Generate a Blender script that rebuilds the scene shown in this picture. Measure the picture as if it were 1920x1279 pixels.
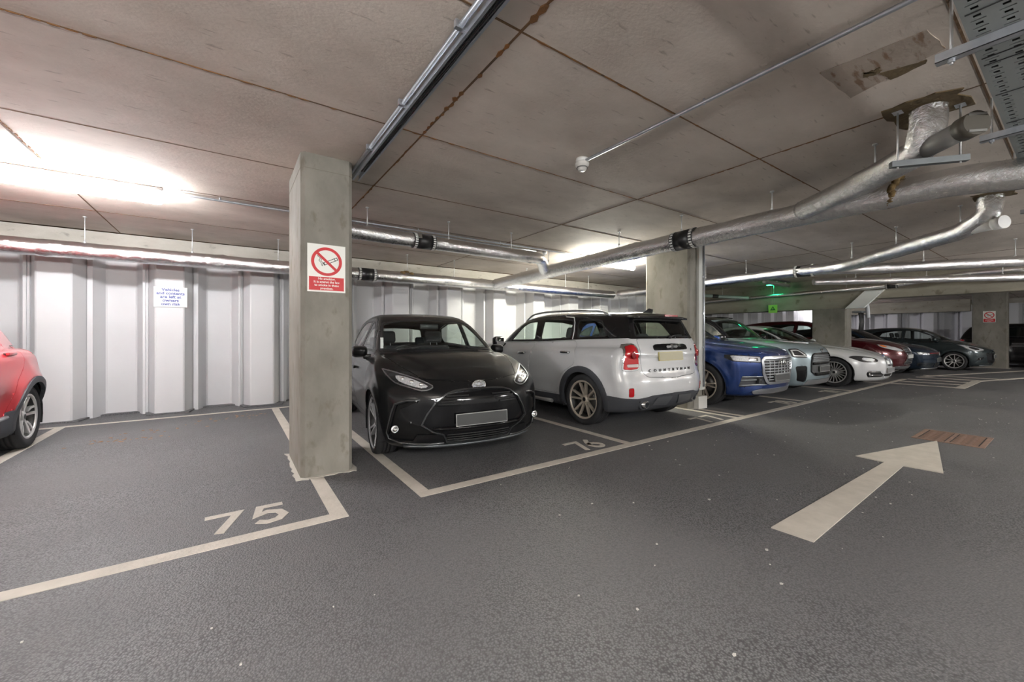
import bpy, bmesh, math, random
import numpy as np
from mathutils import Vector, Matrix

# ---------------------------------------------------------------- camera, world, exposure
for _o in list(bpy.data.objects):
    bpy.data.objects.remove(_o, do_unlink=True)
SC = bpy.context.scene
COL = SC.collection
PI = math.pi
R = math.radians
CEIL = 2.73                       # slab soffit
CAM_H = 1.2
HEADING = math.atan2(1082, 755)   # angle between the lens axis and the row of bays (X)

cam_d = bpy.data.cameras.new('camera')
cam_d.sensor_width = 36.0
cam_d.lens = 755 / 1920 * 36.0
cam_d.shift_y = -(639.5 - 628) / 1920
cam_d.clip_start = 0.05
cam = bpy.data.objects.new('camera', cam_d)
COL.objects.link(cam)
cam.location = (0, 0, CAM_H)
cam.rotation_euler = (PI / 2, 0, HEADING - PI / 2)
SC.camera = cam

world = bpy.data.worlds.new('world')
SC.world = world
world.use_nodes = True
world.node_tree.nodes['Background'].inputs['Color'].default_value = (0.9, 0.95, 1.0, 1)
world.node_tree.nodes['Background'].inputs['Strength'].default_value = 0.02

SC.view_settings.view_transform = 'Standard'
SC.view_settings.look = 'None'
SC.view_settings.exposure = 2.68
SC.view_settings.gamma = 1.0
SC.view_settings.use_curve_mapping = False

SC.cycles.max_bounces = 7
SC.cycles.diffuse_bounces = 4
SC.cycles.glossy_bounces = 4
SC.cycles.transparent_max_bounces = 12
SC.cycles.caustics_reflective = False
SC.cycles.caustics_refractive = False

LAMP_POWER = 25.0                 # emission of the ceiling tube diffusers
AISLE_FILL_POWER = 95.0                # emission of the unseen bare tubes added over the aisle for brightness

# ---------------------------------------------------------------- helpers
MATS = {}


def mat(name, color=(0.8, 0.8, 0.8), rough=0.5, metal=0.0, coat=0.0, spec=0.5, emit=None, estr=0.0, noise=None, bump=None):
    """Principled material. noise = (scale, amount, second colour); bump = (scale, strength, distance)."""
    if name in MATS:
        return MATS[name]
    m = bpy.data.materials.new(name)
    m.use_nodes = True
    nt = m.node_tree
    b = nt.nodes['Principled BSDF']
    b.inputs['Base Color'].default_value = (*color, 1)
    b.inputs['Roughness'].default_value = rough
    b.inputs['Metallic'].default_value = metal
    b.inputs['Coat Weight'].default_value = coat
    b.inputs['Coat Roughness'].default_value = 0.03
    b.inputs['Specular IOR Level'].default_value = spec
    if emit:
        b.inputs['Emission Color'].default_value = (*emit, 1)
        b.inputs['Emission Strength'].default_value = estr
    if noise or bump:
        tc = nt.nodes.new('ShaderNodeTexCoord')
    if noise:
        n = nt.nodes.new('ShaderNodeTexNoise')
        n.inputs['Scale'].default_value = noise[0]
        n.inputs['Detail'].default_value = 6
        nt.links.new(tc.outputs['Object'], n.inputs['Vector'])
        mx = nt.nodes.new('ShaderNodeMix')
        mx.data_type = 'RGBA'
        mx.inputs[6].default_value = (*color, 1)
        mx.inputs[7].default_value = (*noise[2], 1)
        mr = nt.nodes.new('ShaderNodeMapRange')
        mr.inputs[1].default_value = 0.35
        mr.inputs[2].default_value = 0.7
        mr.inputs[4].default_value = noise[1]
        nt.links.new(n.outputs[0], mr.inputs[0])
        nt.links.new(mr.outputs[0], mx.inputs[0])
        nt.links.new(mx.outputs[2], b.inputs['Base Color'])
    if bump:
        n2 = nt.nodes.new('ShaderNodeTexNoise')
        n2.inputs['Scale'].default_value = bump[0]
        n2.inputs['Detail'].default_value = 4
        nt.links.new(tc.outputs['Object'], n2.inputs['Vector'])
        bp = nt.nodes.new('ShaderNodeBump')
        bp.inputs['Strength'].default_value = bump[1]
        bp.inputs['Distance'].default_value = bump[2]
        nt.links.new(n2.outputs[0], bp.inputs['Height'])
        nt.links.new(bp.outputs[0], b.inputs['Normal'])
    MATS[name] = m
    return m


def glass_mat(name, tint, refl=1.0):
    m = bpy.data.materials.new(name)
    m.use_nodes = True
    nt = m.node_tree
    for n in list(nt.nodes):
        nt.nodes.remove(n)
    out = nt.nodes.new('ShaderNodeOutputMaterial')
    tr = nt.nodes.new('ShaderNodeBsdfTransparent')
    tr.inputs[0].default_value = (*tint, 1)
    gl = nt.nodes.new('ShaderNodeBsdfGlossy')
    gl.inputs['Roughness'].default_value = 0.02
    gl.inputs['Color'].default_value = (refl, refl, refl, 1)
    lw = nt.nodes.new('ShaderNodeLayerWeight')
    lw.inputs['Blend'].default_value = 0.5
    pw = nt.nodes.new('ShaderNodeMath')
    pw.operation = 'POWER'
    pw.inputs[1].default_value = 5.0
    nt.links.new(lw.outputs['Facing'], pw.inputs[0])
    fr = nt.nodes.new('ShaderNodeMapRange')       # Schlick reflectance of a thin pane, the same from both sides
    fr.inputs[3].default_value = 0.06
    fr.inputs[4].default_value = 0.95
    nt.links.new(pw.outputs[0], fr.inputs[0])
    mx = nt.nodes.new('ShaderNodeMixShader')
    nt.links.new(fr.outputs[0], mx.inputs[0])
    nt.links.new(tr.outputs[0], mx.inputs[1])
    nt.links.new(gl.outputs[0], mx.inputs[2])
    nt.links.new(mx.outputs[0], out.inputs[0])
    MATS[name] = m
    return m


def tag(o, label=None, cat=None, group=None, kind=None):
    if label:
        o['label'] = label
    if cat:
        o['category'] = cat
    if group:
        o['group'] = group
    if kind:
        o['kind'] = kind
    return o


def link(name, data, parent=None):
    o = bpy.data.objects.new(name, data)
    COL.objects.link(o)
    if parent is not None:
        o.parent = parent
    return o


def empty(name, loc=(0, 0, 0), rz=0.0, label=None, cat=None, group=None, kind=None):
    o = link(name, None)
    o.empty_display_size = 0.2
    o.location = loc
    o.rotation_euler = (0, 0, rz)
    return tag(o, label, cat, group, kind)


class MB:
    """Collects vertices and faces of ONE part."""
    def __init__(self):
        self.v = []
        self.f = []
        self.s = []

    def add(self, vs, fs, smooth=False):
        n = len(self.v)
        self.v += [tuple(p) for p in vs]
        self.f += [tuple(i + n for i in f) for f in fs]
        self.s += [smooth] * len(fs)
        return self

    def box(self, x0, x1, y0, y1, z0, z1, M=None):
        vs = [(x, y, z) for z in (z0, z1) for x, y in ((x0, y0), (x1, y0), (x1, y1), (x0, y1))]
        if M is not None:
            vs = [M @ Vector(p) for p in vs]
        return self.add(vs, [(3, 2, 1, 0), (4, 5, 6, 7), (0, 1, 5, 4), (1, 2, 6, 5), (2, 3, 7, 6), (3, 0, 4, 7)])

    def prism(self, poly, z0, z1, M=None):
        """poly in the XY plane, extruded along Z."""
        n = len(poly)
        a = sum(poly[i][0] * poly[(i + 1) % n][1] - poly[(i + 1) % n][0] * poly[i][1] for i in range(n))
        if a < 0:
            poly = poly[::-1]
        vs = [(p[0], p[1], z0) for p in poly] + [(p[0], p[1], z1) for p in poly]
        if M is not None:
            vs = [M @ Vector(p) for p in vs]
        fs = [tuple(range(n - 1, -1, -1)), tuple(range(n, 2 * n))]
        fs += [(i, (i + 1) % n, n + (i + 1) % n, n + i) for i in range(n)]
        return self.add(vs, fs)

    def loft(self, rings, closed=True, caps=True, smooth=True):
        m = len(rings[0])
        vs = [p for r in rings for p in r]
        fs = []
        for i in range(len(rings) - 1):
            for j in range(m if closed else m - 1):
                k = (j + 1) % m
                fs.append((i * m + j, i * m + k, (i + 1) * m + k, (i + 1) * m + j))
        self.add(vs, fs, smooth)
        if caps and closed:
            n = len(self.v) - len(vs)
            self.f.append(tuple(n + j for j in range(m - 1, -1, -1)))
            self.f.append(tuple(n + (len(rings) - 1) * m + j for j in range(m)))
            self.s += [False, False]
        return self

    def tube(self, path, r, seg=12, caps=True, smooth=True):
        """r: a number or one per point."""
        P = [Vector(p) for p in path]
        n = len(P)
        rr = [r] * n if isinstance(r, (int, float)) else r
        T = []
        for i in range(n):
            a = P[max(i - 1, 0)]
            b = P[min(i + 1, n - 1)]
            T.append((b - a).normalized())
        up = Vector((0, 0, 1)) if abs(T[0].z) < 0.9 else Vector((1, 0, 0))
        u = T[0].cross(up).normalized()
        rings = []
        for i in range(n):
            u = (u - T[i] * u.dot(T[i])).normalized()
            w = T[i].cross(u)
            rings.append([P[i] + (u * math.cos(2 * PI * k / seg) + w * math.sin(2 * PI * k / seg)) * rr[i] for k in range(seg)])
        return self.loft(rings, True, caps, smooth)

    def lathe(self, prof, seg=32, M=None, closed=False, smooth=True):
        """prof: (radius, height) pairs about the Z axis."""
        rings = []
        for rad, h in prof:
            ring = [Vector((rad * math.cos(2 * PI * k / seg), rad * math.sin(2 * PI * k / seg), h)) for k in range(seg)]
            if M is not None:
                ring = [M @ p for p in ring]
            rings.append(ring)
        if closed:
            rings.append(rings[0])
        return self.loft(rings, True, False, smooth)

    def ball(self, c, rx, ry, rz, n=10, m=16):
        rings = []
        for i in range(n + 1):
            t = PI * i / n
            s = max(math.sin(t), 1e-4)
            rings.append([(c[0] + rx * s * math.cos(2 * PI * k / m), c[1] + ry * s * math.sin(2 * PI * k / m), c[2] - rz * math.cos(t)) for k in range(m)])
        return self.loft(rings, True, False, True)

    def mesh(self, name, m):
        me = bpy.data.meshes.new(name)
        me.from_pydata([tuple(p) for p in self.v], [], self.f)
        me.polygons.foreach_set('use_smooth', self.s)
        if m is not None:
            me.materials.append(m)
        me.update()
        return me

    def obj(self, name, m, parent=None):
        return link(name, self.mesh(name, m), parent)


def rbox(x0, x1, y0, y1, z0, z1, r=0.02, seg=3):
    """Box with rounded edges, as a bmesh-made mesh data block holder."""
    bm = bmesh.new()
    bmesh.ops.create_cube(bm, size=1)
    for v in bm.verts:
        v.co = Vector(((x0 + x1) / 2 + v.co.x * (x1 - x0), (y0 + y1) / 2 + v.co.y * (y1 - y0), (z0 + z1) / 2 + v.co.z * (z1 - z0)))
    bmesh.ops.bevel(bm, geom=list(bm.edges), offset=r, segments=seg, profile=0.5, affect='EDGES')
    for f in bm.faces:
        f.smooth = True
    return bm


def bm_obj(name, bm, m, parent=None):
    me = bpy.data.meshes.new(name)
    bm.to_mesh(me)
    bm.free()
    me.materials.append(m)
    return link(name, me, parent)


def text_mesh(name, body, size, m, parent=None, depth=0.001, align='CENTER', bold=0.0, sx=1.0, spacing=1.0):
    """Lettering as a flat mesh in its local XY plane, centred on the origin."""
    cu = bpy.data.curves.new(name, 'FONT')
    cu.body = body
    cu.size = size
    cu.align_x = align
    cu.align_y = 'CENTER'
    cu.extrude = depth
    cu.offset = bold
    cu.space_character = spacing
    cu.resolution_u = 3
    tmp = bpy.data.objects.new(name, cu)
    COL.objects.link(tmp)
    dg = bpy.context.evaluated_depsgraph_get()
    me = bpy.data.meshes.new_from_object(tmp.evaluated_get(dg))
    bpy.data.objects.remove(tmp, do_unlink=True)
    bpy.data.curves.remove(cu)
    for v in me.vertices:
        v.co.x *= sx
    me.name = name
    me.materials.clear()
    me.materials.append(m)
    return link(name, me, parent)


def frame_matrix(origin, ex, ey):
    ex = Vector(ex).normalized()
    ey = Vector(ey).normalized()
    ez = ex.cross(ey)
    M = Matrix((ex, ey, ez)).transposed().to_4x4()
    M.translation = Vector(origin)
    return M


def arc(cx, cy, r, a0, a1, n):
    return [(cx + r * math.cos(R(a0 + (a1 - a0) * i / n)), cy + r * math.sin(R(a0 + (a1 - a0) * i / n))) for i in range(n + 1)]


def stroke(mb, pts, w, z0, z1, M=None):
    """Painted stroke of constant width along a polyline (mitred), one solid strip."""
    P = [Vector((p[0], p[1])) for p in pts]
    L, Rr = [], []
    for i, p in enumerate(P):
        a = (P[i] - P[i - 1]).normalized() if i > 0 else (P[1] - P[0]).normalized()
        b = (P[i + 1] - P[i]).normalized() if i < len(P) - 1 else a
        t = (a + b).normalized()
        n = Vector((-t.y, t.x))
        k = 1 / max(0.5, n.dot(Vector((-a.y, a.x))))
        L.append(p + n * w / 2 * k)
        Rr.append(p - n * w / 2 * k)
    rings = []
    for l, r in zip(L, Rr):
        ring = [Vector((l.x, l.y, z0)), Vector((r.x, r.y, z0)), Vector((r.x, r.y, z1)), Vector((l.x, l.y, z1))]
        if M is not None:
            ring = [M @ q for q in ring]
        rings.append(ring)
    mb.loft(rings, True, True, False)
    return mb
# ---------------------------------------------------------------- surface materials
def concrete(name, c1, c2, scale=1.2, stretch=(1, 1, 1), rough=0.85, bumps=0.25, streak=None, rand=0.0):
    m = bpy.data.materials.new(name)
    m.use_nodes = True
    nt = m.node_tree
    b = nt.nodes['Principled BSDF']
    b.inputs['Roughness'].default_value = rough
    b.inputs['Specular IOR Level'].default_value = 0.3
    geo = nt.nodes.new('ShaderNodeNewGeometry')
    mp = nt.nodes.new('ShaderNodeMapping')
    mp.inputs['Scale'].default_value = stretch
    nt.links.new(geo.outputs['Position'], mp.inputs[0])

    def noise(sc, det, vec, rg=0.6):
        n = nt.nodes.new('ShaderNodeTexNoise')
        n.inputs['Scale'].default_value = sc
        n.inputs['Detail'].default_value = det
        n.inputs['Roughness'].default_value = rg
        nt.links.new(vec, n.inputs['Vector'])
        return n.outputs[0]

    def mapr(v, a, bb, c=0.0, d=1.0):
        n = nt.nodes.new('ShaderNodeMapRange')
        n.inputs[1].default_value = a
        n.inputs[2].default_value = bb
        n.inputs[3].default_value = c
        n.inputs[4].default_value = d
        nt.links.new(v, n.inputs[0])
        return n.outputs[0]

    def mix(f, a, bcol):
        n = nt.nodes.new('ShaderNodeMix')
        n.data_type = 'RGBA'
        nt.links.new(f, n.inputs[0])
        for i, c in ((6, a), (7, bcol)):
            if isinstance(c, tuple):
                n.inputs[i].default_value = (*c, 1)
            else:
                nt.links.new(c, n.inputs[i])
        return n.outputs[2]
    base = mix(mapr(noise(scale, 8, mp.outputs[0]), 0.3, 0.7), c1, c2)
    if streak:
        mp2 = nt.nodes.new('ShaderNodeMapping')
        mp2.inputs['Scale'].default_value = streak[0]
        nt.links.new(geo.outputs['Position'], mp2.inputs[0])
        st = mapr(noise(streak[1], 5, mp2.outputs[0], 0.55), streak[3], streak[3] + 0.09, 0, streak[4])
        base = mix(st, base, streak[2])
    if rand:
        oi = nt.nodes.new('ShaderNodeObjectInfo')
        hs = nt.nodes.new('ShaderNodeHueSaturation')
        nt.links.new(mapr(oi.outputs['Random'], 0, 1, 1 - rand, 1 + rand), hs.inputs['Value'])
        nt.links.new(base, hs.inputs['Color'])
        base = hs.outputs[0]
    nt.links.new(base, b.inputs['Base Color'])
    bp = nt.nodes.new('ShaderNodeBump')
    bp.inputs['Strength'].default_value = bumps
    bp.inputs['Distance'].default_value = 0.01
    nt.links.new(noise(30, 4, mp.outputs[0]), bp.inputs['Height'])
    nt.links.new(bp.outputs[0], b.inputs['Normal'])
    MATS[name] = m
    return m


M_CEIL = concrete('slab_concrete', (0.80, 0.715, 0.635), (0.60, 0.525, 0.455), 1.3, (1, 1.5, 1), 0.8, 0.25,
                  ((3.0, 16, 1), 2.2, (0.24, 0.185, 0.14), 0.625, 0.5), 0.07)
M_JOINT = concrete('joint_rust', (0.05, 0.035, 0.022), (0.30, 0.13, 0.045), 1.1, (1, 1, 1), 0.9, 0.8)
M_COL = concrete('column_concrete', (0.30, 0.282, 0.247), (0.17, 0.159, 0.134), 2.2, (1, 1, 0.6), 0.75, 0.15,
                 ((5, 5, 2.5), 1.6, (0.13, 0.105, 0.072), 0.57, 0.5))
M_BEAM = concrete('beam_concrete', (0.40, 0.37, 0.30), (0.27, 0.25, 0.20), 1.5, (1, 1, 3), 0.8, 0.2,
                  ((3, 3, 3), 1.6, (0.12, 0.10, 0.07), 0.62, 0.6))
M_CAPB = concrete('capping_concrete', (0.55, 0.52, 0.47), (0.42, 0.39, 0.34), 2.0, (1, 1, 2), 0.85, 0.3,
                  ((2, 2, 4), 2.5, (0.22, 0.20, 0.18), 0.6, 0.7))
M_PILE = mat('white_painted_steel', (0.58, 0.58, 0.592), 0.42, 0, 0, 0.4, noise=(1.7, 0.35, (0.535, 0.535, 0.535)), bump=(5, 0.12, 0.02))
M_DARK = mat('dark_gap', (0.03, 0.028, 0.026), 0.9)
M_PAINT = concrete('floor_paint', (0.58, 0.54, 0.48), (0.475, 0.445, 0.39), 7, (1, 1, 1), 0.7, 0.3,
                   ((9, 9, 9), 4, (0.22, 0.21, 0.19), 0.69, 0.6))
M_GALV = mat('galvanised_steel', (0.62, 0.65, 0.70), 0.34, 0.85, noise=(25, 0.5, (0.45, 0.48, 0.52)))
M_GALVD = mat('dull_galvanised', (0.17, 0.185, 0.19), 0.5, 0.4, noise=(20, 0.4, (0.13, 0.14, 0.145)))
M_WHITEPL = mat('white_plastic', (0.82, 0.82, 0.80), 0.4)
M_BLACKPL = mat('black_plastic', (0.018, 0.018, 0.02), 0.45)


def asphalt():
    m = bpy.data.materials.new('asphalt')
    m.use_nodes = True
    nt = m.node_tree
    N, Lk = nt.nodes, nt.links
    b = N['Principled BSDF']
    geo = N.new('ShaderNodeNewGeometry')

    def noise(sc, det, rg=0.55):
        n = N.new('ShaderNodeTexNoise')
        n.inputs['Scale'].default_value = sc
        n.inputs['Detail'].default_value = det
        n.inputs['Roughness'].default_value = rg
        Lk.new(geo.outputs['Position'], n.inputs['Vector'])
        return n.outputs[0]

    def mapr(v, a, bb, c=0.0, d=1.0):
        n = N.new('ShaderNodeMapRange')
        for i, x in ((1, a), (2, bb), (3, c), (4, d)):
            n.inputs[i].default_value = x
        Lk.new(v, n.inputs[0])
        return n.outputs[0]

    def mix(f, a, c):
        n = N.new('ShaderNodeMix')
        n.data_type = 'RGBA'
        Lk.new(f, n.inputs[0])
        for i, q in ((6, a), (7, c)):
            if isinstance(q, tuple):
                n.inputs[i].default_value = (*q, 1)
            else:
                Lk.new(q, n.inputs[i])
        return n.outputs[2]
    vor = N.new('ShaderNodeTexVoronoi')
    vor.inputs['Scale'].default_value = 115
    Lk.new(geo.outputs['Position'], vor.inputs['Vector'])
    grain = mix(mapr(vor.outputs['Distance'], 0.1, 0.75), (0.22, 0.22, 0.228), (0.040, 0.040, 0.042))
    patch = mix(mapr(noise(0.55, 5), 0.36, 0.64), grain, mix(mapr(noise(60, 3), 0.3, 0.7), (0.10, 0.0995, 0.102), (0.152, 0.15, 0.153)))
    dust = mix(mapr(noise(1.3, 7, 0.65), 0.66, 0.78, 0, 0.35), patch, (0.22, 0.17, 0.13))
    spots = mix(mapr(noise(17, 3, 0.5), 0.765, 0.79, 0, 0.8), dust, (0.42, 0.41, 0.39))
    Lk.new(spots, b.inputs['Base Color'])
    Lk.new(mapr(noise(1.1, 4), 0.3, 0.7, 0.50, 0.66), b.inputs['Roughness'])
    b.inputs['Specular IOR Level'].default_value = 0.5
    bp = N.new('ShaderNodeBump')
    bp.inputs['Strength'].default_value = 0.55
    bp.inputs['Distance'].default_value = 0.004
    Lk.new(vor.outputs['Distance'], bp.inputs['Height'])
    Lk.new(bp.outputs[0], b.inputs['Normal'])
    MATS['asphalt'] = m
    return m


M_ASPH = asphalt()

X0, X1, Y0, Y1 = -9.0, 27.0, -8.0, 8.62

# ---------------------------------------------------------------- floor and its paint
floor = tag(MB().box(X0 - 0.4, X1 + 0.4, Y0 - 0.4, Y1, -0.12, 0.0).obj('floor', M_ASPH), kind='structure')
floor['label'] = 'dark grey asphalt floor with cream painted bay lines'


PAINT_N = [0]


def paint(name, poly, label):
    PAINT_N[0] += 1
    o = MB().prism(poly, -0.01, 0.0025 + 0.0002 * PAINT_N[0]).obj(name, M_PAINT, floor)
    o['label'] = label
    return o


def line(name, a, b, w, label):
    a, b = Vector(a), Vector(b)
    t = (b - a).normalized()
    n = Vector((-t.y, t.x)) * w / 2
    return paint(name, [tuple(a - n), tuple(b - n), tuple(b + n), tuple(a + n)], label)


FL = 2.87
line('bay_line', (-9, FL), (-1.76, FL), 0.1, 'front line of the bay that holds the red car')
line('bay_line', (-1.86, FL - 0.02), (0.64, FL - 0.02), 0.1, 'front line of the empty bay numbered 75')
line('bay_line', (1.15, FL), (15.0, FL), 0.1, 'long front line running past bays 76 to 80')
line('bay_line', (0.59, FL + 0.03), (0.59, 7.58), 0.1, 'divider line leading under the concrete column with the sign')
line('bay_line', (-1.81, FL + 0.03), (-1.81, 7.58), 0.1, 'divider line under the rear wheel of the red car')
line('bay_line', (1.2, FL + 0.05), (1.2, 7.6), 0.1, 'divider line under the front wheel of the dark grey hatchback')
line('bay_line', (3.6, FL + 0.05), (3.6, 7.6), 0.09, 'divider line between the dark grey hatchback and the white car')
line('bay_line', (6.0, FL + 0.05), (6.0, 7.6), 0.08, 'divider line beside the second column')
line('bay_line', (6.2, FL + 0.05), (6.2, 7.6), 0.08, 'second divider line at the foot of the second column')
line('bay_line', (8.5, FL + 0.05), (8.5, 7.6), 0.08, 'divider line in front of the blue car')
line('bay_line', (10.9, FL + 0.05), (10.9, 7.6), 0.08, 'divider line beside the white saloon')
line('bay_line', (13.3, FL + 0.05), (13.3, 7.6), 0.08, 'divider line behind the white saloon')
line('bay_line', (-6.0, 7.63), (13.3, 7.63), 0.07, 'thin rear line along the foot of the white wall')
for x, y1 in ((13.42, 1.66), (14.25, 1.70), (15.1, 1.70), (16.0, 1.50), (16.9, 1.28)):
    line('hatch_line', (x, FL - 0.05), (x + 0.1, y1), 0.11, 'hatching stripe beyond the white saloon')
line('hatch_line', (13.37, 1.66), (15.75, 1.66), 0.16, 'front edge of the hatched area')
line('hatch_line', (15.68, 1.68), (22.5, -0.25), 0.12, 'slanting edge of the hatched area')
line('hatch_line', (16.4, 2.75), (24.0, 0.55), 0.12, 'slanting bay line in front of the far cars')


def digits(name, glyphs, label):
    mb = MB()
    for pts in glyphs:
        stroke(mb, pts, 0.052, -0.01, 0.003)
    o = mb.obj(name, M_PAINT, floor)
    o['label'] = label


def g7(x, y, w=0.18, h=0.31):
    return [(x, y + h - 0.02), (x + w, y + h - 0.02), (x + w * 0.45, y)]


def g5(x, y, w=0.18, h=0.31):
    return [(x + w, y + h - 0.02), (x + w * 0.25, y + h - 0.02), (x + w * 0.12, y + h * 0.5), (x + w * 0.45, y + h * 0.62), (x + w * 0.82, y + h * 0.52),
            (x + w * 0.95, y + h * 0.3), (x + w * 0.75, y + h * 0.1), (x + w * 0.4, y + h * 0.05), (x + w * 0.1, y + h * 0.16)]


def ring6(x, y, w, h, up=1):
    p = [(x + w * 0.75, y + h * 0.98), (x + w * 0.3, y + h * 0.62), (x + w * 0.12, y + h * 0.36)]
    p += [(x + w * 0.5 + w * 0.38 * math.cos(R(a)), y + h * 0.3 + h * 0.25 * math.sin(R(a))) for a in range(180, 521, 34)]
    return p


def ell(cx, cy, rx, ry, n=14):
    return [(cx + rx * math.cos(2 * PI * i / n), cy + ry * math.sin(2 * PI * i / n)) for i in range(n + 1)]


digits('bay_number', [g7(-0.14, 3.0), g5(0.12, 3.0)], 'painted bay number 75')
digits('bay_number', [g7(2.97, 2.99), ring6(3.18, 2.99, 0.18, 0.31)], 'painted bay number 76')
digits('bay_number', [g7(5.34, 2.97), g7(5.62, 2.97)], 'painted bay number 77')
digits('bay_number', [g7(7.83, 2.96), ell(8.15, 3.04, 0.08, 0.075), ell(8.15, 3.19, 0.065, 0.06)], 'painted bay number 78')
digits('bay_number', [g7(10.2, 2.97), [(p[0] * -1 + 2 * 10.52, p[1] * -1 + 2 * 3.12) for p in ring6(10.43, 2.965, 0.18, 0.31)]], 'painted bay number 79')
paint('direction_arrow', [(2.75, 1.13), (2.76, 0.91), (5.03, 0.97), (5.05, 0.72), (6.53, 0.98), (5.06, 1.32), (5.03, 1.10)], 'large cream arrow painted on the aisle')

# flakes of dirt and paint lying on the asphalt
M_FLAKE = mat('paint_flake', (0.55, 0.54, 0.50), 0.8)
M_LEAF = mat('leaf_litter', (0.33, 0.19, 0.10), 0.8)
random.seed(5)
lit = MB()
for i in range(170):
    x, y = random.uniform(-1.6, 12.5), random.uniform(0.5, 2.75)
    if 6.3 < x < 7.4 and y < 1.4:
        continue
    s = random.uniform(0.003, 0.011) * (2.0 if random.random() < 0.08 else 1)
    a = random.uniform(0, PI)
    lit.prism([(x + s * math.cos(a + t) * (1 if k % 2 else 0.6), y + s * 0.7 * math.sin(a + t)) for k, t in enumerate((0, 1.1, 2.3, 3.4, 4.6))], 0.0005, 0.004)
tag(lit.obj('paint_flakes', M_FLAKE), 'scattered pale flakes lying on the asphalt', 'litter', kind='stuff')
for k, (cx, cy, n) in enumerate([(-1.05, 6.3, 26), (-0.75, 6.7, 14), (0.1, 7.1, 30)]):
    mb = MB()
    for i in range(n):
        x, y = cx + random.gauss(0, 0.22), cy + random.gauss(0, 0.09)
        s, a = random.uniform(0.008, 0.022), random.uniform(0, PI)
        mb.prism([(x + s * math.cos(a + t), y + s * 0.5 * math.sin(a + t)) for t in (0, 1.3, 2.5, 3.9, 5.0)], 0.0005, 0.004)
    tag(mb.obj('leaf_litter', M_LEAF), ['brown leaf litter on the floor beside the red car wheel', 'smaller trail of leaf litter in the empty bay',
        'brown dusty litter near the wall in the empty bay'][k], 'litter', kind='stuff')

# drain cover set in the aisle
M_RUSTY = mat('rusty_iron', (0.30, 0.19, 0.14), 0.75, 0.2, noise=(18, 0.9, (0.16, 0.11, 0.09)))
gr = empty('drain_grate', (6.87, 0.91, 0), 0.0, 'rusty twin iron drain grate set in the aisle beyond the arrow', 'drain grate')
MB().box(-0.33, 0.33, -0.25, 0.25, -0.02, 0.002).obj('pit', M_DARK, gr)
fr = MB()
for a in ((-0.36, 0.36, -0.28, -0.24), (-0.36, 0.36, 0.24, 0.28), (-0.36, -0.32, -0.24, 0.24), (0.32, 0.36, -0.24, 0.24), (-0.32, 0.32, -0.015, 0.015)):
    fr.box(a[0], a[1], a[2], a[3], -0.02, 0.007)
fr.obj('frame', M_RUSTY, gr)
barm = MB().box(-0.012, 0.012, -0.1, 0.1, -0.02, 0.006).mesh('grate_bar', M_RUSTY)
for i in range(13):
    for s in (-1, 1):
        link('grate_bar', barm, gr).location = (-0.295 + i * 0.0492, s * 0.1265, 0)
gapm = MB().box(-0.31, 0.31, -0.012, 0.012, -0.02, 0.005).mesh('cross_bar', M_RUSTY)
for y in (-0.17, -0.08, 0.08, 0.17):
    link('cross_bar', gapm, gr).location = (0, y, 0)

# ---------------------------------------------------------------- ceiling: slab with formwork panels
ceil = tag(MB().box(X0 - 0.4, X1 + 0.4, Y0 - 0.4, Y1, CEIL + 0.012, CEIL + 0.3).obj('ceiling', M_JOINT), kind='structure')
ceil['label'] = 'cast concrete ceiling with rust stained formwork joints'
xs = [1.2 + 2.565 * i for i in range(-5, 12)]
ys = [-7.25, -5.97, -4.7, -3.45, -2.18, -0.91, 0.37, 1.64, 2.92, 4.2, 5.49, 7.02, 8.33]
random.seed(11)
pm = {}
for i in range(len(xs) - 1):
    for j in range(len(ys) - 1):
        g = 0.0055
        w, d = xs[i + 1] - xs[i], ys[j + 1] - ys[j]
        key = round(d, 3)
        if key not in pm:
            pm[key] = MB().box(g, w - g, g, d - g, 0, 0.02).mesh('ceiling_panel', M_CEIL)
        o = link('ceiling_panel', pm[key], ceil)
        o.location = (xs[i], ys[j], CEIL + random.uniform(0, 0.003))

# grout line in every joint, dark and rust tinted
M_GROUT = concrete('joint_grout', (0.10, 0.078, 0.06), (0.26, 0.145, 0.07), 1.6, (1, 1, 1), 0.95, 0.6)
for x in xs[1:-1]:
    MB().box(x - 0.0065, x + 0.0065, ys[0], ys[-1], CEIL - 0.0015, CEIL + 0.012).obj('joint_line', M_GROUT, ceil)
for y in ys[1:-1]:
    MB().box(xs[0], xs[-1], y - 0.0055, y + 0.0055, CEIL - 0.001, CEIL + 0.012).obj('joint_line', M_GROUT, ceil)

# repaired patch and broken-out holes round the pipe risers
M_PATCH = concrete('patch_concrete', (0.54, 0.46, 0.39), (0.40, 0.335, 0.275), 4, (1, 1, 1), 0.85, 0.5, ((2, 9, 2), 2.5, (0.2, 0.1, 0.04), 0.55, 0.7))
M_EARTH = concrete('broken_concrete', (0.20, 0.145, 0.075), (0.09, 0.062, 0.035), 7, (1, 1, 1), 0.95, 1.0)


def ragged(poly, amp, seed, sub=5):
    random.seed(seed)
    out = []
    for i in range(len(poly)):
        a, b = Vector(poly[i]), Vector(poly[(i + 1) % len(poly)])
        for k in range(sub):
            p = a.lerp(b, k / sub)
            out.append((p.x + random.uniform(-amp, amp), p.y + random.uniform(-amp, amp)))
    return out


def soffit_patch(name, poly, m, label, t=0.006, amp=0.008, seed=1):
    o = MB().prism(ragged(poly, amp, seed), CEIL - t, CEIL + 0.01).obj(name, m, ceil)
    o['label'] = label


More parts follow.
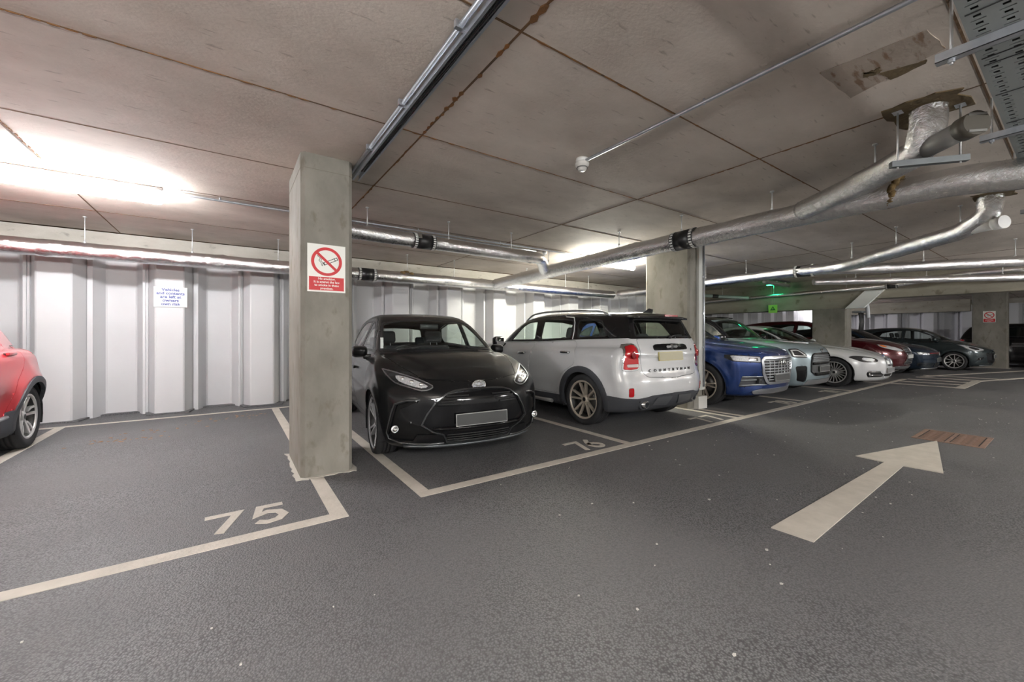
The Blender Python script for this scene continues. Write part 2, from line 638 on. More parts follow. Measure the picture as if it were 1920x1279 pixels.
soffit_patch('repair_patch', [(2.82, 0.9), (3.27, 0.88), (3.12, 0.44), (2.86, 0.46)], M_PATCH, 'cracked rectangular concrete repair patch', 0.004, 0.005, 3)
soffit_patch('rust_stain', [(3.02, 0.76), (3.09, 0.76), (3.09, 0.69), (3.03, 0.69)], M_EARTH, 'brown rust spot on the repair patch', 0.006, 0.012, 4)
soffit_patch('rust_stain', [(3.10, 0.70), (3.24, 0.68), (3.20, 0.52), (3.17, 0.52)], M_EARTH, 'rusty crack on the repair patch', 0.0055, 0.006, 9)
soffit_patch('broken_edge', [(3.64, 0.80), (4.1, 0.80), (4.02, 0.45), (3.66, 0.46)], M_EARTH, 'broken brown concrete round the foil riser', 0.007, 0.03, 5)
soffit_patch('broken_edge', [(6.68, 0.74), (7.0, 0.74), (6.98, 0.44), (6.70, 0.46)], M_EARTH, 'broken concrete round the far foil riser', 0.007, 0.02, 6)

M_RUST = concrete('rust_bloom', (0.33, 0.15, 0.05), (0.20, 0.11, 0.055), 9, (1, 1, 1), 0.95, 0.8)
rs = random.Random(21)


def rust_run(x0, y0, x1, y1, w, n, label):
    """A broken line of rust bleeding from a joint."""
    mb = MB()
    a, b = Vector((x0, y0)), Vector((x1, y1))
    t = (b - a).normalized()
    nn = Vector((-t.y, t.x))
    for k in range(n):
        if rs.random() < 0.25:
            continue
        p = a.lerp(b, (k + rs.uniform(0, 0.3)) / n)
        q = a.lerp(b, (k + rs.uniform(0.7, 1.1)) / n)
        ww = w * rs.uniform(0.25, 1.0)
        o_ = nn * rs.uniform(-0.3, 0.3) * w
        mb.prism([tuple(p + o_ - nn * ww * 0.3), tuple(p.lerp(q, 0.5) + o_ - nn * ww * 0.6), tuple(q + o_ - nn * ww * 0.2), tuple(q + o_ + nn * ww * 0.2), tuple(p.lerp(q, 0.4) + o_ + nn * ww * 0.6), tuple(p + o_ + nn * ww * 0.25)], CEIL - 0.0035, CEIL + 0.01)
    o = mb.obj('rust_stain', M_RUST, ceil)
    o['label'] = label
    o['kind'] = 'stuff'


rust_run(1.2, 0.4, 1.2, 2.9, 0.035, 34, 'rust bleeding from the long joint above the dark grey hatchback')
rust_run(1.2, 2.9, 1.2, 5.2, 0.018, 22, 'thin rust along the joint behind the first column')
rust_run(-1.0, 2.92, 0.6, 2.92, 0.014, 26, 'rust along the joint above the empty bay')
rust_run(0.95, 2.92, 1.5, 2.92, 0.02, 7, 'rust at the crossing of two joints')
rust_run(1.3, 1.64, 4.9, 1.64, 0.012, 30, 'rust along the joint over the aisle')
rust_run(1.5, 2.92, 3.7, 2.92, 0.010, 22, 'rust along the joint over the dark grey hatchback')
rust_run(3.77, 0.6, 3.77, 2.9, 0.014, 26, 'rust along the joint near the repair patch')
rust_run(-1.35, 4.4, -1.35, 5.4, 0.014, 12, 'rust along the joint by the tube light')

# ---------------------------------------------------------------- walls
wall_back = empty('wall_back', (0, 0, 0), kind='structure', label='white painted steel sheet pile wall behind the bays')


def pile_mesh(front, h):
    """One U-shaped sheet pile, 0.6 wide; front pans bulge towards the room (-Y)."""
    s = -1 if front else 1
    half = [(-0.325, 0.0), (-0.30, 0.0), (-0.298, s * -0.022), (-0.268, s * -0.022), (-0.262, s * 0.0), (-0.175, s * 0.205), (-0.155, s * 0.215)]
    pts = half + [(-x, y) for x, y in half[::-1]]
    t = 0.012
    mb = MB()
    rings = [[(x, y, 0), (x, y, h), (x, y + t, h), (x, y + t, 0)] for x, y in pts]
    mb.loft(rings, True, True, False)
    return mb.mesh('sheet_pile', M_PILE)


PF, PB = pile_mesh(True, 2.5), pile_mesh(False, 2.5)
u0 = -0.765
for k in range(-14, 47):
    o = link('sheet_pile', PF if k % 2 == 0 else PB, wall_back)
    o.location = (u0 + 0.6 * k, 8.225 + random.uniform(-0.006, 0.006), -0.05)
o = MB().box(X0 - 0.4, X1, 8.40, 8.62, 2.44, CEIL).obj('capping_beam', M_CAPB, wall_back)
o['label'] = 'rough concrete capping beam above the sheet piles'
MB().box(X0 - 0.4, X1, 8.55, 8.62, 0, 2.5).obj('backing', M_CAPB, wall_back)
# ragged asphalt fillet where floor meets the piles
random.seed(2)
fb = MB()
prev = None
xk = -9.0
pts = []
while xk < 14:
    ph = ((xk - u0) % 1.2)
    front = ph < 0.3 or ph > 0.9
    pts.append((xk, (7.98 if front else 8.36) - random.uniform(0.015, 0.05)))
    xk += 0.07
fb.prism([(p[0], p[1]) for p in pts] + [(14, 8.5), (-9, 8.5)], -0.01, 0.02)
fb.obj('asphalt_fillet', M_ASPH, floor)

wall_far = empty('wall_far', (26.3, 0, 0), kind='structure', label='far white sheet pile wall beyond the last cars')
for k in range(-6, 9):
    o = link('sheet_pile', PF if k % 2 == 0 else PB, wall_far)
    o.location = (0, 0.6 * k + 3.0, 0)
    o.rotation_euler = (0, 0, -PI / 2)
MB().box(0.25, 0.5, Y0, 8.6, 0, CEIL).obj('backing', M_CAPB, wall_far)
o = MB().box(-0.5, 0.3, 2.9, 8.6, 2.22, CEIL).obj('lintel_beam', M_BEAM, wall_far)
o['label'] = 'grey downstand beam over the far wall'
tag(MB().box(X0 - 0.4, X0, Y0, Y1, 0, CEIL).obj('wall_left', mat('plain_white_wall', (0.72, 0.72, 0.71), 0.6, noise=(1, 0.4, (0.6, 0.6, 0.58)))), kind='structure')
tag(MB().box(X0, X1, Y0 - 0.4, Y0, 0, CEIL).obj('wall_front', MATS['plain_white_wall']), kind='structure')


# ---------------------------------------------------------------- columns and beam
def column(x0, x1, y0, y1, label, ch=0.03, z1=CEIL):
    poly = [(x0 + ch, y0), (x1 - ch, y0), (x1, y0 + ch), (x1, y1 - ch), (x1 - ch, y1), (x0 + ch, y1), (x0, y1 - ch), (x0, y0 + ch)]
    c = MB().prism(poly, 0, z1).obj('column', M_COL)
    tag(c, label, kind='structure')
    e = 0.002
    p2 = [(x + (e if x > (x0 + x1) / 2 else -e), y + (e if y > (y0 + y1) / 2 else -e)) for x, y in poly]
    o = MB().prism(p2, z1 - 0.13, z1 - 0.127).obj('joint_line', mat('joint_line', (0.2, 0.18, 0.14), 0.9), c)
    random.seed(int(x0 * 10) + 7)
    ring = [(x0 - 0.03, y0 - 0.03), (x1 + 0.03, y0 - 0.03), (x1 + 0.03, y1 + 0.03), (x0 - 0.03, y1 + 0.03)]
    o = MB().prism(ragged(ring, 0.02, 3, 12), 0, 0.006).obj('mortar_edge', mat('mortar', (0.5, 0.48, 0.43), 0.9), c)
    o.location = (0, 0, 0)
    return c


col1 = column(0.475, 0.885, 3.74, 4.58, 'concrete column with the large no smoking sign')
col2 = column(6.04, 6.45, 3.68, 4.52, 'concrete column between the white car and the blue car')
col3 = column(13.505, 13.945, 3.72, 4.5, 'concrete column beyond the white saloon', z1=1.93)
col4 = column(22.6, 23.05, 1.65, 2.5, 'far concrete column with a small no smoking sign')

# beam over the far bays with a haunch at the column
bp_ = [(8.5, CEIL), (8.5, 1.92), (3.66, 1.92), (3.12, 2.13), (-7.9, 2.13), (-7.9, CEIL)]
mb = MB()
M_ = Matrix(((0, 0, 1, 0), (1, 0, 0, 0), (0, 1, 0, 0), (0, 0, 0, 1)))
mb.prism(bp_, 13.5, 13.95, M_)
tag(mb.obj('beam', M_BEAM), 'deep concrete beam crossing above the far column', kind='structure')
hm = MB()
hm.prism([(3.72, 1.90), (3.34, 1.90), (2.93, 2.34), (3.31, 2.34)], 13.40, 13.52, M_)
o = hm.obj('haunch', mat('haunch_paint', (0.80, 0.82, 0.78), 0.6), bpy.data.objects['beam'])
o['label'] = 'pale sloping bracket face'
# ---------------------------------------------------------------- lamps
M_TUBE = mat('lit_diffuser', (0.9, 0.9, 0.9), 0.4, emit=(0.97, 0.98, 1.0), estr=LAMP_POWER)
M_TUBE2 = mat('lit_diffuser_warm', (0.9, 0.9, 0.9), 0.4, emit=(1.0, 0.985, 0.86), estr=LAMP_POWER * 1.7)
M_TUBE0 = mat('unlit_diffuser', (0.55, 0.55, 0.52), 0.4)
M_LBODY = mat('lamp_body', (0.16, 0.16, 0.165), 0.5)


def tube_light(x, y, label, m=M_TUBE, ln=1.55, along='x'):
    t = empty('tube_light', (x, y, CEIL), 0 if along == 'x' else PI / 2, label, 'light', 'ceiling tube lights')
    bm_obj('housing', rbox(-ln / 2, ln / 2, -0.05, 0.05, -0.035, 0.0, 0.008), M_LBODY, t)
    seg = 20
    rings = []
    for s, k in ((-1, 0.5), (-0.985, 0.85), (-0.955, 1), (0, 1), (0.955, 1), (0.985, 0.85), (1, 0.5)):
        rings.append([(s * ln / 2, 0.056 * k * math.cos(2 * PI * i / seg), -0.118 + 0.050 * k * math.sin(2 * PI * i / seg)) for i in range(seg)])
    MB().loft(rings, True, True, True).obj('diffuser', m, t)
    MB().box(-ln / 2 + 0.03, ln / 2 - 0.03, -0.057, 0.057, -0.121, -0.117).obj('seam', M_WHITEPL, t)
    for sx in (-0.55, 0.0, 0.55):
        MB().box(sx - 0.012, sx + 0.012, -0.02, 0.02, -0.075, -0.03).obj('clip', M_WHITEPL, t)
    return t


tube_light(-1.36, 5.56, 'lit tube light above the empty bay by the red car')
tube_light(6.2, 5.5, 'lit tube light behind the silver pipe, above the white car', M_TUBE2)
tube_light(12.4, 4.95, 'unlit tube light next to the green sign', M_TUBE0)
tube_light(23.3, 7.4, 'added tube light brightening the far wall from the corner, hidden by the beam', mat('added_diffuser_far', (0.9, 0.9, 0.9), 0.4, emit=(0.93, 0.92, 1.0), estr=LAMP_POWER * 0.5), along='x')  # added to light the far wall, placed out of sight
tube_light(-7.5, 5.5, 'lit tube light over the bays beyond the red car', M_TUBE)
M_FILL_TUBE = mat('added_bare_tube', (0.9, 0.9, 0.9), 0.4, emit=(1.0, 0.99, 0.97), estr=AISLE_FILL_POWER)


def added_hung_light(x, y, label, drop=0.58, ln=1.5):
    """Added fill lamp, out of view: bare twin-socket batten on two rods, shining up as well as down."""
    t = empty('added_tube_light', (x, y, CEIL), 0, label, 'light', 'bare tube lights added over the aisle, out of view')
    MB().box(-ln / 2, ln / 2, -0.018, 0.018, -drop, -drop + 0.03).obj('batten', M_LBODY, t)
    for s in (-1, 1):
        MB().tube([(s * 0.5, 0, -drop + 0.02), (s * 0.5, 0, 0)], 0.005, 8).obj('rod', M_GALV, t)
        MB().box(s * ln / 2 - 0.015, s * ln / 2 + 0.015, -0.02, 0.02, -drop - 0.07, -drop + 0.03).obj('socket', M_WHITEPL, t)
    MB().tube([(-ln / 2, 0, -drop - 0.05), (ln / 2, 0, -drop - 0.05)], 0.019, 14).obj('tube', M_FILL_TUBE, t)
    return t


_row = ('first', 'second', 'third', 'fourth', 'fifth', 'sixth')
for k, (x, y) in enumerate(((-5.6, -1.0), (-1.0, -1.0), (2.6, -3.4), (7.6, -3.2), (12.8, -3.0), (18.4, -3.0))):  # added lamps, out of view, lifting the brightness of ceiling and floor
    added_hung_light(x, y, _row[k] + ' bare tube light added over the aisle, out of view')

# ---------------------------------------------------------------- foil wrapped pipes
def foil_mat():
    m = bpy.data.materials.new('foil_wrap')
    m.use_nodes = True
    nt = m.node_tree
    b = nt.nodes['Principled BSDF']
    b.inputs['Base Color'].default_value = (0.80, 0.80, 0.80, 1)
    b.inputs['Metallic'].default_value = 1.0
    geo = nt.nodes.new('ShaderNodeNewGeometry')
    n1 = nt.nodes.new('ShaderNodeTexNoise')
    n1.inputs['Scale'].default_value = 21
    n1.inputs['Detail'].default_value = 7
    n1.inputs['Roughness'].default_value = 0.62
    n1.inputs['Distortion'].default_value = 1.6
    n2 = nt.nodes.new('ShaderNodeTexNoise')
    n2.inputs['Scale'].default_value = 4
    nt.links.new(geo.outputs['Position'], n1.inputs['Vector'])
    nt.links.new(geo.outputs['Position'], n2.inputs['Vector'])
    bp = nt.nodes.new('ShaderNodeBump')
    bp.inputs['Strength'].default_value = 0.8
    bp.inputs['Distance'].default_value = 0.011
    nt.links.new(n1.outputs[0], bp.inputs['Height'])
    nt.links.new(bp.outputs[0], b.inputs['Normal'])
    mr = nt.nodes.new('ShaderNodeMapRange')
    mr.inputs[1].default_value = 0.35
    mr.inputs[2].default_value = 0.65
    mr.inputs[3].default_value = 0.07
    mr.inputs[4].default_value = 0.20
    nt.links.new(n2.outputs[0], mr.inputs[0])
    nt.links.new(mr.outputs[0], b.inputs['Roughness'])
    MATS['foil'] = m
    return m


M_FOIL = foil_mat()
M_BAND = mat('black_band', (0.012, 0.012, 0.013), 0.35)
M_BANDW = mat('band_marking', (0.75, 0.75, 0.72), 0.5)
M_ROD = mat('hanger_rod', (0.66, 0.66, 0.66), 0.4, 0.6)
M_WOOL = concrete('torn_insulation', (0.24, 0.16, 0.07), (0.10, 0.065, 0.03), 30, (1, 1, 1), 0.95, 1.0)


def smooth_path(pts, rad, n=6):
    """Round the corners of a polyline."""
    P = [Vector(p) for p in pts]
    out = [P[0]]
    for i in range(1, len(P) - 1):
        a, b, c = P[i - 1], P[i], P[i + 1]
        r = min(rad, (b - a).length * 0.45, (c - b).length * 0.45)
        p, q = b + (a - b).normalized() * r, b + (c - b).normalized() * r
        for k in range(n + 1):
            t = k / n
            out.append(p * (1 - t) ** 2 + b * 2 * t * (1 - t) + q * t * t)
    out.append(P[-1])
    return out


def resample(P, step):
    out = [P[0]]
    for a, b in zip(P[:-1], P[1:]):
        n = max(1, int((b - a).length / step))
        for k in range(1, n + 1):
            out.append(a.lerp(b, k / n))
    return out


def foil_pipe(parent, name, pts, r, seed, bend=0.18, step=0.032, seg=26, jit=0.03, seams=0.9):
    """Foil wrapped tube: creased skin, tape seams, crumpled patches near the seams and bends."""
    rnd = random.Random(seed)
    P = resample(smooth_path(pts, bend), step)
    rr, crum = [], []
    ph = rnd.uniform(0, seams)
    d = 0.0
    walk = 0.0
    for i, p in enumerate(P):
        if i:
            d += (p - P[i - 1]).length
        walk = walk * 0.85 + rnd.uniform(-1, 1) * jit * 0.25
        k = 1 + walk
        s = (d + ph) % seams
        if s < 0.055:
            k += 0.04
        rr.append(r * k)
        crum.append(0.017 + 0.08 * math.exp(-((min(s, seams - s)) / 0.07) ** 2) + 0.02 * max(0.0, math.sin(d * 5.3 + seed)) ** 3)
    mb = MB()
    mb.tube(P, rr, seg)
    w = [rnd.uniform(-1, 1) for _ in range(len(mb.v))]
    n = len(P)
    for i in range(n):
        c = P[i]
        for k in range(seg):
            j = i * seg + k
            # creases run a little way along the pipe: blend with the previous ring
            q = w[j] * 0.6 + (w[j - seg] * 0.7 if i else 0)
            w[j] = q if i else w[j]
            v = Vector(mb.v[j])
            mb.v[j] = tuple(c + (v - c) * (1 + crum[i] * q))
    return mb.obj(name, M_FOIL, parent)


def band(parent, c, axis, r, w=0.16):
    """Black pipe marker with a white toothed edge on each side."""
    ax = Vector(axis).normalized()
    c = Vector(c)
    b = MB().tube([c - ax * w / 2, c + ax * w / 2], r * 1.05, 28).obj('pipe_band', M_BAND, parent)
    for s in (-1, 1):
        MB().tube([c + ax * s * w * 0.5, c + ax * s * w * 0.78], r * 1.06, 28).obj('band_edge', M_BAND, b)
        e = c + ax * s * w * 0.64
        up = Vector((0, 0, 1))
        side = ax.cross(up).normalized()
        mb = MB()
        for k in range(22):
            a = 2 * PI * k / 22
            rad = side * math.cos(a) + up * math.sin(a)
            tan = side * -math.sin(a) + up * math.cos(a)
            q = e + rad * r * 1.062
            vs = [q - ax * w * 0.09 - tan * r * 0.085, q + ax * w * 0.09 - tan * r * 0.085, q + ax * w * 0.09 + tan * r * 0.085, q - ax * w * 0.09 + tan * r * 0.085]
            vs += [v + rad * 0.002 for v in vs]
            mb.add(vs, [(0, 1, 2, 3), (7, 6, 5, 4), (0, 4, 5, 1), (1, 5, 6, 2), (2, 6, 7, 3), (3, 7, 4, 0)])
        mb.obj('band_teeth', M_BANDW, b)
    return b


def rod(parent, x, y, z, r=0.006):
    mb = MB()
    mb.tube([(x, y, z - 0.03), (x, y, CEIL - 0.004)], r, 8)
    mb.tube([(x, y, CEIL - 0.012), (x, y, CEIL)], r * 3.2, 10)
    mb.tube([(x, y, z - 0.005), (x, y, z + 0.02)], r * 2.2, 8)
    return mb.obj('hanger_rod', M_ROD, parent)


# along the white wall
d = empty('foil_pipe', (0, 7.55, 2.31), label='long foil wrapped pipe along the white wall', cat='pipe', group='foil wrapped pipes')
d.location = (0, 0, 0)
foil_pipe(d, 'pipe_run', [(-9, 7.43, 2.285), (8.52, 7.43, 2.285)], 0.105, 1)
band(d, (2.0, 7.43, 2.285), (1, 0, 0), 0.107, 0.2)
for x in (-2.65, -1.55, -0.46, 0.62, 1.7, 2.75, 3.74, 5.6, 6.8, 7.6):
    rod(d, x, 7.43, 2.39)
t = MB()
random.seed(8)
for i in range(9):
    x, a = 2.72 + random.uniform(-0.09, 0.09), random.uniform(0.2, 2.9)
    t.ball((x, 7.43 - 0.1 * math.cos(a), 2.285 + 0.1 * math.sin(a)), 0.05, 0.03, 0.035, 5, 7)
t.obj('torn_insulation', M_WOOL, d)

# main pipe crossing the bay
d = empty('foil_pipe', (0, 0, 0), label='thick foil pipe crossing above the white car towards the viewer', cat='pipe', group='foil wrapped pipes')
foil_pipe(d, 'pipe_run', [(4.72, 7.36, 2.30), (4.72, 4.0, 2.39), (4.72, 1.2, 2.42), (4.72, 0.6, 2.425), (4.72, 0.25, 2.365), (4.72, -0.5, 2.355), (4.72, -6.0, 2.355)], 0.112, 2, 0.3)
d1 = d
d2 = empty('foil_pipe', (0, 0, 0), label='foil branch pipe rising into the broken ceiling hole with a capped stub', cat='pipe', group='foil wrapped pipes')
foil_pipe(d2, 'pipe_run', [(4.64, 1.62, 2.43), (4.25, 1.05, 2.45), (3.90, 0.66, 2.47), (3.86, 0.62, 2.60), (3.86, 0.62, 2.76)], 0.095, 3, 0.12)
band(d, (4.72, 2.93, 2.405), (0, 1, -0.02), 0.115, 0.2)
for y in (5.6, 3.99, 2.98, 1.93):
    rod(d, 4.72, y, 2.53)
rod(d2, 4.23, 0.98, 2.53)
mb = MB()
random.seed(4)
for i in range(26):
    a = -2.4 + i * 0.15
    mb.ball((4.72 - 0.112 * math.cos(a * 0.8), 1.02 - 0.1 * i / 26 + random.uniform(-0.012, 0.012), 2.44 + 0.112 * math.sin(a * 0.8)), 0.016, 0.03, 0.022, 4, 6)
mb.obj('torn_insulation', M_WOOL, d)
cp = MB().tube([(3.90, 0.66, 2.465), (3.66, 0.40, 2.465)], 0.062, 24).obj('pipe_stub', mat('grey_pvc', (0.22, 0.215, 0.20), 0.5), d2)
MB().tube([(3.70, 0.445, 2.465), (3.64, 0.38, 2.465)], 0.072, 24).obj('end_cap', mat('brown_cap', (0.07, 0.06, 0.045), 0.5), cp)
for s in (-1, 1):
    MB().box(-0.045, 0.045, -0.007, 0.007, -0.002, 0.006, frame_matrix((3.64, 0.38, 2.465 + s * 0.05), (1, -1, 0), (0, 0, 1))).obj('cap_rib', MATS['grey_pvc'], cp)

br = empty('pipe_bracket', (3.86, 0.62, 2.37), 0, 'grey channel trapeze under the capped foil riser', 'bracket', 'trapeze brackets')
ang = math.atan2(0.48 - 0.76, 3.98 - 3.75)
bx = MB().box(-0.21, 0.21, -0.02, 0.02, -0.02, 0.02).obj('channel', M_GALVD, br)
bx.rotation_euler = (0, 0, ang)
for s in (-1, 1):
    px, py = s * 0.17 * math.cos(ang), s * 0.17 * math.sin(ang)
    MB().tube([(px, py, -0.03), (px, py, 0.36)], 0.006, 8).obj('rod', M_ROD, br)
    MB().box(px - 0.035, px + 0.035, py - 0.025, py + 0.025, 0.352, 0.358).obj('fixing_plate', M_GALV, br)

# shorter pipe behind the first column
d = empty('foil_pipe', (0, 0, 0), label='foil pipe leading from behind the first column to the thick pipe', cat='pipe', group='foil wrapped pipes')
foil_pipe(d, 'pipe_run', [(0.62, 4.95, 2.72), (0.62, 4.95, 2.42), (4.0, 4.95, 2.40), (4.66, 5.65, 2.36)], 0.088, 4, 0.12)
band(d, (2.05, 4.95, 2.41), (1, 0, 0), 0.09, 0.19)
for x in (1.34, 2.41, 3.44):
    rod(d, x, 4.95, 2.50)

# second system above the blue car
d = empty('foil_pipe', (0, 0, 0), label='foil pipe above the blue car with a branch to a far riser', cat='pipe', group='foil wrapped pipes')
foil_pipe(d, 'pipe_run', [(8.7, 7.36, 2.31), (8.7, 4.0, 2.38), (8.65, 2.4, 2.38), (7.7, 1.5, 2.40), (7.05, 0.84, 2.42), (6.86, 0.62, 2.55), (6.86, 0.62, 2.76)], 0.098, 5, 0.2)
band(d, (8.68, 3.0, 2.38), (0, 1, 0), 0.1, 0.2)
for x, y in ((8.7, 4.9), (8.68, 4.03), (8.44, 2.25), (7.71, 1.56), (7.06, 0.87)):
    rod(d, x, y, 2.47)
cp = MB().tube([(7.0, 0.78, 2.42), (6.86, 0.56, 2.42)], 0.06, 20).obj('pipe_stub', M_WHITEPL, d)
MB().tube([(6.88, 0.59, 2.42), (6.83, 0.52, 2.42)], 0.07, 20).obj('end_cap', M_WHITEPL, cp)
foil_pipe(d, 'branch', [(8.66, 2.9, 2.38), (9.2, 2.2, 2.36), (10.2, 0.7, 2.37), (11.2, -0.8, 2.38)], 0.085, 6, 0.3)
for x, y in ((9.6, 1.6), (10.22, 0.67)):
    rod(d, x, y, 2.45)

d = empty('foil_pipe', (0, 0, 0), label='lower foil pipe running straight across the far bays', cat='pipe', group='foil wrapped pipes')
foil_pipe(d, 'pipe_run', [(10.45, 3.45, 2.36), (12.8, 1.0, 2.36), (15.0, -1.3, 2.36)], 0.07, 7, 0.3, jit=0.02)
for x, y in ((11.0, 2.87), (11.9, 1.94), (12.8, 1.0)):
    rod(d, x, y, 2.43)
d = empty('foil_pipe', (0, 0, 0), label='thin foil pipe running along the deep beam', cat='pipe', group='foil wrapped pipes')
foil_pipe(d, 'pipe_run', [(13.1, 8.0, 2.30), (13.1, 5.9, 2.33), (13.05, 2.6, 2.39), (13.02, 1.7, 2.52), (13.0, -2, 2.52)], 0.055, 8, 0.3, jit=0.03)
band(d, (13.05, 2.72, 2.38), (0, 1, 0), 0.057, 0.14)
for y in (6.8, 5.3, 3.6, 2.75):
    rod(d, 13.07, y, 2.42)
d = empty('drain_pipe', (0, 0, 0), label='short dark drain pipe joining the thin foil pipe', cat='pipe')
MB().tube(resample(smooth_path([(12.0, 7.0, 2.44), (13.05, 6.0, 2.33)], 0.1), 0.1), 0.05, 16).obj('pipe_run', mat('grey_green_pipe', (0.24, 0.30, 0.27), 0.5), d)
MB().tube([(12.3, 6.72, 2.41), (12.42, 6.6, 2.40)], 0.056, 16).obj('pipe_band', M_BAND, d)

# ---------------------------------------------------------------- conduits, trays, detector
def conduit(name, pts, r, label, clips=(), cat='conduit'):
    o = empty(name, (0, 0, 0), label=label, cat=cat)
    MB().tube(resample(smooth_path(pts, 0.05), 0.4), r, 12).obj('pipe_run', M_GALV, o)
    for c in clips:
        MB().tube([(c[0], c[1], c[2]), (c[0], c[1], CEIL - 0.008)], r * 0.7, 8).obj('saddle', M_GALV, o)
    return o


conduit('conduit', [(2.5, 2.5, CEIL - 0.03), (2.5, -3.0, CEIL - 0.03)], 0.0125, 'thin bright conduit feeding the smoke detector', [(2.5, 1.42, CEIL - 0.045), (2.5, 0.0, CEIL - 0.045)])
conduit('conduit', [(-0.58, 5.58, CEIL - 0.024), (5.42, 5.52, CEIL - 0.024)], 0.013, 'upper thin conduit linking the tube lights', [(x, 5.5, CEIL - 0.035) for x in (-0.1, 0.6, 2.2, 3.6)])
conduit('conduit', [(0.9, 5.70, CEIL - 0.024), (4.5, 5.70, CEIL - 0.024)], 0.011, 'lower thin conduit running beside the first', [(x, 5.70, CEIL - 0.035) for x in (1.4, 2.9, 4.2)])

sd = empty('smoke_detector', (2.5, 2.52, CEIL), 0, 'white domed smoke detector on the ceiling', 'smoke detector')
MB().lathe([(0.001, -0.0), (0.052, 0.0), (0.055, -0.02), (0.05, -0.035), (0.0, -0.035)], 28).obj('base', M_WHITEPL, sd)
MB().lathe([(0.056, -0.034), (0.060, -0.045), (0.058, -0.062), (0.044, -0.075), (0.041, -0.088), (0.030, -0.105), (0.001, -0.108)], 28).obj('head', mat('aged_plastic', (0.66, 0.64, 0.60), 0.45), sd)
MB().lathe([(0.046, -0.074), (0.048, -0.080), (0.046, -0.086)], 28).obj('vent_ring', mat('vent_dark', (0.15, 0.15, 0.14), 0.6), sd)
sp = empty('sprinkler_head', (4.72, 5.72, CEIL), 0, 'small white sensor beside the thick pipe', 'sensor')
MB().lathe([(0.04, 0), (0.042, -0.03), (0.03, -0.05), (0.02, -0.07), (0.001, -0.072)], 20).obj('housing', M_WHITEPL, sp)
MB().lathe([(0.043, -0.028), (0.044, -0.033), (0.04, -0.035)], 20).obj('seam', M_GALV, sp)

# galvanised trunking on the line of the first column
tr = empty('cable_trunking', (0.97, 0, CEIL - 0.008), 0, 'galvanised cable trunking running from the first column over the viewer', 'trunking')
ch = MB()
ch.box(-0.032, -0.029, -4, 3.98, -0.055, 0).box(0.029, 0.032, -4, 3.98, -0.055, 0).box(-0.032, 0.032, -4, 3.98, -0.004, 0)
ch.box(-0.032, -0.018, -4, 3.98, -0.057, -0.054).box(0.018, 0.032, -4, 3.98, -0.057, -0.054)
ch.obj('channel', M_GALV, tr)
MB().tube([(-0.055, -4, -0.02), (-0.055, 3.9, -0.02)], 0.014, 12).obj('conduit_pipe', M_GALV, tr)
wr = MB()
random.seed(3)
for k in range(3):
    wr.tube([(-0.012 + 0.012 * k + random.uniform(-0.004, 0.004), y * 0.25 - 4, -0.045 + random.uniform(-0.004, 0.004)) for y in range(32)], 0.005, 6)
wr.obj('cables', mat('cable_black', (0.03, 0.03, 0.03), 0.6), tr)
cl = MB().box(-0.085, -0.025, -0.012, 0.012, -0.038, 0).mesh('saddle', M_GALV)
for y in (-0.6, 0.2, 1.0, 1.75, 2.55, 3.3):
    link('saddle', cl, tr).location = (0, y, 0)

# perforated tray at the right
ty = empty('cable_tray', (0, 0, 2.5), 0, 'perforated grey cable tray hung over the aisle', 'cable tray')
M_TRAY = mat('tray_steel', (0.36, 0.385, 0.375), 0.55, 0.2)


def tray_mesh(x0, x1, y0, y1):
    mb = MB()
    row = (y1 - y0) / 8
    x = x0
    k = 0
    while x < x1:
        ln = 0.038 if k % 2 == 0 else 0.03
        for j in range(8):
            yc = y0 + row * (j + 0.5)
            hx, hy = (0.011, 0.011) if k % 2 == 0 else (0.0045, 0.022)
            a = [(x, yc - row / 2), (x + ln, yc - row / 2), (x + ln, yc + row / 2), (x, yc + row / 2)]
            c = x + ln / 2
            b = [(c - hx, yc - hy), (c + hx, yc - hy), (c + hx, yc + hy), (c - hx, yc + hy)]
            vs = [(*p, 0) for p in a] + [(*p, 0) for p in b] + [(*p, 0.004) for p in b]
            fs = []
            for i in range(4):
                n = (i + 1) % 4
                fs += [(i, 4 + i, 4 + n, n), (4 + i, 8 + i, 8 + n, 4 + n)]
            mb.add(vs, fs)
        x += ln
        k += 1
    mb.box(x0, x, y1, y1 + 0.003, 0, 0.05)
    mb.box(x0, x, y0 - 0.003, y0, 0, 0.05)
    return mb


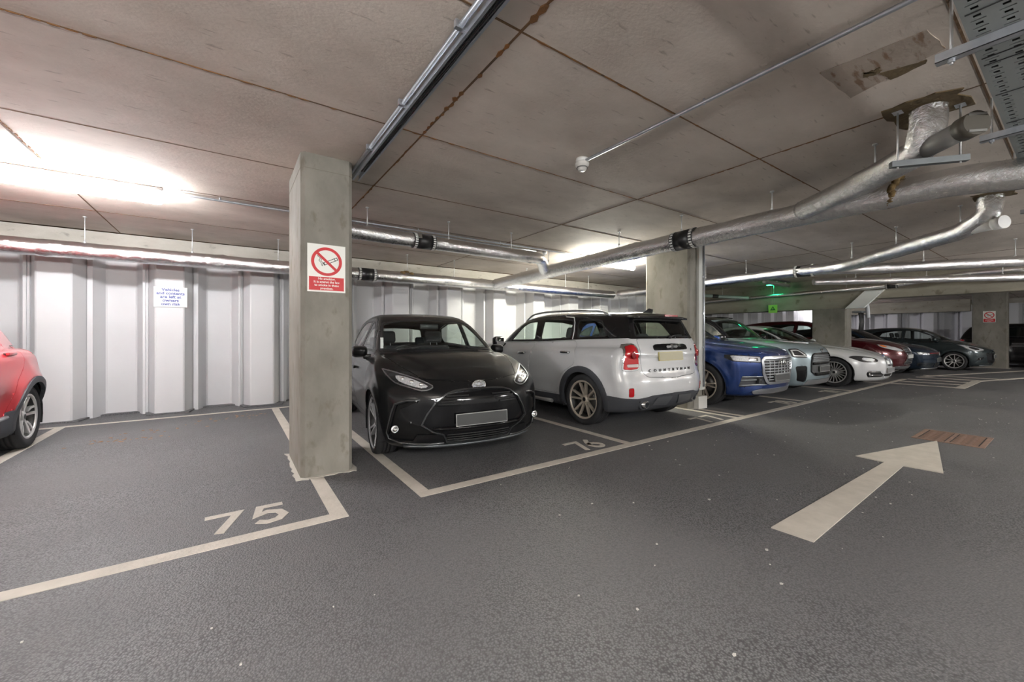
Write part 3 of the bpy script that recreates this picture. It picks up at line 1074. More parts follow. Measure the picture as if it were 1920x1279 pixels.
tray_mesh(0.5, 9.0, -0.32, 0.30).obj('tray_sheet', M_TRAY, ty)
cb = MB()
random.seed(6)
for k in range(15):  # packed to full width so the perforations below show dark
    y = -0.285 + 0.04 * k
    cb.tube([(0.5 + 0.4 * i, y + random.uniform(-0.01, 0.01), 0.034 + random.uniform(0, 0.012)) for i in range(22)], 0.022, 8)
cb.obj('cables', MATS['cable_black'], ty)
tie = MB().box(-0.003, 0.003, -0.325, 0.02, -0.004, -0.001).mesh('cable_tie', MATS['cable_black'])
for x in (2.45, 2.9, 2.98, 3.4, 3.9, 4.6):
    link('cable_tie', tie, ty).location = (x, 0.27, 0)
for x in (1.35, 2.70, 4.03, 5.4, 6.75):
    b = empty('tray_hanger', (x, 0.0, 2.48), 0, 'strut hanger carrying the perforated tray, %s from the viewer' % {1.35: 'first', 2.70: 'second', 4.03: 'third', 5.4: 'fourth', 6.75: 'fifth'}[x], 'bracket', 'trapeze brackets')
    bx = MB()
    bx.box(-0.021, 0.021, -0.42, 0.41, -0.022, -0.019).box(-0.021, -0.018, -0.42, 0.41, -0.022, 0.019).box(0.018, 0.021, -0.42, 0.41, -0.022, 0.019)
    bx.obj('channel', M_GALV, b)
    for s in (-0.37, 0.36):
        MB().tube([(0, s, -0.045), (0, s, CEIL - 2.48)], 0.006, 8).obj('rod', M_ROD, b)
        MB().tube([(0, s, -0.036), (0, s, -0.022)], 0.012, 6, smooth=False).obj('nut', M_GALV, b)

# vertical trunking on the second column
vt = empty('column_trunking', (6.33, 3.63, 0), 0, 'grey vertical trunking with a conduit on the second column', 'trunking')
MB().box(-0.09, 0.09, 0, 0.045, 0.3, CEIL - 0.024).obj('trunking_body', mat('trunking_grey', (0.56, 0.57, 0.54), 0.5), vt)
MB().tube([(0.03, -0.016, 0.35), (0.03, -0.016, CEIL - 0.03)], 0.012, 10).obj('conduit_pipe', M_GALV, vt)
for z in (1.0, 1.55, 2.15):
    MB().box(0.005, 0.055, -0.02, 0.0, z - 0.015, z + 0.015).obj('saddle', M_GALV, vt)
MB().box(-0.15, 0.1, -0.03, 0.05, 0.0, 0.2).obj('plinth', mat('plinth_white', (0.62, 0.61, 0.57), 0.7), vt)

# pipework and cables behind the far column
pb = empty('pipe_cluster', (14.0, 3.45, 0), 0, 'grey pipes and hanging cables behind the far column', 'pipework')
MB().tube(resample(smooth_path([(-0.1, 0.0, 2.05), (0.16, 0.0, 2.05), (0.2, -0.02, 1.66)], 0.12), 0.04), 0.045, 14).obj('pipe_run', mat('pale_pipe', (0.6, 0.62, 0.64), 0.4), pb)
MB().box(-0.06, 0.3, 0.06, 0.26, 1.80, 1.85).obj('shelf', MATS['dull_galvanised'], pb)
for k in range(5):
    MB().tube([(-0.02 + 0.07 * k, 0.12, 1.82), (0.0 + 0.06 * k, 0.1, 1.55), (-0.02 + 0.07 * k, 0.12, 1.3)], 0.022, 8).obj('cable', MATS['cable_black'], pb)

# ---------------------------------------------------------------- signs
M_SIGNW = mat('sign_white', (0.80, 0.79, 0.74), 0.4)
M_SIGNR = mat('sign_red', (0.56, 0.012, 0.018), 0.45)
M_SIGNK = mat('sign_black', (0.015, 0.015, 0.015), 0.5)
M_SIGNB = mat('sign_blue_ink', (0.06, 0.08, 0.28), 0.5)


def no_smoking(origin, ex, label, w=0.30, h=0.405):
    s = empty('no_smoking_sign', (0, 0, 0), 0, label, 'sign')
    s.matrix_world = frame_matrix(origin, ex, (0, 0, 1))
    MB().box(-w / 2, w / 2, -h / 2, h / 2, -0.006, 0).obj('board', M_SIGNW, s)
    cy = h / 2 - 0.145
    ro, ri = 0.122, 0.098
    n = 48
    vs, fs = [], []
    for k in range(n):
        c, q = math.cos(2 * PI * k / n), math.sin(2 * PI * k / n)
        vs += [(ro * c, cy + ro * q, 0.0015), (ri * c, cy + ri * q, 0.0015)]
        fs.append((2 * k, (2 * k + 2) % (2 * n), (2 * k + 3) % (2 * n), 2 * k + 1))
    fs = [f[::-1] if False else f for f in fs]
    MB().add(vs, fs).obj('red_ring', M_SIGNR, s)
    M45 = Matrix.Translation((0, cy, 0)) @ Matrix.Rotation(R(-43), 4, 'Z')
    MB().box(-0.105, 0.105, -0.011, 0.011, 0.0005, 0.002, M45).obj('red_bar', M_SIGNR, s)
    cg = MB()
    Mc = Matrix.Translation((0.03, cy + 0.005, 0)) @ Matrix.Rotation(R(27), 4, 'Z')
    for a in ((-0.06, 0.062, 0.008, 0.013), (-0.06, 0.062, -0.013, -0.008), (0.057, 0.062, -0.013, 0.013), (0.035, 0.04, -0.013, 0.013), (-0.062, -0.052, -0.013, 0.013)):
        cg.box(a[0], a[1], a[2], a[3], 0.0002, 0.0012, Mc)
    for dx in (0, 0.014):
        stroke(cg, [(-0.036 + dx * 0.3, cy - 0.04), (-0.045 + dx, cy - 0.012), (-0.062 + dx, cy + 0.008), (-0.05 + dx, cy + 0.026), (-0.072 + dx, cy + 0.044), (-0.06 + dx, cy + 0.058)], 0.004, 0.0002, 0.0012)
    cg.obj('cigarette_symbol', M_SIGNK, s)
    MB().box(-w / 2 + 0.012, w / 2 - 0.012, -h / 2 + 0.014, -h / 2 + 0.128, 0, 0.001).obj('red_panel', M_SIGNR, s)
    for k, ln in enumerate(('No smoking.', 'It is against the law', 'to smoke in these', 'premises.')):
        t = text_mesh('lettering', ln, 0.0265, M_SIGNW, s, 0.0002, bold=0.0005)
        t.location = (0, -h / 2 + 0.112 - 0.027 * k, 0.0014)
    return s


no_smoking((0.672, 3.733, 1.768), (1, 0, 0), 'square red and white no smoking sign on the first column')
no_smoking((22.593, 2.075, 1.86), (0, -1, 0), 'small distant no smoking sign on the far column')

ws = empty('notice_board', (-0.752, 7.995, 1.775), 0, 'white notice with blue lettering fixed to the sheet piles', 'sign')
ws.matrix_world = frame_matrix((-0.752, 7.99, 1.775), (1, 0, 0), (0, 0, 1))
MB().box(-0.195, 0.195, -0.15, 0.15, -0.006, 0).obj('board', mat('notice_white', (0.85, 0.86, 0.88), 0.4), ws)
for k, ln in enumerate(('Vehicles', 'and contents', 'are left at', 'owners', 'own risk')):
    text_mesh('lettering', ln, 0.06, M_SIGNB, ws, 0.0003, bold=0.0022, sx=1.05).location = (0, 0.108 - 0.054 * k, 0.001)

# green lit hanging sign by the beam, and its lamp
gs = empty('hanging_sign', (13.38, 5.45, 1.98), 0, 'small green muster sign hanging from the ceiling by the beam', 'sign')
gs.matrix_world = frame_matrix((13.38, 5.45, 1.98), (0, -1, 0), (0, 0, 1))
MB().box(-0.12, 0.12, -0.12, 0.12, -0.006, 0).obj('board', mat('sign_lime', (0.35, 0.75, 0.12), 0.4), gs)
MB().prism([(-0.075, -0.04), (0.075, -0.04), (0.0, 0.085)], 0.0, 0.002).obj('triangle_symbol', mat('sign_green_dark', (0.04, 0.16, 0.05), 0.5), gs)
MB().prism([(0.01, 0.05), (-0.022, 0.0), (0.0, 0.0), (-0.01, -0.032), (0.024, 0.014), (0.003, 0.014)], 0.002, 0.003).obj('flash_symbol', MATS['sign_lime'], gs)
for s in (-0.03, 0.03):
    MB().tube([(s, 0.12, -0.003), (s, CEIL - 1.98, -0.003)], 0.003, 6).obj('suspension_wire', M_ROD, gs)
gl = empty('indicator_lamp', (13.0, 5.35, CEIL), 0, 'green indicator lamp on the ceiling above the hanging sign', 'light')
bm_obj('housing', rbox(-0.05, 0.05, -0.12, 0.12, -0.06, 0, 0.015), M_LBODY, gl)
MB().box(-0.035, 0.035, -0.1, 0.1, -0.072, -0.06).obj('green_lens', mat('green_glow', (0.1, 0.9, 0.4), 0.4, emit=(0.02, 1.0, 0.32), estr=5.0), gl)
# ---------------------------------------------------------------- car bodies as smooth solids
def spl(pts, sig=0.05, lo=-1.0, hi=6.5, step=0.01):
    """Monotone cubic through the points, softened; returns a vectorised function."""
    P = np.array(sorted(pts), float)
    x, y = P[:, 0], P[:, 1]
    g = np.arange(lo, hi + step, step)
    if len(x) == 1:
        return lambda q: np.full(np.shape(q), y[0])
    h = np.diff(x)
    dl = np.diff(y) / h
    m = np.zeros(len(x))
    for i in range(1, len(x) - 1):
        if dl[i - 1] * dl[i] > 0:
            w1, w2 = 2 * h[i] + h[i - 1], h[i] + 2 * h[i - 1]
            m[i] = (w1 + w2) / (w1 / dl[i - 1] + w2 / dl[i])
    m[0], m[-1] = dl[0], dl[-1]
    k = np.clip(np.searchsorted(x, g) - 1, 0, len(h) - 1)
    t = (g - x[k]) / h[k]
    v = (2 * t**3 - 3 * t**2 + 1) * y[k] + (t**3 - 2 * t**2 + t) * h[k] * m[k] + (-2 * t**3 + 3 * t**2) * y[k + 1] + (t**3 - t**2) * h[k] * m[k + 1]
    v = np.where(g < x[0], y[0] + m[0] * (g - x[0]), v)
    v = np.where(g > x[-1], y[-1] + m[-1] * (g - x[-1]), v)
    if sig > 0:
        n = int(4 * sig / step)
        ker = np.exp(-0.5 * (np.arange(-n, n + 1) * step / sig) ** 2)
        ker /= ker.sum()
        v = np.convolve(np.pad(v, n, mode='reflect', reflect_type='odd'), ker, 'valid')
    return lambda q: np.interp(q, g, v)


def smax(a, b, k):
    h = np.maximum(k - np.abs(a - b), 0) / k
    return np.maximum(a, b) + h * h * k * 0.25


def smin(a, b, k):
    return -smax(-a, -b, k)


def gauss(d, s):
    return np.exp(-0.5 * (d / s) ** 2)


class CarField:
    """Signed field of a car body. x runs from the nose (0) to the tail, y across, z up."""
    def __init__(s, c):
        s.c = c
        s.L, s.W, s.H = c['L'], c['W'] / 2, c['H']
        s.top = spl(c['top'])                       # bonnet / belt / deck height along the car
        s.prof = spl(c['roof'], c.get('roof_sig', 0.045))    # screen and roof line
        s.wid = spl(c['plan'], 0.08)                # half width factor along x
        s.nose = spl(c['nose'], 0.03)               # x of the front face against z
        s.tail = spl(c['tail'], 0.03)               # x of the rear face against z
        s.sect = spl(c['sect'], 0.03)               # inset of the flank against z
        s.bot = spl(c['bot'], 0.05)
        s.cab = spl(c['cab'], 0.06)                 # half width of the cabin at the belt along x
        s.tum = c.get('tumble', 0.36)
        s.k = c.get('k', 0.10)

    def __call__(s, x, y, z):
        c = s.c
        ay = np.abs(y)
        Y = s.W * s.wid(x) - s.sect(z)
        for (wx, a, sg) in c.get('flare', ()):
            r = np.sqrt((x - wx) ** 2 + (z - c['wr']) ** 2)
            Y = Y + a * gauss(r - c['arch'] - 0.03, sg) * (z > 0.1)
        for (p0, p1, a, sg) in c.get('crease', ()):
            t = np.clip((x - p0[0]) / (p1[0] - p0[0]), -0.15, 1.15)
            zc = p0[1] + t * (p1[1] - p0[1])
            fade = np.clip((x - p0[0] + 0.1) / 0.2, 0, 1) * np.clip((p1[0] + 0.1 - x) / 0.2, 0, 1)
            Y = Y + a * gauss(z - zc, sg) * fade
        side = ay - Y
        u = ay / s.W
        crown = c.get('crown', 0.06)
        tp = s.top(x) - crown * u ** 2.2
        for (w0, w1, x0, x1, a) in c.get('bonnet_crease', ()):
            yc = w0 + (w1 - w0) * np.clip((x - x0) / (x1 - x0), 0, 1)
            tp = tp + a / (1 + np.exp(-(yc - ay) / 0.012)) * np.clip((x1 - x) / 0.15, 0, 1) * np.clip((x - x0 + 0.1) / 0.2, 0, 1)
        topf = z - tp
        nf = s.nose(z) + c.get('cf', 0.33) * u ** c.get('pf', 2.6)
        for (yc, zc, sy, sz, d) in c.get('nose_dent', ()):
            nf = nf + d * gauss(ay - yc, sy) * gauss(z - zc, sz)
        rf = s.tail(z) - c.get('cr', 0.22) * u ** c.get('pr', 2.8)
        front, rear = nf - x, x - rf
        f = smax(side, topf, c.get('ks', s.k))
        f = smax(f, front, c.get('kf', s.k))
        f = smax(f, rear, c.get('kr', s.k))
        f = smax(f, s.bot(x) - z, 0.06)
        # cabin
        zb = s.top(x) - 0.02
        cw = s.cab(x)
        dz = np.maximum(z - c['belt'], 0)
        yg = cw - s.tum * dz - c.get('tum2', 0.12) * dz * dz
        gs = (ay - yg) * 0.94
        xx = x - c.get('cw', 0.16) * u ** 2 * np.where(x < c['mid'], 1.0, -c.get('cwr', 0.5))
        pz = s.prof(xx)
        sl = (s.prof(xx + 0.01) - s.prof(xx - 0.01)) / 0.02
        gp = (z - (pz - c.get('rcrown', 0.05) * u ** 2)) / np.sqrt(1 + sl * sl)
        g = smax(gs, gp, c.get('kg', 0.09))
        if 'gtail' in c:
            g = smax(g, x - (s.gt(z) if hasattr(s, 'gt') else s._gt(z)) + c.get('cr', 0.22) * 0.6 * u ** 2.4, 0.05)
        g = smax(g, c['belt'] - 0.06 - z, 0.02)
        f = smin(f, g, c.get('kj', 0.035))
        return f

    def _gt(s, z):
        s.gt = spl(s.c['gtail'], 0.02)
        return s.gt(z)

    def grad(s, P, e=0.002):
        g = np.empty_like(P)
        for i in range(3):
            d = np.zeros(3)
            d[i] = e
            a, b = P + d, P - d
            g[:, i] = (s(a[:, 0], a[:, 1], a[:, 2]) - s(b[:, 0], b[:, 1], b[:, 2])) / (2 * e)
        return g

    def mesh(s, h):
        """Naive surface nets on a grid of step h, then projected onto the surface."""
        xs = np.arange(-0.08, s.L + 0.08 + h, h)
        yh = np.arange(h / 2, s.W + 0.12, h)
        zs = np.arange(0.05, s.H + 0.10, h)
        F = s(xs[:, None, None], yh[None, :, None], zs[None, None, :])
        F = np.broadcast_to(F, (len(xs), len(yh), len(zs)))
        F = np.concatenate([F[:, ::-1], F], 1)
        ys = np.concatenate([-yh[::-1], yh])
        ins = F < 0
        nx, ny, nz = F.shape
        C = np.zeros((nx - 1, ny - 1, nz - 1), np.int8)
        for i in (0, 1):
            for j in (0, 1):
                for k in (0, 1):
                    C += ins[i:nx - 1 + i, j:ny - 1 + j, k:nz - 1 + k]
        cells = np.argwhere((C > 0) & (C < 8))
        idx = -np.ones(C.shape, np.int64)
        idx[tuple(cells.T)] = np.arange(len(cells))
        acc = np.zeros((len(cells), 3))
        cnt = np.zeros(len(cells))
        for ax in range(3):
            oth = [a for a in range(3) if a != ax]
            for p in (0, 1):
                for q in (0, 1):
                    o = np.zeros(3, int)
                    o[oth[0]], o[oth[1]] = p, q
                    a = cells + o
                    b = a.copy()
                    b[:, ax] += 1
                    fa, fb = F[tuple(a.T)], F[tuple(b.T)]
                    m = (fa < 0) != (fb < 0)
                    t = np.where(m, fa / np.where(fa == fb, 1, fa - fb), 0)
                    pt = (cells + o).astype(float)
                    pt[:, ax] += t
                    acc[m] += pt[m]
                    cnt[m] += 1
        V = acc / cnt[:, None]
        V = np.stack([xs[0] + V[:, 0] * h, ys[0] + V[:, 1] * h, zs[0] + V[:, 2] * h], 1)
        for it in range(4):
            f = s(V[:, 0], V[:, 1], V[:, 2])
            g = s.grad(V)
            V = V - np.clip(f / np.maximum((g * g).sum(1), 0.05), -h, h)[:, None] * g * 0.9
        Q = []
        for ax in range(3):
            o1, o2 = [(1, 2), (2, 0), (0, 1)][ax]
            sl0 = [slice(None)] * 3
            sl1 = [slice(None)] * 3
            sl0[ax], sl1[ax] = slice(0, -1), slice(1, None)
            A, B = ins[tuple(sl0)], ins[tuple(sl1)]
            e = np.argwhere(A != B)
            e = e[(e[:, o1] > 0) & (e[:, o2] > 0) & (e[:, o1] < F.shape[o1] - 1) & (e[:, o2] < F.shape[o2] - 1)]
            flip = A[tuple(e.T)]
            c = []
            for p, q in ((-1, -1), (0, -1), (0, 0), (-1, 0)):
                t = e.copy()
                t[:, o1] += p
                t[:, o2] += q
                c.append(idx[tuple(t.T)])
            c = np.stack(c, 1)
            c[~flip] = c[~flip][:, ::-1]
            Q.append(c)
        return V, np.concatenate(Q)
# ---------------------------------------------------------------- carving panels out of a body
def closed_curve(pts, n=3):
    """Round a closed polygon with Catmull-Rom."""
    P = [np.array(p, float) for p in pts]
    out = []
    m = len(P)
    for i in range(m):
        p0, p1, p2, p3 = P[i - 1], P[i], P[(i + 1) % m], P[(i + 2) % m]
        for k in range(n):
            t = k / n
            out.append(tuple(0.5 * ((2 * p1) + (-p0 + p2) * t + (2 * p0 - 5 * p1 + 4 * p2 - p3) * t * t + (-p0 + 3 * p1 - 3 * p2 + p3) * t ** 3)))
    return out


def rounded(pts, r=0.03, n=3):
    """Polygon with rounded corners."""
    P = [Vector((p[0], p[1])) for p in pts]
    out = []
    m = len(P)
    for i in range(m):
        a, b, c = P[i - 1], P[i], P[(i + 1) % m]
        rr = min(r, (b - a).length * 0.45, (c - b).length * 0.45)
        p, q = b + (a - b).normalized() * rr, b + (c - b).normalized() * rr
        for k in range(n + 1):
            t = k / n
            w = p * (1 - t) ** 2 + b * 2 * t * (1 - t) + q * t * t
            out.append((w.x, w.y))
    return out


def offset_poly(pts, d):
    """Move every edge inwards by d (outwards when negative)."""
    P = [Vector((p[0], p[1])) for p in pts]
    m = len(P)
    area = sum(P[i].x * P[(i + 1) % m].y - P[(i + 1) % m].x * P[i].y for i in range(m))
    s = 1 if area > 0 else -1
    out = []
    for i in range(m):
        e1, e2 = (P[i] - P[i - 1]), (P[(i + 1) % m] - P[i])
        if e1.length < 1e-9 or e2.length < 1e-9:
            out.append((P[i].x, P[i].y))
            continue
        e1, e2 = e1.normalized(), e2.normalized()
        n1, n2 = Vector((-e1.y, e1.x)) * s, Vector((-e2.y, e2.x)) * s
        b = n1 + n2
        b = b / max(0.35, b.length_squared / 2) if b.length > 1e-6 else n1
        out.append((P[i].x + b.x * d, P[i].y + b.y * d))
    return out


def inside(poly, u, v):
    r = np.zeros(len(u), bool)
    n = len(poly)
    for i in range(n):
        x1, y1 = poly[i]
        x2, y2 = poly[(i + 1) % n]
        c = ((y1 > v) != (y2 > v))
        with np.errstate(divide='ignore', invalid='ignore'):
            r ^= c & (u < (x2 - x1) * (v - y1) / (y2 - y1 + 1e-15) + x1)
    return r


# view frames: (first axis, second axis, depth axis)
FRAMES = {'F': (Vector((0, 1, 0)), Vector((0, 0, 1))), 'S': (Vector((1, 0, 0)), Vector((0, 0, 1))), 'T': (Vector((1, 0, 0)), Vector((0, 1, 0))),
          'D+': (Vector((-0.6, 0.8, 0)), Vector((0, 0, 1))), 'D-': (Vector((0.6, 0.8, 0)), Vector((0, 0, 1)))}


class Car:
    def __init__(s, name, c, loc, heading, label, cat, paint, step=0.022, group='parked cars'):
        s.c = c
        s.step = step
        s.F = CarField(c)
        s.root = empty(name, (loc[0], loc[1], 0), heading, label, cat, group)
        s.paint = paint
        V, Q = s.F.mesh(step)
        bm = bmesh.new()
        vs = [bm.verts.new(p) for p in V.tolist()]
        for q in Q.tolist():
            bm.faces.new([vs[i] for i in q])
        s.body = bm
        s.pieces = []
        s.lining = []

    def cut(s, bm, poly, frame, lim):
        """Cut the outline into the faces of bm seen in this frame; returns the faces inside it. lim(center array, normal array) -> mask."""
        e1, e2 = FRAMES[frame]
        dn = e1.cross(e2)
        bm.faces.ensure_lookup_table()
        fs = list(bm.faces)
        C = np.array([f.calc_center_median()[:] for f in fs])
        bm.normal_update()
        N = np.array([f.normal[:] for f in fs])
        a1, a2 = np.array(e1[:]), np.array(e2[:])
        u, v = C @ a1, C @ a2
        P = np.array(poly)
        m = s.step * 2 + 0.01
        sel = (u > P[:, 0].min() - m) & (u < P[:, 0].max() + m) & (v > P[:, 1].min() - m) & (v < P[:, 1].max() + m) & lim(C, N)
        idx = np.nonzero(sel)[0]
        n = len(poly)
        us_, vs_ = u[idx], v[idx]
        dmin = np.full(len(idx), 9.0)
        for i in range(n):
            p, q = P[i], P[(i + 1) % n]
            d = q - p
            L2 = max(d @ d, 1e-12)
            t = np.clip(((us_ - p[0]) * d[0] + (vs_ - p[1]) * d[1]) / L2, 0, 1)
            dmin = np.minimum(dmin, np.hypot(us_ - p[0] - t * d[0], vs_ - p[1] - t * d[1]))
        edge = dmin < s.step * 1.6 + 0.004
        whole = [fs[i] for i in idx[(~edge) & inside(poly, us_, vs_)]]
        ef = [fs[i] for i in idx[edge]]
        if not ef:
            return whole
        # work on a small copy of the strip along the outline (plus one ring of neighbours), then put it back
        es = set(ef)
        ring = {g for f in ef for ed in f.edges for g in ed.link_faces} - es
        sb = bmesh.new()
        m2s, s2m = {}, {}
        cand, ring_s = [], []
        for f in ef + list(ring):
            vs = []
            for w in f.verts:
                if w not in m2s:
                    q = sb.verts.new(w.co)
                    m2s[w] = q
                    s2m[q] = w
                vs.append(m2s[w])
            nf = sb.faces.new(vs)
            (cand if f in es else ring_s).append(nf)
        cc = {}
        for f in cand:
            m_ = f.calc_center_median()
            cc[f] = (m_.dot(e1), m_.dot(e2))
        mg = s.step * 1.5 + 0.004
        for i in range(n):
            p, q = poly[i], poly[(i + 1) % n]
            d = Vector((q[0] - p[0], q[1] - p[1]))
            if d.length < 1e-5:
                continue
            no = (e1 * -d.y + e2 * d.x).normalized()
            co = e1 * p[0] + e2 * p[1]
            lo_u, hi_u = min(p[0], q[0]) - mg, max(p[0], q[0]) + mg
            lo_v, hi_v = min(p[1], q[1]) - mg, max(p[1], q[1]) + mg
            near, rest = [], []
            for f in cand:
                a_, b_ = cc[f]
                (near if lo_u < a_ < hi_u and lo_v < b_ < hi_v else rest).append(f)
            if not near:
                continue
            geom = set(near)
            for f in near:
                geom.update(f.edges)
                geom.update(f.verts)
            r = bmesh.ops.bisect_plane(sb, geom=list(geom), dist=0.0004, plane_co=co, plane_no=no)
            newf = set(near)
            newf.update(g for g in r['geom'] if isinstance(g, bmesh.types.BMFace))
            newf.update(g for g in r['geom_cut'] if isinstance(g, bmesh.types.BMFace))
            newf = [f for f in newf if f.is_valid]
            for f in newf:
                m_ = f.calc_center_median()
                cc[f] = (m_.dot(e1), m_.dot(e2))
            cand = rest + newf
        old_e = {ed for f in ef for ed in f.edges} | {ed for f in ring for ed in f.edges}
        for f in ef:
            bm.faces.remove(f)
        for f in ring:
            bm.faces.remove(f)

        def back(f):
            vs = []
            for w in f.verts:
                if w not in s2m:
                    s2m[w] = bm.verts.new(w.co)
                vs.append(s2m[w])
            try:
                return bm.faces.new(vs)
            except ValueError:
                return None
        C = np.array([cc[f] for f in cand])
        ins = inside(poly, C[:, 0], C[:, 1])
        whole_set = set(whole)
        ringsrc = list(ring)
        for k, f in enumerate(ring_s):
            nf = back(f)
            if ringsrc[k] in whole_set:
                whole_set.discard(ringsrc[k])
                if nf:
                    whole_set.add(nf)
        got = [back(f) for f in cand]
        for ed in old_e:
            if ed.is_valid and not ed.link_faces:
                bm.edges.remove(ed)
        sb.free()
        return list(whole_set) + [got[i] for i in np.nonzero(ins)[0] if got[i]]

    def carve(s, poly, frame='S', side=0, src=None, lim=None):
        """Take the faces inside the outline out of src (the body by default) as a new bmesh."""
        src = s.body if src is None else src
        if lim is None:
            if frame == 'S':
                lim = lambda C, N: (C[:, 1] * side > 0.05) & (N[:, 1] * side > 0.02)
            elif frame == 'F':
                lim = (lambda C, N: (N[:, 0] < -0.02)) if side == 0 else (lambda C, N: (N[:, 0] > 0.02))
            elif frame == 'T':
                lim = lambda C, N: N[:, 2] > 0.05
            else:
                lim = lambda C, N: (N[:, 0] < 0.5)
        faces = s.cut(src, poly, frame, lim)
        out = bmesh.new()
        vm = {}
        for f in faces:
            vs = []
            for v in f.verts:
                if v not in vm:
                    vm[v] = out.verts.new(v.co)
                vs.append(vm[v])
            try:
                out.faces.new(vs)
            except ValueError:
                pass
        bmesh.ops.delete(src, geom=faces, context='FACES')
        return out

    @staticmethod
    def finish(bm, gap=0.0, depth=0.02, push=0.0, skirt=True):
        """Shrink the rim by gap, move along the normals by push and turn the rim in by depth."""
        bmesh.ops.remove_doubles(bm, verts=list(bm.verts), dist=0.0003)
        bm.normal_update()
        nor = {v: v.normal.copy() for v in bm.verts}
        if push:
            for v in bm.verts:
                v.co += nor[v] * push
        for f in bm.faces:
            f.smooth = True
        be = [e for e in bm.edges if e.is_boundary]
        if gap:
            mv = {}
            for e in be:
                f = e.link_faces[0]
                t = (e.verts[1].co - e.verts[0].co)
                if t.length < 1e-7:
                    continue
                n = f.normal.cross(t.normalized())
                if n.dot(f.calc_center_median() - e.verts[0].co) < 0:
                    n = -n
                for v in e.verts:
                    mv.setdefault(v, Vector((0, 0, 0)))
                    mv[v] += n
            for v, d in mv.items():
                if d.length > 1e-6:
                    v.co += d.normalized() * gap
        if skirt and depth and be:
            r = bmesh.ops.extrude_edge_only(bm, edges=be)
            nv = [g for g in r['geom'] if isinstance(g, bmesh.types.BMVert)]
            ne = set(be)
            for v in nv:
                src = [e.other_vert(v) for e in v.link_edges if e.other_vert(v) in nor]
                n = nor[src[0]] if src else Vector((0, 0, 1))
                v.co -= n * depth
            for g in r['geom']:
                if isinstance(g, bmesh.types.BMFace):
                    g.smooth = False
            for e in be:
                e.smooth = False
        return bm

    def part(s, name, bm, m, gap=0.0, depth=0.02, push=0.0, parent=None, label=None, skirt=True):
        s.finish(bm, gap, depth, push, skirt)
        o = bm_obj(name, bm, m, parent or s.root)
        if label:
            o['label'] = label
        return o

    def panel(s, name, poly, frame='S', side=0, m=None, gap=0.0025, depth=0.03, line=True, lim=None, label=None, src=None, parent=None, push=0.0):
        b = s.carve(poly, frame, side, src, lim)
        if line:
            s.lining.append(b.copy())
        return s.part(name, b, m or s.paint, gap, depth, push, parent, label)

    def window(s, name, poly, frame, side, glass, frame_m, border=0.022, lim=None, parent=None, src=None, rim=True):
        """Black rubber rim carved first, the pane out of the rim."""
        b = s.carve(poly, frame, side, src, lim)
        inner = offset_poly(poly, border)
        g = s.carve(inner, frame, side, b, (lambda C, N: C[:, 0] > -99))
        rimo = s.part(name + '_seal', b, frame_m, 0, 0.012, 0.001, parent)
        return s.part(name, g, glass, 0, 0, -0.003, rimo, None, False)

    def done(s, name='body_shell', lining=True):
        c = s.c
        if not lining:
            return s.part(name, s.body, s.paint, 0.0025, 0.025)
        # dark lining behind the panels, so the cabin has an inside
        lin = bmesh.new()
        mat_l = mat('cabin_lining', (0.02, 0.02, 0.022), 0.9)
        tmp = bpy.data.meshes.new('tmp')
        for b in [s.body.copy()] + s.lining:
            b.to_mesh(tmp)
            lin.from_mesh(tmp)
            b.free()
        bpy.data.meshes.remove(tmp)
        bmesh.ops.delete(lin, geom=[f for f in lin.faces if f.calc_center_median().z < 0.62], context='FACES')
        lin.normal_update()
        for v in lin.verts:
            v.co -= v.normal * 0.03
        bmesh.ops.reverse_faces(lin, faces=list(lin.faces))
        bm_obj('cabin_lining', lin, mat_l, s.root)
        return s.part(name, s.body, s.paint, 0.0025, 0.025)


# ---------------------------------------------------------------- shared car materials
def paint_mat(name, col, metal=0.35, rough=0.32, flake=True):
    dark = max(col) < 0.06
    return mat(name, col, rough, metal, 0.75 if dark else 1.0, 0.2 if dark else 0.5)


M_RUBBER = mat('tyre_rubber', (0.022, 0.022, 0.024), 0.75, bump=(60, 0.1, 0.002))
M_TRIM = mat('black_trim', (0.014, 0.014, 0.015), 0.35)
M_GLOSSK = mat('piano_black', (0.006, 0.006, 0.007), 0.12, 0, 0.0, 0.35)
M_CLAD = mat('grey_cladding', (0.055, 0.058, 0.066), 0.55, noise=(90, 0.3, (0.045, 0.047, 0.054)))
M_CHROME = mat('chrome', (0.78, 0.79, 0.80), 0.10, 1.0)
M_SATIN = mat('satin_silver', (0.55, 0.57, 0.60), 0.28, 0.9)
M_ALLOY = mat('alloy_silver', (0.70, 0.69, 0.68), 0.30, 0.6)
M_ALLOYW = mat('alloy_bronze_silver', (0.72, 0.64, 0.54), 0.32, 0.55)
M_ALLOYK = mat('alloy_dark', (0.02, 0.02, 0.022), 0.25, 0.4)
M_DISC = mat('brake_steel', (0.09, 0.085, 0.08), 0.4, 0.8)
M_SEAT = mat('seat_fabric', (0.03, 0.03, 0.034), 0.85)
M_SEATG = mat('seat_grey', (0.10, 0.10, 0.105), 0.8)
M_LENSW = mat('lamp_lens_clear', (0.72, 0.74, 0.77), 0.10, 0.35, 1.0, bump=(55, 0.7, 0.02))
M_LENSD = mat('lamp_dark_bowl', (0.05, 0.052, 0.058), 0.12, 0.5, 1.0)
M_LENSR = mat('lamp_lens_red', (0.55, 0.006, 0.012), 0.10, 0.15, 1.0)
M_LENSRD = mat('lamp_lens_deep_red', (0.26, 0.004, 0.008), 0.10, 0.1, 1.0)
M_LENSO = mat('lamp_lens_amber', (0.85, 0.20, 0.01), 0.12, 0.0, 1.0)
M_PLATEK = mat('plate_blank_dark', (0.05, 0.052, 0.052), 0.5)
M_PLATEB = mat('plate_border', (0.40, 0.40, 0.39), 0.4)
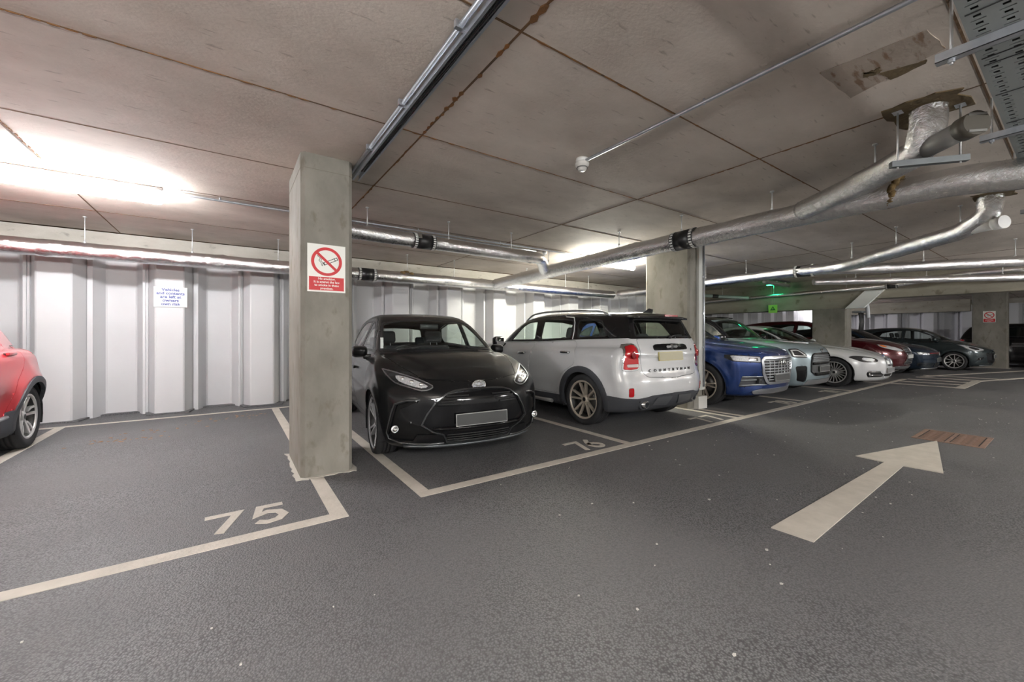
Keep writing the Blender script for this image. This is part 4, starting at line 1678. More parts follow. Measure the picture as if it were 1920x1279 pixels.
M_PLATEY = mat('plate_blank_cream', (0.47, 0.44, 0.30), 0.5)
M_PLATEYB = mat('plate_border_yellow', (0.62, 0.53, 0.20), 0.5)
M_DISPLAY = mat('paper_white', (0.75, 0.78, 0.75), 0.6)
G_CLEAR = glass_mat('car_glass', (0.84, 0.90, 0.87))
G_TINT = glass_mat('car_glass_tint', (0.72, 0.80, 0.76))
G_DARK = glass_mat('car_glass_dark', (0.22, 0.25, 0.24))


WHEEL_CACHE = {}


def spoke_shape(kind):
    """Outlines of the spokes in the wheel plane (radius 1), one list per spoke of the repeating set, and the repeat count."""
    def bar(a0, a1, w0, w1, r0=0.16, r1=0.97):
        c0, s0, c1, s1 = math.cos(R(a0)), math.sin(R(a0)), math.cos(R(a1)), math.sin(R(a1))
        p, q = (r0 * c0, r0 * s0), (r1 * c1, r1 * s1)
        t = Vector((q[0] - p[0], q[1] - p[1])).normalized()
        n = (-t.y, t.x)
        return [(p[0] + n[0] * w0, p[1] + n[1] * w0), (p[0] - n[0] * w0, p[1] - n[1] * w0), (q[0] - n[0] * w1, q[1] - n[1] * w1), (q[0] + n[0] * w1, q[1] + n[1] * w1)]
    if kind == 'five_wide':       # five forked blades
        return [bar(-4, -9, 0.055, 0.045), bar(4, 9, 0.055, 0.045)], 5
    if kind == 'ten':             # ten straight spokes in pairs
        return [bar(-15, -11, 0.06, 0.05), bar(15, 16, 0.06, 0.05)], 5
    if kind == 'swirl':           # hooked spokes
        return [[(0.15, -0.07), (0.55, -0.22), (0.90, -0.36), (0.95, -0.22), (0.62, -0.10), (0.16, 0.05)],
                [(0.40, 0.10), (0.70, 0.16), (0.95, 0.10), (0.97, -0.02), (0.72, 0.04), (0.45, 0.0)]], 5
    if kind == 'multi':           # many thin spokes
        return [bar(0, 0, 0.035, 0.03), bar(18, 18, 0.035, 0.03)], 10
    if kind == 'vee':             # five V spokes
        return [bar(-6, -17, 0.05, 0.035), bar(6, 17, 0.05, 0.035)], 5
    return [bar(0, 0, 0.07, 0.06)], 7


def wheel(car, x, side, r, w, track, kind, m_face, m_back=None, rim=0.72, turn=0.0):
    key = (kind, r, w, m_face.name, rim)
    if key not in WHEEL_CACHE:
        rr = r * rim
        tp = [(rr - 0.005, -w * 0.42), (rr + 0.006, -w * 0.47), (r * 0.86, -w * 0.52), (r * 0.955, -w * 0.48), (r * 0.992, -w * 0.38)]
        tread = [(r, -w * 0.30), (r, -w * 0.20), (r - 0.007, -w * 0.19), (r - 0.007, -w * 0.15), (r, -w * 0.14), (r, -w * 0.03), (r - 0.007, -w * 0.02), (r - 0.007, w * 0.02),
                 (r, w * 0.03), (r, w * 0.14), (r - 0.007, w * 0.15), (r - 0.007, w * 0.19), (r, w * 0.20), (r, w * 0.30)]
        prof = tp + tread + [(a, -b) for a, b in tp[::-1]]
        tyre = MB().lathe(prof, 56, closed=True).mesh('tyre', M_RUBBER)
        rp = [(rr + 0.004, w * 0.47), (rr - 0.012, w * 0.48), (rr - 0.020, w * 0.44), (rr - 0.022, w * 0.38), (rr + 0.004, w * 0.36)]
        rimm = MB().lathe(rp, 56, closed=True).mesh('rim', m_face)
        barrel = MB().lathe([(rr - 0.021, w * 0.40), (rr - 0.035, w * 0.34), (rr - 0.038, -w * 0.40), (rr + 0.004, -w * 0.45), (rr + 0.004, w * 0.36)], 48, closed=True).mesh('rim_barrel', mat('barrel_dark', (0.035, 0.034, 0.033), 0.5, 0.4))
        sp = []
        shapes, n = spoke_shape(kind)
        ro = rr - 0.016
        for k in range(n):
            for sh in shapes:
                mb = MB()
                a = 2 * PI * k / n + PI / 2
                ca, sa = math.cos(a), math.sin(a)
                pts = [(p[0] * ro * ca - p[1] * ro * sa, p[0] * ro * sa + p[1] * ro * ca) for p in sh]
                def zz(p):
                    q = math.hypot(p[0], p[1]) / ro
                    return w * (0.30 + 0.13 * min(q, 1) ** 1.5)
                cx = sum(p[0] for p in pts) / len(pts)
                cy = sum(p[1] for p in pts) / len(pts)
                m_ = len(pts)
                top = [(cx + (p[0] - cx) * 0.9, cy + (p[1] - cy) * 0.9, zz(p)) for p in pts]
                mid = [(p[0], p[1], zz(p) - 0.006) for p in pts]
                bot = [(p[0], p[1], zz(p) - 0.035) for p in pts]
                ar = sum(pts[i][0] * pts[(i + 1) % m_][1] - pts[(i + 1) % m_][0] * pts[i][1] for i in range(m_))
                rings = [bot, mid, top]
                if ar < 0:
                    rings = [q[::-1] for q in rings]
                mb.loft(rings, True, True, False)
                sp.append(mb.mesh('spoke', m_face))
        hub = MB().lathe([(0.0, w * 0.345), (0.03, w * 0.345), (0.036, w * 0.325), (rr * 0.26, w * 0.30), (rr * 0.27, w * 0.18), (0.0, w * 0.18)], 28).mesh('hub', m_face)
        cap = MB().lathe([(0.0, w * 0.352), (0.027, w * 0.350), (0.031, w * 0.335)], 20).mesh('hub_cap', M_TRIM)
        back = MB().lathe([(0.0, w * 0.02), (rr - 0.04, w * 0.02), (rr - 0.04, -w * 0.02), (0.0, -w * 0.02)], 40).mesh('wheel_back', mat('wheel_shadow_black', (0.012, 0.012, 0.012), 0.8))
        disc = MB().lathe([(0.06, w * 0.10), (rr * 0.74, w * 0.10), (rr * 0.74, w * 0.04), (0.06, w * 0.04)], 40).mesh('brake_disc', M_DISC)
        bolt = MB()
        WHEEL_CACHE[key] = (tyre, rimm, sp, hub, cap, back, disc, barrel)
    tyre, rimm, sp, hub, cap, back, disc, barrel = WHEEL_CACHE[key]
    o = link('wheel', rimm, car.root)
    o.rotation_euler = (PI / 2 if side < 0 else -PI / 2, 0.35 * x, turn)
    o.location = (x, side * (track - w / 2), r)
    for nm, me in (('tyre', tyre), ('hub', hub), ('hub_cap', cap), ('wheel_back', back), ('brake_disc', disc), ('rim_barrel', barrel)):
        link(nm, me, o)
    for me in sp:
        link('spoke', me, o)
    return o


def wells(car, xs, half, r, z):
    """Dark liners inside the wheel openings."""
    m = mat('wheel_well', (0.010, 0.010, 0.011), 0.9)
    for x in xs:
        for s in (-1, 1):
            mb = MB()
            rings = []
            for k in range(15):
                a = R(-20 + 220 * k / 14)
                px, pz = x + (r + 0.012) * math.cos(a), z + (r + 0.012) * math.sin(a)
                rings.append([(px, s * (half - 0.42), pz), (px, s * (half - 0.015), pz)])
            mb.loft(rings, False, False, True)
            pts = [(x + (r + 0.012) * math.cos(R(-20 + 220 * k / 14)), s * (half - 0.42), z + (r + 0.012) * math.sin(R(-20 + 220 * k / 14))) for k in range(15)]
            mb.add(pts, [tuple(range(15))])
            mb.obj('wheel_arch_liner', m, car.root)


def seat(car, x, y, z=0.30, s=1.0, m=None, h=0.62):
    m = m or M_SEAT
    o = bm_obj('seat', rbox(x - 0.05, x + 0.45, y - 0.25, y + 0.25, z, z + 0.16, 0.05), m, car.root)
    b = rbox(-0.06, 0.06, -0.24, 0.24, 0, h, 0.05)
    M_ = Matrix.Translation((x + 0.44, y, z + 0.12)) @ Matrix.Rotation(R(14), 4, 'Y')
    bmesh.ops.transform(b, matrix=M_, verts=b.verts)
    bm_obj('backrest', b, m, o)
    b = rbox(-0.045, 0.045, -0.13, 0.13, h + 0.04, h + 0.22, 0.045)
    bmesh.ops.transform(b, matrix=M_, verts=b.verts)
    bm_obj('headrest', b, m, o)
    mb = MB()
    for q in (-0.05, 0.05):
        mb.tube([M_ @ Vector((0, q, h - 0.02)), M_ @ Vector((0, q, h + 0.08))], 0.006, 6)
    mb.obj('headrest_posts', M_SATIN, o)
    return o


def interior(car, dash_x, belt, half, rear_x, drv=-1, dash_d=0.42, seat_x=None, floor_z=0.32, m=None, hr=0.62):
    """Dashboard, steering wheel, seats. drv: y side of the driver."""
    b = rbox(dash_x - 0.25, dash_x + dash_d, -half + 0.06, half - 0.06, 0.55, belt - 0.07, 0.07)
    for v in b.verts:
        if v.co.x > dash_x + 0.1:
            v.co.z -= 0.06
    bm_obj('dashboard', b, M_SEAT, car.root)
    mb = MB()
    c = Vector((dash_x + dash_d + 0.10, drv * half * 0.46, belt - 0.08))
    ax = Vector((1, 0, 0.45)).normalized()
    e1 = Vector((0, 1, 0))
    e2 = ax.cross(e1)
    ring = [c + (e1 * math.cos(a) + e2 * math.sin(a)) * 0.18 for a in np.linspace(0, 2 * PI, 33)]
    mb.tube(ring, 0.014, 8, False)
    mb.tube([c - e1 * 0.18, c + e1 * 0.18], 0.016, 6)
    mb.tube([c, c - ax * 0.2], 0.03, 8)
    mb.obj('steering_wheel', M_TRIM, car.root)
    MB().box(dash_x - 0.3, rear_x + 0.1, -half + 0.08, half - 0.08, floor_z - 0.06, floor_z).obj('cabin_floor', M_SEAT, car.root)
    sx = seat_x if seat_x else dash_x + dash_d + 0.42
    for s in (-1, 1):
        seat(car, sx, s * half * 0.46, floor_z + 0.02, 1, m, hr)
    b = rbox(rear_x - 0.55, rear_x - 0.08, -half + 0.14, half - 0.14, floor_z + 0.02, floor_z + 0.2, 0.05)
    o = bm_obj('rear_bench', b, m or M_SEAT, car.root)
    b = rbox(-0.06, 0.06, -half + 0.14, half - 0.14, 0, hr - 0.02, 0.05)
    M_ = Matrix.Translation((rear_x - 0.06, 0, floor_z + 0.14)) @ Matrix.Rotation(R(16), 4, 'Y')
    bmesh.ops.transform(b, matrix=M_, verts=b.verts)
    bm_obj('backrest', b, m or M_SEAT, o)
    for q in (-0.36, 0.36):
        b = rbox(-0.04, 0.04, q - 0.12, q + 0.12, hr - 0.03, hr + 0.13, 0.04)
        bmesh.ops.transform(b, matrix=M_, verts=b.verts)
        bm_obj('headrest', b, m or M_SEAT, o)


def mirror_pair(car, x, y, z, m, w=0.2, h=0.14, d=0.13, stalk=M_TRIM):
    for s in (-1, 1):
        b = rbox(-d / 2, d / 2, -w / 2, w / 2, -h / 2, h / 2, 0.045, 4)
        for v in b.verts:
            v.co.x *= 1 - 0.25 * (v.co.y * s > 0)
            if v.co.x < 0:
                v.co.y *= 0.9
                v.co.z *= 0.86
        o = bm_obj('door_mirror', b, m, car.root)
        o.location = (x, s * (y + w / 2 + 0.03), z)
        o.rotation_euler = (0, 0, s * -0.12)
        b = rbox(d / 2 - 0.012, d / 2 + 0.004, -w / 2 + 0.018, w / 2 - 0.018, -h / 2 + 0.018, h / 2 - 0.018, 0.006, 2)
        g = bm_obj('mirror_glass', b, M_CHROME, o)
        b = rbox(-0.04, 0.05, -w / 2 - 0.075, -w / 2 + 0.05, -0.085, -0.03, 0.015, 2) if s > 0 else rbox(-0.04, 0.05, w / 2 - 0.05, w / 2 + 0.075, -0.085, -0.03, 0.015, 2)
        bm_obj('mirror_stalk', b, stalk, o)


def surf(car, y, z, front=True):
    """x of the front (or rear) skin at (y, z)."""
    F = car.F
    xs = np.linspace(-0.05, 1.6, 1651) if front else np.linspace(F.L + 0.05, F.L - 1.6, 1651)
    f = F(xs, np.full_like(xs, y), np.full_like(xs, z))
    i = np.argmax(f < 0)
    return float(xs[i])


def surf_side(car, x, z):
    F = car.F
    ys = np.linspace(F.W + 0.15, 0.1, 1200)
    f = F(np.full_like(ys, x), ys, np.full_like(ys, z))
    return float(ys[np.argmax(f < 0)])


def surf_top(car, x, y):
    F = car.F
    zs = np.linspace(F.H + 0.15, 0.3, 1400)
    f = F(np.full_like(zs, x), np.full_like(zs, y), zs)
    return float(zs[np.argmax(f < 0)])


def plate(car, y, z, front, w=0.52, h=0.112, m=None, mb_=None, tilt=0.0, off=0.012):
    x = surf(car, y, z, front)
    sg = -1 if front else 1
    o = MB().box(-0.006, 0.006, -w / 2, w / 2, -h / 2, h / 2).obj('number_plate', mb_ or M_PLATEB, car.root)
    o.location = (x + sg * off, y, z)
    o.rotation_euler = (0, tilt, 0)
    p = MB().box(0.006 * sg, 0.009 * sg, -w / 2 + 0.006, w / 2 - 0.006, -h / 2 + 0.006, h / 2 - 0.006) if sg > 0 else MB().box(-0.009, -0.006, -w / 2 + 0.006, w / 2 - 0.006, -h / 2 + 0.006, h / 2 - 0.006)
    p.obj('plate_face', m or M_PLATEK, o)
    return o


def handles(car, pts, z_m, m=None, w=0.2):
    for (x, z) in pts:
        for s in (-1, 1):
            y = surf_side(car, x, z)
            o = bm_obj('door_handle', rbox(-w / 2, w / 2, -0.012, 0.016, -0.016, 0.016, 0.011, 3), m or car.paint, car.root)
            o.location = (x, s * (y + 0.022), z)
            for q in (-1, 1):
                MB().box(q * w * 0.4 - 0.015, q * w * 0.4 + 0.015, -0.03, 0.0, -0.01, 0.01).obj('handle_mount', M_TRIM, o) if s > 0 else MB().box(q * w * 0.4 - 0.015, q * w * 0.4 + 0.015, 0.0, 0.03, -0.01, 0.01).obj('handle_mount', M_TRIM, o)


def wipers(car, x, y0, y1, n=2, front=True):
    for k in range(n):
        ya = y0 + (y1 - y0) * k / max(1, n - 1) if n > 1 else y0
        pts = []
        for t in np.linspace(0, 1, 9):
            yy = ya + 0.55 * t
            xx = x + 0.05 * t
            yy = max(-car.F.W * 0.72, min(car.F.W * 0.72, yy))
            pts.append((xx, yy, surf_top(car, xx, yy) + 0.018))
        MB().tube(pts, 0.008, 6).obj('wiper', M_TRIM, car.root)


def mirror_poly(poly):
    return [(-p[0], p[1]) for p in poly][::-1]


def circle(cx, cz, r, n=28, a0=0, a1=360):
    return [(cx + r * math.cos(R(a0 + (a1 - a0) * k / n)), cz + r * math.sin(R(a0 + (a1 - a0) * k / n))) for k in range(n)]


def arch_poly(x, z, r):
    a = R(18)
    return [(x + r * math.cos(t), z + r * math.sin(t)) for t in np.linspace(-a, PI + a, 26)] + [(x - r - 0.0, 0.0), (x + r + 0.0, 0.0)]


def cut_arches(car, xs, z, r, clad=0.0, m=None):
    W = car.F.W
    for x in xs:
        for s in (-1, 1):
            lim = lambda C, N, s=s: (C[:, 1] * s > W - 0.42)
            b = car.carve(arch_poly(x, z, r), 'S', s, None, lim)
            b.free()
            if clad:
                lim2 = lambda C, N, s=s: (C[:, 1] * s > W - 0.30) & (N[:, 2] > -0.7)
                q = car.carve(arch_poly(x, z, r + clad), 'S', s, None, lim2)
                car.part('wheel_arch_cladding', q, m or M_CLAD, 0.0, 0.035, 0.012)
    wells(car, xs, W, r, z)
# ---------------------------------------------------------------- body shapes, in metres
HATCH = dict(L=3.94, W=1.745, H=1.50, wr=0.312, arch=0.338, belt=0.96, mid=2.4, axles=(0.80, 3.36),
    top=[(-0.1, 0.60), (0.0, 0.67), (0.1, 0.755), (0.3, 0.85), (0.6, 0.935), (0.9, 0.995), (1.1, 1.02), (2.0, 1.0), (3.3, 1.02), (3.8, 1.0), (4.0, 0.95)],
    roof=[(0.7, 0.80), (0.98, 0.99), (1.3, 1.205), (1.6, 1.375), (1.85, 1.455), (2.2, 1.49), (2.6, 1.488), (3.1, 1.462), (3.5, 1.41), (3.9, 1.34)],
    gtail=[(0.85, 3.90), (1.0, 3.84), (1.2, 3.72), (1.36, 3.62), (1.5, 3.60)],
    nose=[(0.1, 0.16), (0.2, 0.06), (0.3, 0.015), (0.42, 0.0), (0.55, 0.0), (0.66, 0.02), (0.74, 0.08), (0.82, 0.22), (0.95, 0.55)],
    tail=[(0.18, 3.84), (0.35, 3.92), (0.55, 3.94), (0.8, 3.93), (0.95, 3.89), (1.1, 3.80)],
    sect=[(0.15, 0.11), (0.25, 0.06), (0.35, 0.035), (0.5, 0.012), (0.66, 0.0), (0.8, 0.008), (0.92, 0.035), (1.02, 0.08)],
    plan=[(0.0, 0.88), (0.4, 0.965), (0.8, 0.99), (1.5, 0.985), (2.8, 0.99), (3.4, 1.0), (3.94, 0.93)],
    cab=[(0.8, 0.70), (1.5, 0.765), (2.4, 0.785), (3.2, 0.745), (3.8, 0.66)], bot=[(0, 0.17), (0.5, 0.15), (2, 0.17), (3.6, 0.19), (3.94, 0.24)],
    cf=0.42, pf=2.7, cr=0.24, crown=0.05, tumble=0.37, cw=0.20, k=0.09, kf=0.07, flare=((0.80, 0.022, 0.05), (3.36, 0.028, 0.06)),
    crease=(((1.0, 0.64), (3.6, 0.74), 0.010, 0.03), ((1.0, 0.35), (2.9, 0.36), -0.012, 0.05)),
    bonnet_crease=((0.30, 0.60, 0.25, 1.0, 0.018),))

CROSS = dict(L=4.30, W=1.822, H=1.55, wr=0.338, arch=0.372, belt=1.0, mid=2.8, axles=(0.83, 3.50),
    top=[(-0.1, 0.74), (0.0, 0.84), (0.1, 0.93), (0.3, 0.99), (0.7, 1.05), (1.1, 1.085), (2.0, 1.04), (3.5, 1.06), (4.2, 1.06), (4.4, 1.0)],
    roof=[(0.9, 0.85), (1.2, 1.08), (1.45, 1.26), (1.72, 1.43), (1.95, 1.505), (2.4, 1.545), (3.0, 1.542), (3.6, 1.52), (4.1, 1.485), (4.5, 1.45)],
    gtail=[(0.85, 4.27), (1.05, 4.22), (1.2, 4.15), (1.4, 4.06), (1.6, 4.0)],
    nose=[(0.15, 0.10), (0.3, 0.02), (0.45, 0.0), (0.7, 0.03), (0.85, 0.10), (1.0, 0.35)],
    tail=[(0.15, 4.08), (0.25, 4.18), (0.36, 4.26), (0.5, 4.30), (0.62, 4.295), (0.72, 4.26), (0.9, 4.245), (1.05, 4.22), (1.2, 4.15)],
    sect=[(0.15, 0.10), (0.25, 0.06), (0.38, 0.03), (0.55, 0.008), (0.75, 0.0), (0.9, 0.012), (1.0, 0.035), (1.1, 0.08)],
    plan=[(0.0, 0.90), (0.4, 0.97), (0.83, 0.99), (1.6, 0.98), (2.8, 0.985), (3.5, 1.0), (4.0, 0.985), (4.3, 0.95)],
    cab=[(0.9, 0.74), (1.6, 0.80), (2.6, 0.81), (3.4, 0.79), (4.2, 0.74)], bot=[(0, 0.2), (1, 0.19), (3, 0.2), (4.3, 0.24)],
    cf=0.30, pf=2.8, cr=0.20, pr=3.2, crown=0.03, tumble=0.26, tum2=0.20, cw=0.16, cwr=0.2, k=0.10, kr=0.09, kg=0.12,
    flare=((0.83, 0.02, 0.06), (3.50, 0.03, 0.07)), crease=(((0.9, 0.44), (2.9, 0.46), -0.014, 0.05),))

SUV = dict(L=4.66, W=1.893, H=1.64, wr=0.365, arch=0.402, belt=1.04, mid=2.9, axles=(0.87, 3.69),
    top=[(-0.1, 0.80), (0.0, 0.88), (0.1, 0.945), (0.3, 0.99), (0.7, 1.045), (1.1, 1.09), (1.4, 1.11), (2.2, 1.07), (3.8, 1.10), (4.5, 1.08), (4.7, 1.0)],
    roof=[(1.0, 0.88), (1.28, 1.10), (1.6, 1.32), (1.9, 1.50), (2.15, 1.585), (2.6, 1.635), (3.2, 1.635), (3.8, 1.60), (4.3, 1.52), (4.6, 1.46)],
    gtail=[(0.9, 4.62), (1.1, 4.56), (1.3, 4.46), (1.5, 4.32), (1.6, 4.27)],
    nose=[(0.15, 0.16), (0.25, 0.07), (0.35, 0.03), (0.5, 0.005), (0.7, 0.0), (0.85, 0.02), (0.95, 0.08), (1.05, 0.3)],
    tail=[(0.2, 4.52), (0.4, 4.64), (0.6, 4.66), (0.9, 4.62), (1.1, 4.56)],
    sect=[(0.15, 0.10), (0.28, 0.06), (0.4, 0.03), (0.6, 0.008), (0.8, 0.0), (0.92, 0.012), (1.02, 0.04), (1.12, 0.09)],
    plan=[(0.0, 0.92), (0.4, 0.975), (0.9, 0.99), (1.8, 0.985), (3.0, 0.99), (3.7, 1.0), (4.66, 0.93)],
    cab=[(1.0, 0.76), (1.8, 0.83), (2.8, 0.84), (3.6, 0.80), (4.5, 0.72)], bot=[(0, 0.22), (1, 0.21), (3, 0.22), (4.66, 0.28)],
    cf=0.34, pf=2.7, cr=0.24, crown=0.04, tumble=0.33, cw=0.18, k=0.09, kf=0.06, flare=((0.87, 0.025, 0.05), (3.69, 0.03, 0.06)),
    crease=(((0.5, 0.92), (4.2, 0.94), 0.012, 0.025), ((1.2, 0.46), (3.3, 0.46), -0.015, 0.05)),
    bonnet_crease=((0.46, 0.62, 0.2, 1.2, 0.016),), nose_dent=((0.62, 0.45, 0.10, 0.09, 0.05),))

CROSS2 = dict(L=4.43, W=1.843, H=1.645, wr=0.355, arch=0.392, belt=1.08, mid=2.8, axles=(0.86, 3.55),
    top=[(-0.1, 0.86), (0.0, 0.93), (0.1, 0.99), (0.3, 1.03), (0.7, 1.075), (1.1, 1.11), (1.4, 1.12), (2.2, 1.1), (4.3, 1.12), (4.5, 1.0)],
    roof=[(1.0, 0.85), (1.3, 1.12), (1.55, 1.33), (1.8, 1.51), (2.0, 1.59), (2.4, 1.635), (3.0, 1.645), (3.7, 1.62), (4.2, 1.58), (4.5, 1.55)],
    gtail=[(0.9, 4.40), (1.1, 4.36), (1.3, 4.26), (1.5, 4.16), (1.65, 4.12)],
    nose=[(0.15, 0.12), (0.3, 0.03), (0.45, 0.0), (0.75, 0.015), (0.9, 0.06), (1.0, 0.15), (1.1, 0.35)],
    tail=[(0.2, 4.3), (0.4, 4.41), (0.6, 4.43), (0.9, 4.40), (1.1, 4.36)],
    sect=[(0.15, 0.10), (0.28, 0.06), (0.4, 0.03), (0.6, 0.008), (0.8, 0.0), (0.95, 0.012), (1.05, 0.04), (1.15, 0.09)],
    plan=[(0.0, 0.93), (0.4, 0.98), (0.9, 0.99), (1.8, 0.985), (3.0, 0.99), (3.6, 1.0), (4.43, 0.94)],
    cab=[(1.0, 0.76), (1.8, 0.82), (2.8, 0.83), (3.6, 0.80), (4.4, 0.74)], bot=[(0, 0.2), (1, 0.2), (3, 0.21), (4.43, 0.26)],
    cf=0.32, pf=2.9, cr=0.22, crown=0.04, tumble=0.27, cw=0.17, k=0.10, flare=((0.86, 0.02, 0.06), (3.55, 0.02, 0.06)))

SALOON = dict(L=4.90, W=1.86, H=1.46, wr=0.338, arch=0.366, belt=0.94, mid=2.9, axles=(0.80, 3.77),
    top=[(-0.1, 0.60), (0.0, 0.66), (0.1, 0.725), (0.3, 0.79), (0.7, 0.88), (1.1, 0.945), (1.45, 0.985), (2.2, 0.97), (3.5, 1.0), (4.2, 1.07), (4.6, 1.06), (4.9, 1.0)],
    roof=[(1.1, 0.72), (1.45, 0.98), (1.75, 1.14), (2.1, 1.30), (2.4, 1.40), (2.8, 1.455), (3.2, 1.45), (3.6, 1.385), (4.0, 1.26), (4.35, 1.10), (4.7, 0.9)],
    nose=[(0.12, 0.14), (0.22, 0.05), (0.32, 0.01), (0.45, 0.0), (0.6, 0.02), (0.68, 0.06), (0.75, 0.18), (0.85, 0.45)],
    tail=[(0.2, 4.76), (0.4, 4.88), (0.6, 4.90), (0.9, 4.87), (1.05, 4.82)],
    sect=[(0.12, 0.10), (0.22, 0.06), (0.34, 0.03), (0.5, 0.008), (0.68, 0.0), (0.8, 0.01), (0.9, 0.03), (1.0, 0.08)],
    plan=[(0.0, 0.86), (0.4, 0.96), (0.83, 0.99), (1.8, 0.985), (3.0, 0.99), (3.8, 1.0), (4.9, 0.90)],
    cab=[(1.2, 0.72), (1.9, 0.79), (2.9, 0.80), (3.6, 0.76), (4.3, 0.66)], bot=[(0, 0.16), (1, 0.16), (3, 0.17), (4.9, 0.25)],
    cf=0.48, pf=2.5, cr=0.30, crown=0.05, tumble=0.42, cw=0.20, k=0.10, kf=0.09, flare=((0.80, 0.02, 0.05), (3.77, 0.02, 0.06)),
    crease=(((0.7, 0.78), (4.5, 0.86), 0.010, 0.02),), bonnet_crease=((0.28, 0.58, 0.15, 1.3, 0.014),))

SUV2 = dict(SUV, L=4.77, W=1.885, H=1.67,
    top=[(-0.1, 0.74), (0.0, 0.82), (0.1, 0.90), (0.3, 0.97), (0.7, 1.04), (1.1, 1.09), (1.4, 1.11), (2.2, 1.07), (3.8, 1.10), (4.5, 1.08), (4.8, 1.0)],
    roof=[(0.95, 0.86), (1.25, 1.10), (1.6, 1.34), (1.95, 1.52), (2.25, 1.61), (2.7, 1.665), (3.3, 1.66), (3.9, 1.61), (4.4, 1.52), (4.7, 1.45)],
    gtail=[(0.9, 4.73), (1.1, 4.66), (1.3, 4.54), (1.5, 4.38), (1.65, 4.3)],
    tail=[(0.2, 4.62), (0.4, 4.75), (0.6, 4.77), (0.9, 4.73), (1.1, 4.66)], cf=0.46, axles=(0.95, 3.69),
    nose=[(0.15, 0.20), (0.25, 0.10), (0.4, 0.02), (0.55, 0.0), (0.7, 0.02), (0.82, 0.07), (0.92, 0.2), (1.0, 0.4)], nose_dent=(), crease=(), flare=((0.95, 0.025, 0.05), (3.69, 0.03, 0.06)))

GOLF = dict(HATCH, L=4.26, W=1.79, H=1.45, axles=(0.86, 3.49), wr=0.317, arch=0.345,
    top=[(-0.1, 0.62), (0.0, 0.70), (0.1, 0.765), (0.3, 0.83), (0.7, 0.915), (1.0, 0.965), (1.2, 0.985), (2.2, 0.96), (3.4, 0.98), (4.1, 0.98), (4.3, 0.9)],
    roof=[(0.9, 0.78), (1.2, 0.98), (1.5, 1.17), (1.8, 1.33), (2.05, 1.41), (2.4, 1.45), (2.9, 1.445), (3.4, 1.41), (3.85, 1.35), (4.2, 1.28)],
    gtail=[(0.85, 4.20), (1.0, 4.14), (1.2, 4.02), (1.33, 3.92), (1.5, 3.9)], tail=[(0.18, 4.14), (0.35, 4.24), (0.55, 4.26), (0.8, 4.24), (0.95, 4.19), (1.1, 4.08)],
    cf=0.36, flare=((0.86, 0.02, 0.05), (3.49, 0.02, 0.06)), bonnet_crease=((0.4, 0.6, 0.2, 1.0, 0.012),))

FIESTA = dict(HATCH, L=3.95, W=1.72, H=1.48, axles=(0.82, 3.31),
    top=[(-0.1, 0.60), (0.0, 0.68), (0.1, 0.76), (0.3, 0.85), (0.6, 0.94), (0.9, 1.0), (1.1, 1.02), (2.0, 1.0), (3.3, 1.04), (3.8, 1.02), (4.0, 0.95)],
    roof=[(0.6, 0.80), (0.9, 0.99), (1.2, 1.17), (1.55, 1.35), (1.85, 1.44), (2.2, 1.475), (2.6, 1.47), (3.1, 1.435), (3.5, 1.38), (3.9, 1.3)],
    cf=0.44, flare=((0.82, 0.025, 0.05), (3.31, 0.025, 0.06)))

DARK = dict(SUV, H=1.60)

RED = dict(CROSS, L=4.12, W=1.80, H=1.57, wr=0.332, arch=0.365, belt=1.02, mid=2.6, axles=(0.86, 3.46),
    top=[(-0.1, 0.76), (0.0, 0.84), (0.1, 0.92), (0.3, 0.98), (0.7, 1.04), (1.1, 1.08), (2.0, 1.04), (3.0, 1.07), (3.5, 1.09), (3.9, 1.06), (4.2, 1.0)],
    roof=[(0.9, 0.85), (1.2, 1.08), (1.5, 1.29), (1.8, 1.46), (2.05, 1.54), (2.4, 1.565), (2.9, 1.55), (3.4, 1.49), (3.75, 1.41), (4.1, 1.33)],
    gtail=[(0.85, 4.07), (1.02, 4.00), (1.15, 3.92), (1.3, 3.78), (1.45, 3.62), (1.6, 3.56)],
    tail=[(0.15, 3.95), (0.3, 4.06), (0.45, 4.11), (0.6, 4.12), (0.8, 4.10), (0.95, 4.05), (1.1, 3.94)],
    plan=[(0.0, 0.90), (0.4, 0.97), (0.86, 0.99), (1.6, 0.97), (2.6, 0.975), (3.4, 1.0), (3.8, 0.98), (4.12, 0.90)],
    cab=[(0.9, 0.74), (1.6, 0.79), (2.5, 0.795), (3.2, 0.755), (4.0, 0.66)], tumble=0.34, cr=0.30, pr=2.5, crown=0.05,
    sect=[(0.15, 0.10), (0.25, 0.06), (0.38, 0.045), (0.5, 0.02), (0.7, 0.0), (0.85, 0.012), (0.95, 0.02), (1.05, 0.05), (1.15, 0.10)],
    flare=((0.86, 0.03, 0.06), (3.46, 0.045, 0.09)), crease=(((1.2, 0.60), (3.0, 0.50), -0.03, 0.10),))
POSE = dict(HATCH=((1.93, 3.26), 84), CROSS=((4.74, 7.37), -90), SUV=((7.47, 2.90), 90), CROSS2=((9.72, 3.02), 90), SALOON=((12.32, 2.58), 90),
    SUV2=((15.6, 2.86), 90), GOLF=((17.75, 2.62), 90), FIESTA=((20.85, 1.79), 90), DARK=((24.4, -1.6), 90), RED=((-2.65, 3.02), 90))
# ---------------------------------------------------------------- helpers shared by the cars
def start(name, key, spec, label, paint, step, cat='car'):
    (x, y), h = POSE[key]
    return Car(name, spec, (x, y), R(h), label, cat, paint, step)


